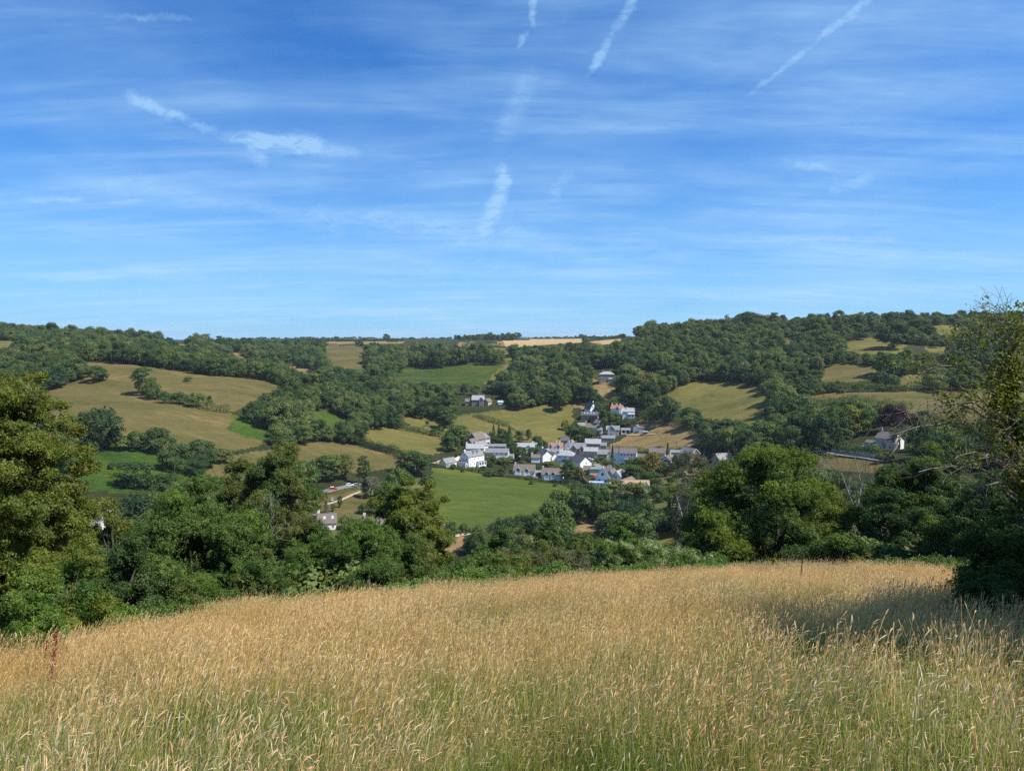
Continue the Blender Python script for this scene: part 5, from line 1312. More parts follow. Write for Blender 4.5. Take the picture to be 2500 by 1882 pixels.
iso = [o for o in g_ if str(o.get('label', '')).startswith('isolated grey-fronted')][0]
b = MB(); b.add([(4.215, -3.7, -1.5), (4.215, 3.7, -1.5), (4.215, 3.7, 5.0), (4.215, 0, 7.5), (4.215, -3.7, 5.0)], [(0, 1, 2, 3, 4)])
b.add([(4.20, -3.7, -1.5), (4.20, -3.72, 5.0), (4.20, 0, 7.5)], [(0, 1, 2)])
gw = link('gable_wall', b.mesh('gable_wall', M['white']), iso); gw['label'] = 'gable wall coloured white for the sunlight on it'  # white sheet over the grey wall: sunlight on this end put into the colour
# cottages down the slope, seen between the near trees
H_(782,1288,12.8,7.4,2.8,6.0,14,'white','brownroof','cottage with blue-black solar panels and two roof lights on a brown roof', rows=((.8,5),), chim=((-.6,.6,.9),), skylights=((1.8,1.0),(5.0,1.0)), solar=(-5.4,-1.2,4,3))
H_(935,1294,17,7.5,2.8,6.2,11,'white','brownroof','long brown-roofed cottage with a white chimney at each end, mostly behind leaves', rows=((.8,6),), chim=((-7.4,0,1.0),(7.0,0,1.0)))
H_(1028,1284,9,7,3.6,6.2,70,'white','slate','bright white cottage showing through the ash leaves', rows=((.9,3),), side_l=((-1.6,.6,1.4,1.9),(1.6,.6,1.4,1.9)), lean=None)
H_(618,1318,9,7,3.2,6.4,64,'white','darkslate','white-gabled cottage under a dark roof beside the dead birch', rows=((.9,2),), side_l=((0,1,1.4,1.2),))
H_(226,1280,12,7.5,4.2,7.0,-4,'white','slate','white house glimpsed through the lichened tree at the left', rows=((3,4),(.8,4)), chim=((4.8,0,.8),))
H_(160,1300,7,5,2.8,4.8,10,'white','slate','low white outhouse left of the glimpsed white house', rows=((.8,2),), cat='outhouse')

# ------------------------------------------------------------------ roads, walls, poles, cars
def strip(name, pp, w, mat, lift=.12, dmin=200):
    W_ = path_world(pp, 1.5, dmin); d = np.gradient(W_[:, :2], axis=0); d /= np.maximum(np.linalg.norm(d, axis=1, keepdims=True), 1e-6)
    n = np.stack([-d[:, 1], d[:, 0]], 1); L_ = W_[:, :2] - n * w / 2; R_ = W_[:, :2] + n * w / 2
    zl = np.maximum(height(L_[:, 0], L_[:, 1]), W_[:, 2]) + lift; zr = np.maximum(height(R_[:, 0], R_[:, 1]), W_[:, 2]) + lift
    V = np.concatenate([np.column_stack([L_, zl]), np.column_stack([R_, zr])]); k = len(W_)
    Q = np.array([(i, k + i, k + i + 1, i + 1) for i in range(k - 1)])
    return tag(link(name, mesh_np(name, V, Q, M[mat])), kind='structure')
strip('lane', [(790,1203),(815,1195),(850,1188),(885,1182),(915,1178)], 6.0, 'asphalt')
strip('village_lane', [(1061,1132),(1085,1124),(1105,1118)], 5.0, 'track')
strip('village_lane', [(1440,1186),(1455,1198),(1470,1208)], 3.0, 'asphalt')
strip('valley_road', [(1945,1093),(2040,1108),(2110,1118),(2175,1128)], 4.5, 'asphalt')
strip('garden_track', [(795,1232),(830,1222),(860,1208),(890,1196)], 2.2, 'track')
strip('footpath', [(1060,1288),(1065,1297),(1076,1303)], .9, 'track')
strip('footpath', [(1480,1312),(1498,1296),(1490,1285)], 2.2, 'track')
strip('slope_track', [(1528,1062),(1560,1062),(1600,1060)], 2.5, 'track')
strip('field_path', [(1040,1324),(1100,1312),(1150,1303)], 1.6, 'track')
def wall_along(name, pp, h, t, mat, label, dmin=200, cop=None):
    W_ = path_world(pp, 1.5, dmin); d = np.gradient(W_[:, :2], axis=0); d /= np.maximum(np.linalg.norm(d, axis=1, keepdims=True), 1e-6)
    n = np.stack([-d[:, 1], d[:, 0]], 1); root = empty(name, tuple(W_[0]), 0, label, 'wall'); b0 = W_[0]
    for nm, z0, z1, tt, mt in (('wall_body', -.6, h, t, mat), ('coping', h, h + .12, t + .12, cop or mat)):
        A = W_[:, :2] - n * tt / 2 - b0[:2]; B = W_[:, :2] + n * tt / 2 - b0[:2]; z = W_[:, 2] - b0[2]; k = len(W_)
        V = np.concatenate([np.column_stack([A, z + z0]), np.column_stack([B, z + z0]), np.column_stack([B, z + z1]), np.column_stack([A, z + z1])])
        Q = [(i + a * k, i + b_ * k, i + 1 + b_ * k, i + 1 + a * k) for i in range(k - 1) for a, b_ in ((0, 1), (1, 2), (2, 3), (3, 0))]
        link(nm, mesh_np(nm, V, np.array(Q), M[mt]), root)
    return root
wall_along('stone_wall', [(2030,1104),(2060,1108),(2110,1115),(2175,1127)], 1.3, .5, 'stone', 'pale grey roadside wall running below the isolated house', cop='paleslate')
wall_along('stone_wall', [(1422,1172),(1440,1192),(1462,1210)], 2.4, .4, 'wood', 'dark high boundary wall slanting down beside the village lane')
wall_along('stone_wall', [(1232,1160),(1270,1164),(1320,1170)], 1.0, .4, 'stone', 'low grey stone wall between the green field and the twin-gabled cottages', cop='paleslate')
wall_along('garden_wall', [(1106,1134),(1122,1124)], 3.0, .3, 'cream', 'cream terrace wall between the low garage and the tall white house')
wall_along('stone_wall', [(1040,1322),(1090,1313),(1140,1304)], .7, .4, 'tanstone', 'low pale wall along the top of the ploughed strip')
def pole(px, py, h, label, D=None, arm=True):
    g = cast(px, py, 200) if D is None else None
    if D is not None:
        u = float(uv_of(px, 900)[0]); g = (u * D, D, float(height(np.array([u * D]), np.array([D]))[0]))
    root = empty('telegraph_pole', tuple(g), 0.3, label, 'telegraph pole', 'telegraph poles')
    mb = MB(); mb.tube([(0, 0, -.5), (0, 0, h)], [.16, .11], 7); link('pole', mb.mesh('pole', M['wood']), root)
    if arm:
        mb = MB(); mb.box(-.8, .8, -.06, .06, h - .5, h - .38); link('crossarm', mb.mesh('crossarm', M['wood']), root)
for px, py, h, lab in ((1475,1056,8.5,'telegraph pole left of the blue-slated gabled house'), (1504,1070,5.5,'pale short telegraph pole right of the long low outbuilding'),
    (1580,1048,9,'telegraph pole on the parched village slope'), (1470,1012,11,'tall telegraph pole by the white steep-gabled house'),
    (883,1230,8,'telegraph pole in the cottage orchard'), (877,1184,8,'telegraph pole beside the lane near the parked cars'), (200,874,12,'telegraph pole on the left ridge by the metal barn'),
    (1026,1012,8,'thin pale pole in the small pasture'), (1651,1100,6,'telegraph pole above the tan stone house'), (2102,1112,6,'telegraph pole by the roadside wall'),
    (1486,1008,10,'telegraph pole left of the red-roofed villa')):
    pole(px, py, h, lab)
def car(px, py, yaw, paint, label, L=4.0, hh_=1.5, D=None):
    g = cast(px, py, 200); root = empty('parked_car', (g[0], g[1], g[2] + .14), math.radians(yaw), label, 'car', 'cars parked in the lanes')
    pf = [(-L/2,.35),(-L/2,.85),(-L/2+.25,.95),(L/2-1.1,.92),(L/2-.15,.75),(L/2,.45),(L/2,.3),(-L/2,.3)]
    mb = MB(); n = len(pf); w = .85
    mb.add([(x, -w, z) for x, z in pf] + [(x, w, z) for x, z in pf], [tuple(range(n - 1, -1, -1)), tuple(range(n, 2 * n))] + [(i, (i + 1) % n, n + (i + 1) % n, n + i) for i in range(n)])
    link('body', mb.mesh('body', M[paint]), root)
    pg = [(-L/2+.12,.93),(-L/2+.45,hh_-.06),(L*.08,hh_-.06),(L/2-1.15,.92)]
    mb = MB(); w = .74; n = 4
    mb.add([(x, -w - .06 * (i in (0, 3)), z) for i, (x, z) in enumerate(pg)] + [(x, w + .06 * (i in (0, 3)), z) for i, (x, z) in enumerate(pg)], [tuple(range(n - 1, -1, -1)), tuple(range(n, 2 * n))] + [(i, (i + 1) % n, n + (i + 1) % n, n + i) for i in range(n)])
    link('window', mb.mesh('window', M['glass']), root)
    mb = MB(); mb.box(-L/2+.42, L*.09, -.75, .75, hh_-.06, hh_); link('roof', mb.mesh('roof', M[paint if paint != 'red_paint' else 'white_paint']), root)
    for sx in (-1, 1):
        for sy in (-1, 1):
            mb = MB(); x = sx * L * .31; mb.tube([(x, sy * .66, .31), (x, sy * .88, .31)], [.31, .31], 12)
            link('wheel', mb.mesh('wheel', M['tyre']), root)
    return root
car(814,1196,15,'red_paint','red car with a white roof parked on the lane', 3.8, 1.55)
car(854,1187,14,'white_paint','white car parked on the lane ahead of the red one', 4.3, 1.45)
car(872,1186,14,'grey_paint','grey car half hidden at the end of the lane', 4.4, 1.4)
car(1216,1091,5,'blue_paint','blue car parked behind the long white house', 4.0, 1.6)
car(1224,1091,5,'grey_paint','silver car parked right of the blue one', 4.2, 1.5)
car(1441,1124,-8,'white_paint','white car parked in front of the dark grey stone house', 4.2, 1.45)
car(1471,1122,-8,'blue_paint','dark blue car parked before the long cream-ended cottage', 4.2, 1.45)
car(1398,1066,5,'white_paint','white van beside the lane under dark trees', 4.6, 1.9)
car(402,1197,-5,'white_paint','white van parked beside the dark-roofed shed', 4.8, 1.9)
def parasol(px, py, mat, label, s=1.0):
    g = cast(px, py, 200); root = empty('garden_parasol', tuple(g), 0, label, 'parasol')
    mb = MB(); mb.tube([(0, 0, -.2), (0, 0, 2.4 * s)], [.04, .04], 6); link('pole', mb.mesh('pole', M['frame']), root)
    mb = MB(); mb.tube([(0, 0, 1.95 * s), (0, 0, 2.5 * s)], [1.5 * s, .05], 8); link('canopy', mb.mesh('canopy', M[mat]), root)
parasol(1271,1121,'canvas','open white parasol in the garden behind the black carport')
parasol(1214,1124,'canvas','open white parasol before the glazed veranda')
parasol(1455,1170,'redcanvas','open red parasol on the patio left of the steep dark roof', 1.2)
def table_set(px, py, label):
    g = cast(px, py, 200); root = empty('garden_table', tuple(g), .4, label, 'garden table')
    mb = MB(); mb.box(-.9, .9, -.5, .5, .70, .76); link('tabletop', mb.mesh('tabletop', M['frame']), root)
    for x in (-.75, .75):
        for y in (-.4, .4):
            mb = MB(); mb.box(x - .04, x + .04, y - .04, y + .04, -.1, .70); link('leg', mb.mesh('leg', M['frame']), root)
table_set(2104,1092,'white garden table on the terrace left of the isolated house')
# rockery and beehive-like box in the orchard
g = cast(811, 1224, 200); root = empty('garden_box', tuple(g), .2, 'small pale green box on legs on the orchard lawn', 'garden box')
mb = MB(); mb.box(-.6, .6, -.5, .5, .6, 1.5); link('body', mb.mesh('body', M['blueish']), root)
mb = MB(); mb.slab([(-.75, -.65, 1.5), (.75, -.65, 1.5), (.75, .65, 1.75), (-.75, .65, 1.75)], .08); link('roof', mb.mesh('roof', M['green_paint']), root)
for x in (-.5, .5):
    for y in (-.4, .4):
        mb = MB(); mb.box(x - .05, x + .05, y - .05, y + .05, -.2, .6); link('leg', mb.mesh('leg', M['wood']), root)
def rubble(px, py, w, d, n, label, mat='tanstone', s=.8):
    rg = random.Random(int(px)); g = cast(px, py, 200); root = empty('rockery', tuple(g), 0, label, 'rockery')
    for i in range(n):
        x, y = rg.uniform(-w, w), rg.uniform(-d, d); r = rg.uniform(.4, 1) * s
        z = float(height(np.array([g[0] + x]), np.array([g[1] + y]))[0]) - g[2]
        vs = [Vector((rg.uniform(.6, 1) * a, rg.uniform(.6, 1) * b_, rg.uniform(.5, .9) * c_)) * r for a, b_, c_ in ((-1,-1,-.5),(1,-1,-.5),(1,1,-.5),(-1,1,-.5),(-.8,-.8,1),(.8,-.8,1),(.8,.8,1),(-.8,.8,1))]
        mb = MB(); mb.add(vs, [(0,3,2,1),(4,5,6,7),(0,1,5,4),(1,2,6,5),(2,3,7,6),(3,0,4,7)])
        o = link('boulder', mb.mesh('boulder', M[mat]), root, (x, y, z)); o.rotation_euler = (0, 0, rg.uniform(0, 6))
rubble(1690,1150, 5, 3, 22, 'heap of pale boulders below the tan stone house')
rubble(1066,1282, 4, 2, 14, 'tan rockery and terrace walls beside the bright white cottage')
strip('bare_soil_bank', [(1650,1162),(1672,1158),(1690,1160)], 4.0, 'soil')
# pergola by the rockery
g = cast(1072, 1286, 200); root = empty('pergola', tuple(g), .1, 'open timber pergola beside the tan rockery', 'pergola')
for x in (-2, 0, 2):
    for y in (-1, 1):
        mb = MB(); mb.box(x - .08, x + .08, y - .08, y + .08, -.3, 2.2); link('post', mb.mesh('post', M['wood']), root)
for x in np.linspace(-2.2, 2.2, 7):
    mb = MB(); mb.box(x - .06, x + .06, -1.3, 1.3, 2.2, 2.34); link('rafter', mb.mesh('rafter', M['wood']), root)

# garden bushes between the houses
rg = np.random.RandomState(404); cnt = 0; HB = np.array(HOUSES)
for t in range(900):
    px, py = rg.uniform(1090, 1720), rg.uniform(1040, 1212)
    if not inpoly(np.array([px]), np.array([py]), VILLAGE)[0]: continue
    if px > 1480 and py < 1100 and px < 1720 and py > 1028: continue
    if px < 1400 and py < 1072: continue
    g = cast(px, py, 200)
    if (np.hypot(HB[:, 0] - g[0], HB[:, 1] - g[1]) < HB[:, 2] * .95 + 1.2).any(): continue
    k = [6, 7, 0, 2][rg.randint(4)]; hgt = rg.uniform(1.8, 4.2)
    s_ = hgt / (7.0 if k > 5 else 12.4)
    put_tree(g[0], g[1], g[2] - .1, k, s_ * rg.uniform(1, 1.3), s_, label='rounded garden bush ' + beside(px, py), cat='bush', group='garden bushes between the village houses', mat=M[['mid_leaf','dark_leaf','olive_leaf','far_leaf'][rg.randint(4)]], name='garden_bush', trunk=False)
    cnt += 1
    if cnt >= 80: break

# ------------------------------------------------------------------ the near trees along the meadow's edge
def spray_mesh(seed, mat):
    rg = np.random.RandomState(seed); n = 15
    a = rg.uniform(0, 6.28, n); r = rg.uniform(.15, 1, n) ** .7
    Pp = np.stack([np.cos(a) * r, np.sin(a) * r, -.45 * r ** 2 + rg.uniform(-.22, .22, n)], 1)
    N = unit(np.stack([np.cos(a) * .35 * r, np.sin(a) * .35 * r, np.ones(n)], 1) + rg.normal(size=(n, 3)) * .45)
    V, Q = leaf_quads(Pp, N, .26 * rg.uniform(.7, 1.3, n), rg, .58, .15)
    return mesh_np('leaf_spray', V, Q, mat)
SPRAYS = {}
def spray_coll(m1, m2):
    k = (m1, m2)
    if k not in SPRAYS:
        SPRAYS[k] = proto_collection('leaf_spray_shapes', [('leaf_spray', spray_mesh(300 + i, M[m1 if i < 4 else m2])) for i in range(8)])
    return SPRAYS[k]
def sprays(name, Pp, N, S, m1, m2, which, rng, parent=None):
    """foliage made of leaf sprays instanced on points"""
    n = len(Pp); coll = spray_coll(m1, m2)
    rot = np.stack([np.zeros(n), np.arccos(np.clip(N[:, 2], -1, 1)), np.arctan2(N[:, 1], N[:, 0])], 1)
    vi = rng.randint(0, 4, n) + 4 * which.astype(int)
    o = scatter(name, Pp, rot, np.repeat(np.asarray(S).reshape(-1, 1), 3, 1), vi, coll, kind='stuff')
    if parent is not None: o.parent = parent
    return o
def ground_at(px, D):
    u = float(uv_of(px, 900)[0]); return np.array([u * D, D, float(height(np.array([u * D]), np.array([D]))[0])])
def near_tree(px, D, top_py, half_px, label, mat, leaf, n, name='broadleaf_tree', cat='tree', nl=46, lr=.30, bottom=-0.04, seed=1, trunk=.22, flat=.85, low=-.95, rough=.30, dens=.5, jit=.75, limbs=14, group=None, aspect=.6, shell=(.55, .95), bark='bark', sx=1.0, second=None):
    """a tree between its base on the ground and the given crown top; half_px is its half width in the photograph"""
    g = ground_at(px, D); rng = np.random.RandomState(seed)
    zt = float(uv_of(px, top_py)[1]) * D; h = zt - g[2]; r = half_px * D / F
    root = empty(name, tuple(g), 0, label, cat, group)
    cz0 = bottom * h; rz = (h - cz0) / 2 * .98; cz = cz0 + rz
    Pp, N, C, Rl = crown_cloud(rng, r * .98, rz, cz, nl, lr, n, low=low, flat=flat, jit=jit, shell=shell, soft=(.35, 1.2))
    # ragged surface: small knots of foliage stand out, hollows sink in
    kn = vnoise(Pp[:, 0] * 1.7 + Pp[:, 1], Pp[:, 2] * 1.7 + 40, .32 + r * .05, seed + 20) + .6 * vnoise(Pp[:, 1] * 1.7 + 7, Pp[:, 2] + Pp[:, 0], .2 + r * .03, seed + 21)
    Pp = Pp + N * (kn * (.22 + .06 * r))[:, None]
    # irregular outline: push lobes in and out
    leaf = leaf * .84
    w = 1 + rough * (vnoise(Pp[:, 0] + 50, Pp[:, 2] + 50, r * .6, seed) + vnoise(Pp[:, 1] + 90, Pp[:, 2] + 10, r * .6, seed + 3))
    Pp[:, :2] *= w[:, None]
    Pp[:, 2] = np.maximum(Pp[:, 2], .03)
    # stray twigs of leaves beyond the outline
    k = rng.rand(len(Pp)) < .05; Pp[k] += N[k] * rng.uniform(0.1, .14 * r + .15, (k.sum(), 1))
    keep = rng.rand(len(Pp)) < dens; Pp, N = Pp[keep], N[keep]
    m2_, sc2, th2 = second if second else (mat, 1.0, 9.0)
    which = (vnoise(Pp[:, 0] + Pp[:, 1] + 30, Pp[:, 2] + 30, sc2, seed + 9) + rng.uniform(-.15, .15, len(Pp))) > th2
    sprays('crown', Pp, N, leaf * 1.75 * rng.uniform(.6, 1.3, len(Pp)), mat, m2_, which, rng, root)
    link('trunk', trunk_mesh(rng, h, trunk, C, limbs, M[bark], n=8), root)
    return root
def bare_branches(rng, mb, p, d, L, r, depth, up=.15, spread=.6, n=4, sides=4, minr=.006):
    pts = [p.copy()]; rad = [r]; q = p.copy(); dd = d.normalized(); seg = 4
    for i in range(seg):
        dd = (dd + Vector(rng.normal(size=3)) * .16 + Vector((0, 0, up * .3))).normalized()
        q = q + dd * (L / seg); pts.append(q.copy()); rad.append(max(minr, r * (1 - .7 * (i + 1) / seg)))
    mb.tube(pts, rad, sides if r > .03 else 3, cap=False)
    if depth <= 0: return
    for k in range(n):
        f = rng.uniform(.25, 1.0); i = min(int(f * seg), seg - 1); s = pts[i].lerp(pts[i + 1], f * seg - i)
        a = Vector(rng.normal(size=3)); a = (a - dd * a.dot(dd)).normalized()
        nd = (dd * (1 - spread * .5) + a * spread + Vector((0, 0, up * .5))).normalized()
        bare_branches(rng, mb, s, nd, L * rng.uniform(.45, .75), max(minr, rad[i] * rng.uniform(.45, .65)), depth - 1, up, spread, n, sides, minr)
def dead_tree(px, D, top_py, label, r=.2, depth=4, seed=3, mat='bark_pale', n=3, spread=.6, up=.2, lean=(0, 0), name='dead_tree', twig=.008, stem=.35, half=None):
    g = ground_at(px, D); rng = np.random.RandomState(seed); zt = float(uv_of(px, top_py)[1]) * D; h = zt - g[2]
    root = empty(name, tuple(g), 0, label, 'dead tree')
    mb = MB(); s = Vector((lean[0] * h * stem, lean[1] * h * stem, h * stem)); mb.tube([(0, 0, -.5), (s.x * .4, s.y * .4, h * stem * .5), s], [r * 1.2, r, r * .8], 7)
    link('trunk', mb.mesh('trunk', M[mat], True), root)
    for k in range(5):
        mb = MB(); a = k * 1.256 + rng.uniform(-.3, .3); sp = rng.uniform(.15, .65)
        bare_branches(rng, mb, s * rng.uniform(.8, 1), Vector((math.cos(a) * sp + lean[0], math.sin(a) * sp, 1)), h * (1 - stem) * rng.uniform(.62, .85), r * .5, depth, up, spread, n, 5, twig)
        link('limb', mb.mesh('limb', M[mat]), root)
    return root
NT_ = near_tree
NT_(1880, 60, 1080, 186, 'great spreading oak standing right of centre behind the meadow edge', 'oak_leaf', .125, 90000, 'oak_tree', nl=170, lr=.155, seed=11, trunk=.4, flat=.85, second=('mid_leaf', 1.6, .12), shell=(.7, 1.0), dens=.85, bottom=-.14, limbs=6, rough=.14)
NT_(1735, 56, 1215, 60, 'lower flank tree pressed against the left of the great oak', 'oak_leaf', .12, 9000, nl=34, lr=.3, seed=12)
NT_(2265, 54, 1085, 135, 'big dark-olive tree with a lumpy crown right of the dead tree', 'oak_leaf', .115, 76000, nl=150, lr=.16, seed=13, trunk=.3, dens=.75, bottom=-.12, shell=(.66, 1.0), limbs=6, rough=.2, second=('dark_leaf', 1.5, -.05))
NT_(2180, 50, 1180, 60, 'lower dark tree between the dead tree and the lumpy-crowned one', 'dark_leaf', .11, 14000, nl=40, lr=.3, seed=14)
NT_(2070, 44, 1290, 75, 'dark thicket bush at the foot of the dead tree', 'dark_leaf', .10, 14000, 'bush', 'bush', nl=40, lr=.28, seed=15, second=('oak_leaf', 1, .12))
NT_(2360, 42, 1190, 120, 'very dark tree at the right end of the meadow edge', 'dark_leaf', .10, 34000, nl=60, lr=.24, seed=16, second=('oak_leaf', 1.2, .22))
NT_(2480, 38, 1130, 120, 'dark tree behind the ivy-clad trunk at the right', 'dark_leaf', .10, 24000, nl=60, lr=.24, seed=17)
NT_(2000, 47, 1330, 75, 'low dark bush under the right side of the great oak', 'dark_leaf', .10, 9000, 'bush', 'bush', nl=30, lr=.3, seed=18)
dead_tree(2065, 60, 1112, 'pale dead tree with a forked bare crown right of the great oak', r=.26, depth=3, seed=21, up=.35, spread=.55, stem=.42, twig=.009, lean=(.05, 0))
dead_tree(2110, 70, 1120, 'second grey bare tree behind the pale dead one', r=.16, depth=3, seed=23, mat='bark_mid', up=.3, twig=.009)
# grey sparse tree in the valley, left of the oak
NT_(1700, 165, 1072, 62, 'grey sparse-leaved ash rising above the oak with twigs showing', 'grey_leaf', .22, 9000, 'ash_tree', nl=50, lr=.22, seed=25, trunk=.3, bark='bark_pale', second=('oak_leaf', 4, .1), limbs=30, bottom=.15)
dead_tree(1700, 163, 1080, 'bare grey limbs inside the sparse ash', r=.3, depth=3, seed=26, mat='bark_mid', up=.3, twig=.016)
# left side
NT_(40, 19, 892, 165, 'tall light-olive ash filling the left edge of the picture', 'ash_leaf', .060, 84000, 'ash_tree', nl=190, lr=.155, seed=31, trunk=.16, flat=.7, rough=.16, dens=.7, second=('olive_leaf', .7, .0), bottom=.02, limbs=30, shell=(.45, 1.0), bark='bark_mid')
NT_(-90, 17, 930, 190, 'second ash at the very left border, partly out of the picture', 'ash_leaf', .06, 40000, 'ash_tree', nl=110, lr=.2, seed=32, trunk=.14, flat=.6, limbs=30, shell=(.35, 1.0))
NT_(150, 17.5, 1335, 120, 'bright leafy bush at the foot of the tall ash', 'ash_leaf', .055, 20000, 'bush', 'bush', nl=50, lr=.24, seed=33, trunk=.06, second=('bramble_leaf', .5, .05))
NT_(20, 15.2, 1450, 90, 'small bush in the left bottom corner of the hedge', 'bramble_leaf', .045, 9000, 'bush', 'bush', nl=34, lr=.3, seed=34, trunk=.05)
NT_(238, 30, 1165, 100, 'thin lichened hawthorn with brown twigs, left of the dark dome-shaped tree', 'olive_leaf', .08, 17000, 'hawthorn_tree', nl=60, lr=.2, seed=35, trunk=.12, limbs=30, bottom=.12, bark='bark_mid', second=('ash_leaf', 1, .1))
NT_(450, 32, 1178, 190, 'dark dense dome-shaped tree left of the dead birch', 'mid_leaf', .08, 90000, nl=170, lr=.17, seed=37, trunk=.05, dens=.85, bottom=-.12, shell=(.68, 1.0), limbs=5, rough=.16, second=('bramble_leaf', 1.0, .14))
NT_(290, 28, 1290, 80, 'dark bush between the hawthorn and the dome-shaped tree', 'dark_leaf', .08, 12000, 'bush', 'bush', nl=40, lr=.28, seed=38)
NT_(470, 25.5, 1405, 85, 'light grey-green bush in front of the dark dome-shaped tree', 'olive_leaf', .06, 12000, 'bush', 'bush', nl=40, lr=.26, seed=39, trunk=.05, second=('bramble_leaf', .6, .0))
NT_(620, 30, 1325, 70, 'brownish-green hawthorn bush under the dead birch', 'olive_leaf', .07, 14000, 'bush', 'bush', nl=44, lr=.26, seed=40, second=('mid_leaf', .8, .02))
NT_(670, 62, 1088, 112, 'tall ash with dead silvery branches in its crown', 'mid_leaf', .12, 46000, 'ash_tree', nl=110, lr=.19, seed=41, trunk=.2, limbs=7, bottom=.28, dens=.85, shell=(.5, 1.0), second=('olive_leaf', 2, .02))
NT_(590, 64, 1105, 70, 'ivy-grown tree left of the ash with dead branches', 'olive_leaf', .12, 20000, 'ash_tree', nl=64, lr=.22, seed=42, trunk=.18, limbs=6, bottom=.3, dens=.8, second=('mid_leaf', 1.5, .1))
dead_tree(625, 46, 1178, 'dead white birch with a bare forked top', r=.085, depth=2, seed=43, up=.1, spread=.7, stem=.72, twig=.007, name='dead_birch')
NT_(665, 42, 1315, 70, 'grey twiggy bush in front of the white-gabled cottage', 'grey_leaf', .08, 4500, 'bush', 'bush', nl=40, lr=.22, seed=45, limbs=30)
NT_(760, 40, 1268, 104, 'first of the rounded dark-green bushes left of the light ash', 'mid_leaf', .09, 26000, 'bush', 'bush', nl=64, lr=.22, seed=46, second=('bramble_leaf', .9, .05))
NT_(885, 40, 1258, 118, 'largest rounded dark-green bush below the hidden cottage', 'mid_leaf', .09, 30000, 'bush', 'bush', nl=70, lr=.22, seed=47, second=('bramble_leaf', .9, .02))
NT_(985, 41, 1290, 75, 'olive bush under the right side of the light ash', 'olive_leaf', .085, 18000, 'bush', 'bush', nl=54, lr=.24, seed=48, second=('mid_leaf', .9, -.02))
NT_(815, 40.5, 1276, 62, 'small rounded bush hiding the front of the solar-roofed cottage', 'mid_leaf', .085, 16000, 'bush', 'bush', nl=50, lr=.24, seed=50)
NT_(900, 34, 1370, 70, 'low dark bush at the bramble edge in front of the largest rounded bush', 'mid_leaf', .075, 10000, 'bush', 'bush', nl=40, lr=.26, seed=49)
NT_(1010, 50, 1142, 88, 'light yellow-green ash with gaps in its crown left of the vivid field', 'ash_leaf', .115, 44000, 'ash_tree', nl=110, lr=.19, dens=.85, seed=51, trunk=.18, limbs=34, bottom=.1, shell=(.4, 1.0), bark='bark_mid')
NT_(930, 52, 1168, 60, 'smaller light ash joined to the left of the gappy one', 'ash_leaf', .12, 9000, 'ash_tree', nl=44, lr=.22, seed=52, trunk=.14, limbs=24, bottom=.2, shell=(.4, 1.0))
NT_(1030, 46, 1250, 40, 'leafy lower branches column beside the ash', 'ash_leaf', .10, 6000, 'bush', 'bush', nl=34, lr=.26, seed=53)
# centre thicket
NT_(1215, 52, 1282, 62, 'leafy hawthorn at the left of the central thicket', 'bramble_leaf', .11, 11000, 'hawthorn_tree', nl=44, lr=.24, seed=61, second=('mid_leaf', 1, 0))
NT_(1285, 50, 1300, 75, 'greyish olive thorn bush in the central thicket', 'olive_leaf', .10, 15000, 'bush', 'bush', nl=50, lr=.22, seed=62, second=('grey_leaf', .8, .05))
NT_(1165, 44, 1352, 65, 'low dark bush right of the ploughed strip', 'mid_leaf', .09, 11000, 'bush', 'bush', nl=40, lr=.26, seed=63)
NT_(1345, 55, 1262, 48, 'dark upright thorn tree in the middle of the thicket', 'mid_leaf', .11, 9000, 'hawthorn_tree', nl=40, lr=.26, seed=64)
NT_(1420, 52, 1290, 70, 'dark olive thorn bush with pale blossom on top', 'olive_leaf', .10, 15000, 'bush', 'bush', nl=50, lr=.22, seed=65, second=('mid_leaf', .8, .0))
NT_(1390, 42, 1340, 70, 'grey twiggy blackthorn at the meadow edge', 'grey_leaf', .08, 9000, 'bush', 'bush', nl=44, lr=.22, seed=66, second=('olive_leaf', .6, -.05))
NT_(1260, 40, 1352, 75, 'yellowish low bush before the thicket', 'olive_leaf', .08, 13000, 'bush', 'bush', nl=44, lr=.24, seed=67, second=('bramble_leaf', .6, -.05))
NT_(1530, 54, 1258, 52, 'bright green leafy tree right of the thicket centre', 'bramble_leaf', .11, 11000, nl=44, lr=.25, seed=68, trunk=.12)
NT_(1505, 46, 1310, 62, 'elder bush with cream blossom at its left flank', 'bramble_leaf', .09, 12000, 'elder_bush', 'bush', nl=44, lr=.24, seed=69, second=('flower', .35, .10))
NT_(1620, 46, 1322, 85, 'broad elder bush covered in cream blossom', 'bramble_leaf', .09, 18000, 'elder_bush', 'bush', nl=56, lr=.22, seed=70, second=('flower', .3, .04))
NT_(1715, 42, 1345, 70, 'bramble bush with pale blossom left of the great oak', 'bramble_leaf', .085, 13000, 'elder_bush', 'bush', nl=44, lr=.24, seed=71, second=('flower', .35, .14))
NT_(1310, 60, 1278, 30, 'small blossoming elder behind the thorn bushes', 'bramble_leaf', .12, 4000, 'elder_bush', 'bush', nl=30, lr=.3, seed=72, second=('flower', .5, .0))
NT_(1700, 60, 1300, 40, 'dark bush between blossom and oak', 'dark_leaf', .12, 6000, 'bush', 'bush', nl=30, lr=.3, seed=73)

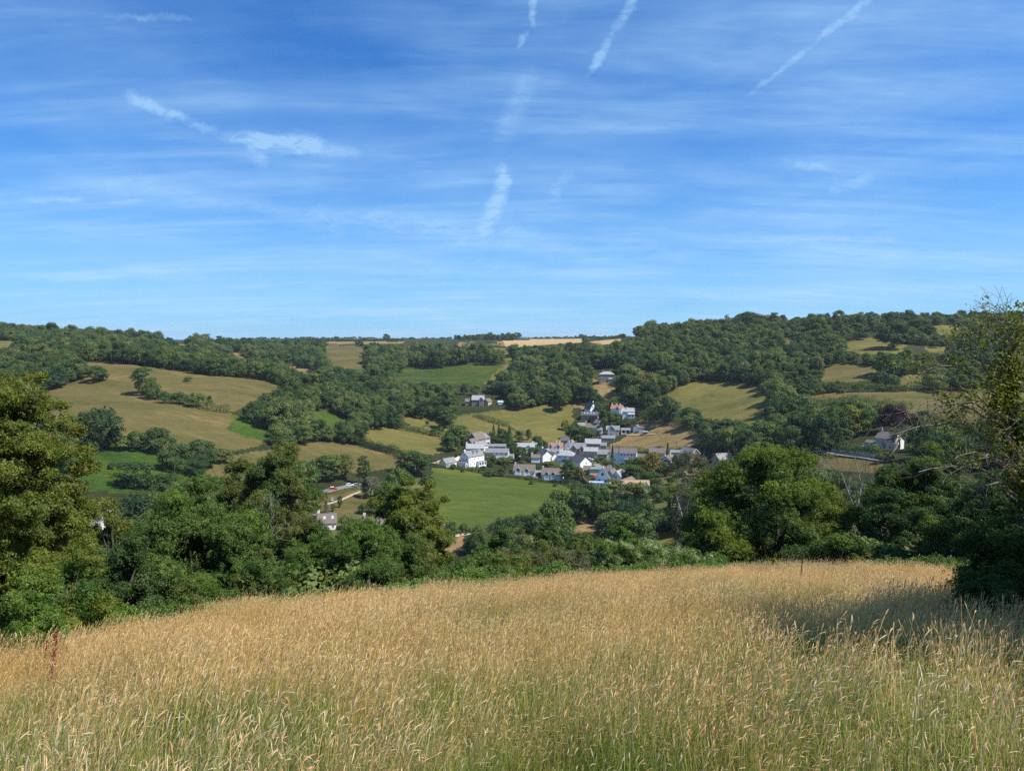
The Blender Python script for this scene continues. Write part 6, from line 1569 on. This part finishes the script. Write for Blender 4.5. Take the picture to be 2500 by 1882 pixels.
# right-hand tree: ivy-clad leaning trunk, sprays of yellow-green leaves, long bare twigs, dense dark skirt
g = ground_at(2490, 12.5); rng = np.random.RandomState(81)
root = empty('ivy_clad_tree', tuple(g), 0, 'leaning ivy-clad tree with bare arching twigs at the right border', 'tree')
def wpt(px, py, D):
    u, v = uv_of(px, py); return Vector((float(u) * D, D, float(v) * D)) - Vector(g)
tp = [Vector((0.35, .1, -.3)), wpt(2500, 1250, 12.6), wpt(2482, 1080, 12.7), wpt(2450, 970, 12.6), wpt(2470, 860, 12.5), wpt(2510, 760, 12.5)]
mb = MB(); mb.tube(tp, [.17, .15, .12, .09, .06, .03], 8); link('trunk', mb.mesh('trunk', M['bark'], True), root)
def wiggle(a, b, nseg, amp):
    out = []
    for i in range(nseg + 1):
        p = a.lerp(b, i / nseg); out.append(p + Vector(rng.normal(size=3)) * amp * (0 < i < nseg))
    return out
# ivy sleeve
ts = rng.uniform(1, 3.6, 5200); ii = ts.astype(int); fr = (ts - ii)[:, None]
T = np.array([list(p) for p in tp]); cen = T[ii] * (1 - fr) + T[ii + 1] * fr
sd_ = sphere_pts(len(ts), rng); rad = .15 + .17 * np.abs(np.sin(ts * 3.1)) 
Pp = cen + sd_ * (rad * rng.uniform(.5, 1.1, len(ts)))[:, None]
V, Q = leaf_quads(Pp, unit(sd_ + rng.normal(size=sd_.shape) * .5), .035 * rng.uniform(.6, 1.3, len(ts)), rng, .8)
link('ivy', mesh_np('ivy', V, Q, [M['oak_leaf'], M['dark_leaf']], (rng.rand(len(ts)) < .55).astype(int)), root)
# bare arching twigs
LP, LN = [], []
def arch(a, b, sag, r, sub, leafy, nm='twig'):
    mb = MB(); n = 9; pts = []
    for i in range(n + 1):
        t = i / n; p = a.lerp(b, t); p = p + Vector((0, 0, sag * math.sin(math.pi * t))) + Vector(rng.normal(size=3)) * .025; pts.append(p)
    mb.tube(pts, [r * (1 - .85 * i / n) + .0025 for i in range(n + 1)], 5, cap=False)
    for k in range(sub):
        i = rng.randint(2, n); s = pts[i]; d = (pts[i] - pts[i - 1]).normalized()
        e = s + (d + Vector(rng.normal(size=3)) * .7).normalized() * rng.uniform(.25, .8)
        mid = s.lerp(e, .5) + Vector((0, 0, rng.uniform(-.1, .12)))
        mb.tube([s, mid, e], [.005, .0035, .002], 3, cap=False)
        for q in range(2):
            e2 = e.lerp(s, rng.uniform(.1, .6)); e3 = e2 + Vector(rng.normal(size=3)) * .16; mb.tube([e2, e3], [.003, .0018], 3, cap=False)
        if rng.rand() < leafy:
            m_ = rng.randint(14, 46); LP.append(np.array(e) + rng.normal(size=(m_, 3)) * .10); LN.append(unit(rng.normal(size=(m_, 3)) * .7 + np.array([0, 0, .8])))
    link(nm, mb.mesh(nm, M['bark_mid']), root)
A = lambda px, py, D=12.5: wpt(px, py, D)
for a, b, sag, r, sub, lf in [
  (A(2490,1120), A(2290,1010,11.8), .35, .020, 12, .15), (A(2480,1080), A(2330,930,12), .15, .018, 12, .3), (A(2460,980), A(2350,840,12.2), .12, .018, 12, .3),
  (A(2480,1180), A(2330,1120,11.6), .30, .022, 12, .1), (A(2490,1230), A(2380,1200,11.5), .25, .022, 12, .1), (A(2500,900), A(2400,780,12.4), .05, .014, 10, .3),
  (A(2505,860), A(2440,745,12.6), .02, .012, 10, .1), (A(2505,880), A(2395,760,13), .04, .010, 10, .1), (A(2500,1050), A(2405,1010,11.9), .12, .014, 10, .5),
  (A(2510,960), A(2400,930,12.1), .1, .013, 10, .7), (A(2520,1150), A(2300,1080,12.6), .4, .016, 12, .2), (A(2530,820), A(2440,850,12.3), .06, .014, 12, .9),
  (A(2540,900), A(2430,900,12.2), .06, .014, 12, .9), (A(2540,1000), A(2420,1080,12.2), .1, .014, 12, .5), (A(2480,1090), A(2280,960,12.8), .3, .012, 12, .2),
  (A(2490,1100), A(2205,1010,12.0), .45, .022, 18, .12), (A(2490,1150), A(2165,1070,11.8), .55, .022, 18, .08), (A(2480,1000), A(2235,905,12.4), .35, .018, 16, .25),
  (A(2500,1220), A(2240,1160,11.6), .35, .022, 18, .08), (A(2490,1060), A(2140,1120,12.2), .75, .018, 18, .05), (A(2480,950), A(2300,855,12.6), .2, .015, 14, .3), (A(2500,1180), A(2290,1190,12), .5, .018, 18, .05),
  (A(2540,780), A(2480,800,12.2), .05, .014, 14, 1), (A(2530,1080), A(2450,1140,12), .1, .012, 12, .5)]:
    arch(a, b, sag, r, sub, lf)
for _ in range(15):    # leaf sprays near the border
    p0 = np.array(A(rng.uniform(2440, 2620), rng.uniform(760, 1130), rng.uniform(12, 13.5))); m_ = rng.randint(40, 110)
    LP.append(p0 + rng.normal(size=(m_, 3)) * np.array([.2, .2, .1])); LN.append(unit(rng.normal(size=(m_, 3)) * .6 + np.array([0, 0, .8])))
Pp = np.concatenate(LP); N = np.concatenate(LN)
V, Q = leaf_quads(Pp, N, .036 * rng.uniform(.6, 1.3, len(Pp)), rng, .55, .15)
link('crown', mesh_np('crown', V, Q, M['lime_leaf']), root)
NT_(2570, 12.6, 1240, 185, 'dense dark thicket under the ivy-clad tree at the right border', 'dark_leaf', .040, 42000, 'bush', 'bush', nl=80, lr=.22, seed=82, trunk=.06, second=('mid_leaf', .4, .1))
NT_(2420, 11.6, 1405, 75, 'low dark bush spilling over the grass at the right border', 'dark_leaf', .036, 16000, 'bush', 'bush', nl=44, lr=.26, seed=83, trunk=.04, second=('mid_leaf', .4, .1))
NT_(2790, 13.2, 900, 170, 'smaller leafy tree just outside the right border', 'oak_leaf', .085, 12000, nl=80, lr=.22, seed=84, trunk=.16, bottom=.1)
NT_(3800, 7.6, -640, 620, 'tall leafy tree outside the right border whose crown shades the grass', 'oak_leaf', .11, 46000, nl=90, lr=.22, seed=85, dens=.8, trunk=.2, bottom=.15)

# ------------------------------------------------------------------ undergrowth between meadow and trees (nobody could count it)
rng = np.random.RandomState(91)
n = 92000
pxs = rng.uniform(-500, 2700, n); us = (pxs - 1250) / F
De = np.interp(us, EU, ED); off = rng.uniform(-.5, 1, n) ** 1
width = np.interp(pxs, [-500, 200, 500, 900, 1300, 1700, 2300, 2700], [6, 7, 9, 10, 9, 6, 6, 6])
D_ = De + .2 + np.abs(off) ** 1.3 * width
X_ = us * D_; lump = vnoise(X_, D_, 2.2, 41) + .6 * vnoise(X_, D_, .8, 42)
prof = np.clip((D_ - De) / 2.5, 0, 1) ** .6
hb = prof * (1.15 + 1.3 * lump) * np.interp(pxs, [-500, 300, 1100, 1400, 2700], [1.1, .95, .75, .62, .8])
hb = np.maximum(hb, .12)
zt = height(X_, D_) + hb * rng.uniform(.55, 1.05, n)
N = unit(rng.normal(size=(n, 3)) * .6 + np.array([0, -.35, .75]))
k = rng.rand(n) < .5
tag(sprays('bramble_undergrowth', np.stack([X_, D_, zt], 1)[k], N[k], (np.clip(.0026 * D_, .03, .085) * 1.7 * rng.uniform(.6, 1.4, n))[k], 'bramble_leaf', 'mid_leaf', (vnoise(X_, D_, 1.6, 43) > .12)[k], rng), kind='stuff')
# leafy ground cover on the hidden slope behind, so nothing stands on bare earth
gx2, gy2 = [], []
rs2 = np.random.RandomState(17)
X2 = rs2.uniform(-190, 190, 5200); Y2 = rs2.uniform(36, 240, 5200)
k = (np.abs(X2 / Y2) < .85) & (Y2 > edge_D(X2, Y2) + 9); X2, Y2 = X2[k], Y2[k]
Z2 = height(X2, Y2); p2x, p2y = pix(X2, Y2, Z2)
# keep clear of the views down to the valley, where the photograph looks past the hedge
hgt = rs2.uniform(1.6, 4.5, len(X2))
topy = pix(X2, Y2, Z2 + hgt)[1]
lim = np.interp(p2x, [-100, 180, 280, 560, 640, 700, 1040, 1090, 1200, 1330, 1560, 1750, 2050, 2200, 2700], [1180, 1290, 1300, 1330, 1330, 1320, 1340, 1385, 1330, 1330, 1335, 1250, 1180, 1150, 1140])
k = topy > lim
X2, Y2, Z2, hgt = X2[k], Y2[k], Z2[k], hgt[k]; n_ = len(X2)
kk2 = rs2.choice([6, 7, 0, 2], n_, p=[.4, .3, .15, .15]); s2_ = hgt / np.array([12.4] * 4 + [14.3] * 2 + [7, 7, 13])[kk2]
s2xy = s2_ * rs2.uniform(1, 1.3, n_)
scatter('hillside_scrub', np.stack([X2, Y2, Z2 - .2], 1), np.stack([np.zeros(n_), np.zeros(n_), rs2.uniform(0, 6, n_)], 1), np.stack([s2xy, s2xy, s2_], 1), kk2, wood_protos)

# ------------------------------------------------------------------ the meadow
def grass_mat(name, stops, trans=.35):
    m, t, out = mat_new(name)
    oi = t.n.new('ShaderNodeObjectInfo'); g = t.n.new('ShaderNodeNewGeometry')
    n = t.mapr(t.noise(g.outputs['Position'], .45, 4, .6), .3, .7)
    n2 = t.mapr(t.noise(g.outputs['Position'], 14.0, 2, .6), .25, .75)
    r = t.math('ADD', t.math('ADD', t.math('MULTIPLY', oi.outputs['Random'], .3), t.math('MULTIPLY', n, .3)), t.math('MULTIPLY', n2, .4))
    cc = t.ramp(r, stops)
    d = t.n.new('ShaderNodeBsdfDiffuse'); t.link(cc, d.inputs['Color']); tr = t.n.new('ShaderNodeBsdfTranslucent'); t.link(cc, tr.inputs['Color'])
    mx = t.n.new('ShaderNodeMixShader'); mx.inputs[0].default_value = trans; t.link(d.outputs[0], mx.inputs[1]); t.link(tr.outputs[0], mx.inputs[2])
    t.link(mx.outputs[0], out.inputs[0]); return m
M['blade'] = grass_mat('grass_blade', [(0.15, (0.09, 0.16, 0.024)), (0.5, (0.19, 0.25, 0.045)), (0.85, (0.38, 0.37, 0.11))], .5)
M['stalk'] = grass_mat('dry_stalk', [(0.15, (0.46, 0.37, 0.11)), (0.5, (0.70, 0.51, 0.19)), (0.85, (0.82, 0.62, 0.28))], .5)
M['straw'] = grass_mat('straw_blade', [(0.15, (0.36, 0.32, 0.08)), (0.5, (0.64, 0.46, 0.16)), (0.85, (0.80, 0.58, 0.24))], .5)
M['stalk2'] = grass_mat('greenish_stalk', [(0.15, (0.26, 0.29, 0.09)), (0.5, (0.42, 0.40, 0.16)), (0.85, (0.62, 0.54, 0.28))], .5)
M['pale'] = grass_mat('pale_seed_head', [(0.15, (0.60, 0.50, 0.28)), (0.5, (0.76, 0.64, 0.42)), (0.85, (0.88, 0.80, 0.60))], .45)
M['seed'] = grass_mat('seed_head', [(0.15, (0.74, 0.54, 0.27)), (0.5, (0.87, 0.67, 0.37)), (0.85, (0.92, 0.79, 0.52))], .45)
M['seed2'] = grass_mat('pinkish_seed_head', [(0.15, (0.64, 0.38, 0.19)), (0.5, (0.76, 0.49, 0.26)), (0.85, (0.84, 0.60, 0.34))], .45)
def clump(seed, nb, ns, R, hb, hs, wind=(.22, 0), fine=1.0, headmix=.35, blade='blade', mats=('stalk', 'seed', 'seed2')):
    rg = np.random.RandomState(seed); Vs, Qs, Ms = [], [], []; off = 0
    def ribbon(p0, yaw, h, lean, curve, w, seg, mi):
        nonlocal off
        n = len(h); t = np.linspace(0, 1, seg + 1)[None, :]
        dx, dy = np.cos(yaw)[:, None], np.sin(yaw)[:, None]
        l = lean[:, None] * t + curve[:, None] * t ** 2.4
        x = p0[:, 0:1] + (dx * l + wind[0] * t ** 2) * h[:, None]; y = p0[:, 1:2] + (dy * l + wind[1] * t ** 2) * h[:, None]
        z = h[:, None] * (t - .35 * np.abs(curve[:, None]) * t ** 2.6)
        a = rg.uniform(0, np.pi, n)[:, None]; ww = w * (1 - .75 * t ** 1.5) if mi == 0 else w * np.ones_like(t)
        ox, oy = np.cos(a) * ww, np.sin(a) * ww
        L_ = np.stack([x - ox, y - oy, z], -1); R_ = np.stack([x + ox, y + oy, z], -1)
        V = np.stack([L_, R_], 2).reshape(n, -1, 3)         # per ribbon 2*(seg+1) verts
        base = off + np.arange(n)[:, None] * 2 * (seg + 1)
        Q = np.concatenate([np.stack([base[:, 0] + 2*i, base[:, 0] + 2*i + 1, base[:, 0] + 2*i + 3, base[:, 0] + 2*i + 2], -1) for i in range(seg)])
        Vs.append(V.reshape(-1, 3)); Qs.append(Q); Ms.append(np.full(len(Q), mi)); off += n * 2 * (seg + 1)
        return np.stack([x[:, -1], y[:, -1], z[:, -1]], -1), unit(np.stack([x[:, -1] - x[:, -2], y[:, -1] - y[:, -2], z[:, -1] - z[:, -2]], -1))
    def pos(n): a = rg.uniform(0, 2*np.pi, n); r = R * np.sqrt(rg.rand(n)); return np.stack([np.cos(a) * r, np.sin(a) * r], 1)
    if nb: ribbon(pos(nb), rg.uniform(0, 6.28, nb), hb * rg.uniform(.5, 1.15, nb), rg.uniform(0, .35, nb), rg.uniform(0, .8, nb), .0042 * fine, 4, 0)
    if ns:
        h = hs * rg.uniform(.50, 1.15, ns)
        tip, d = ribbon(pos(ns), rg.uniform(0, 6.28, ns), h, rg.uniform(0, .16, ns), rg.uniform(0, .22, ns), .0017 * fine, 3, 1)
        # seed heads: spindles of four rings, drooping a little with the wind
        hl = rg.uniform(.035, .085, ns); hr = rg.uniform(.0020, .0046, ns) * fine ** .7
        droop = rg.uniform(0, 1, ns) ** 1.6; bend = np.stack([np.full(ns, .9) + rg.normal(size=ns) * .7, rg.normal(size=ns) * .7, -rg.uniform(.2, 1.2, ns)], 1)
        rings = [0, .3, .7, 1.0]; rr = [.35, 1.0, .8, .12]; K = 4
        ref = unit(np.cross(d, rg.normal(size=(ns, 3)))); b2 = np.cross(d, ref)
        pts = []
        p = tip.copy(); dd = d.copy(); prev = 0
        for i, f in enumerate(rings):
            p = p + dd * ((f - prev) * hl)[:, None]; prev = f; dd = unit(dd + bend * (droop * .45)[:, None])
            for k_ in range(K):
                an = 2*np.pi*k_/K; pts.append(p + (ref * np.cos(an) + b2 * np.sin(an)) * (hr * rr[i])[:, None])
        V = np.stack(pts, 1); base = off + np.arange(ns) * len(pts)
        Q = np.concatenate([np.stack([base + i*K + k_, base + i*K + (k_+1) % K, base + (i+1)*K + (k_+1) % K, base + (i+1)*K + k_], -1) for i in range(3) for k_ in range(K)])
        hm = (rg.rand(ns) < headmix).astype(int)
        Vs.append(V.reshape(-1, 3)); Qs.append(Q); Ms.append(np.tile(2 + hm, 12)); off += ns * len(pts)
    return mesh_np('grass_clump', np.concatenate(Vs), np.concatenate(Qs), [M[blade]] + [M[q] for q in mats], np.concatenate(Ms))
protos = []
for i in range(4): protos.append(clump(100 + i, 62, 32, .30, .52, .72, (.16, 0), fine=.95, mats=('stalk2', 'pale', 'seed2')))                    # 0-3 mixed near
for i in range(3): protos.append(clump(110 + i, 100, 12, .30, .50, .70, (.10, 0), mats=('stalk2', 'pale', 'seed2')))                    # 4-6 green
for i in range(4): protos.append(clump(120 + i, 20, 70, .34, .42, .70, (.16, 0), fine=1.25, headmix=.4, blade='straw'))  # 7-10 golden
for i in range(2): protos.append(clump(130 + i, 60, 10, .26, .40, .62, (.25, 0), fine=1.2, headmix=.9))  # 11-12 brown-pink
grass_coll = proto_collection('grass_shapes', [('grass_shape', m) for m in protos])
rng = np.random.RandomState(55)
def ring_pts(n, r0, r1, a0=-50, a1=50):
    r = np.sqrt(rng.uniform(r0 ** 2, r1 ** 2, n)); a = np.radians(rng.uniform(a0, a1, n)); return np.sin(a) * r, np.cos(a) * r
xs, ys = [], []
for r0, r1, dens in ((.9, 4, 15), (4, 9, 13), (9, 18, 11.5), (18, 48, 9.5)):
    area = math.radians(100) / 2 * (r1 ** 2 - r0 ** 2); a, b = ring_pts(int(area * dens), r0, r1); xs.append(a); ys.append(b)
a = np.radians(rng.uniform(50, 310, 1500)); r = np.sqrt(rng.uniform(1.2 ** 2, 8 ** 2, 1500)); xs.append(np.sin(a) * r); ys.append(np.cos(a) * r)
gx3, gy3 = np.concatenate(xs), np.concatenate(ys)
k = (gy3 < edge_D(gx3, gy3) + .5) & (np.hypot(gx3, gy3) > .95); gx3, gy3 = gx3[k], gy3[k]
gz3 = height(gx3, gy3); n_ = len(gx3); rr_ = np.hypot(gx3, gy3)
green = vnoise(gx3, gy3, 1.7, 61) + .7 * vnoise(gx3, gy3, .7, 62) + .5 * vnoise(gx3, gy3, 5, 64)
nearness = np.clip((12 - rr_ + 2.5 * vnoise(gx3, gy3, 4, 66)) / 6.5, 0, 1)
pr = rng.rand(n_)
gold = (pr > nearness * .80)
vi = np.where(gold, rng.randint(7, 11, n_), rng.randint(0, 4, n_))
vi = np.where((green > .20 - .16 * nearness) & (rng.rand(n_) < .35 + .45 * nearness), rng.randint(4, 7, n_), vi)
big = vnoise(gx3, gy3, 7.0, 71) + .4 * vnoise(gx3, gy3, 2.5, 72)
vi = np.where((big > .20) & (rng.rand(n_) < .62) & (rr_ > 6), rng.randint(0, 7, n_), vi)
vi = np.where((big < -.24) & (rng.rand(n_) < .7), rng.randint(11, 13, n_), vi)
vi = np.where((vnoise(gx3, gy3, 2.6, 63) > .26) & (rng.rand(n_) < .5), rng.randint(11, 13, n_), vi)
sc3 = rng.uniform(.75, 1.15, n_) * (1 + .45 * vnoise(gx3, gy3, 2.4, 65) + .25 * vnoise(gx3, gy3, .9, 67))
rot3 = np.stack([rng.normal(size=n_) * .05, rng.normal(size=n_) * .05, rng.normal(size=n_) * .5 + np.where(gx3 > 2, 0, 0)], 1)
scatter('meadow_grass', np.stack([gx3, gy3, gz3 - .02], 1), rot3, np.stack([sc3, sc3, sc3 * rng.uniform(.88, 1.08, n_)], 1), vi, grass_coll)
print('grass clumps', n_)
# rust-red docks at the left edge
for i, (px, D, h, lab) in enumerate(((97, 11.5, 1.15, 'tall rusty red dock spike near the left border'), (72, 11.8, .95, 'shorter rusty dock spike left of the tall one'), (1965, 22, 1.25, 'single dark dock spike standing in the right half of the meadow'), (88, 10.4, .9, 'nearest brown dock spike at the left border'))):
    g = ground_at(px, D); root = empty('dock_plant', tuple(g), 0, lab, 'dock plant'); rg = np.random.RandomState(i)
    mb = MB(); mb.tube([(0, 0, 0), (.03, 0, h * .5), (.10, 0, h)], [.008, .006, .003], 5); link('stem', mb.mesh('stem', M['dockred']), root)
    t = rg.uniform(.45, 1, 380); rad = .035 * (1.1 - t) + .008
    Pp = np.stack([.1 * t ** 1.5, 0 * t, t * h], 1) + rg.normal(size=(380, 3)) * rad[:, None] * np.array([1, 1, .5])
    V, Q = leaf_quads(Pp, unit(rg.normal(size=(380, 3))), .011, rg, .8); link('seed_head', mesh_np('seed_head', V, Q, M['dockred']), root)

# ------------------------------------------------------------------ haze: one closed box of pale air round the whole place
hb = MB(); hb.box(-6700, 6700, -6700, 6700, float(H.min()) - 1.0, 70.0)
hm = bpy.data.materials.new('haze'); hm.use_nodes = True; ht = NT(hm.node_tree); ht.n.clear()
ho = ht.n.new('ShaderNodeOutputMaterial'); hv = ht.n.new('ShaderNodeVolumePrincipled')
hv.inputs['Color'].default_value = (0.78, 0.88, 1.0, 1); hv.inputs['Density'].default_value = 0.000055; hv.inputs['Anisotropy'].default_value = 0.2
ht.link(hv.outputs[0], ho.inputs['Volume'])
tag(hb.build('haze', hm), kind='stuff')
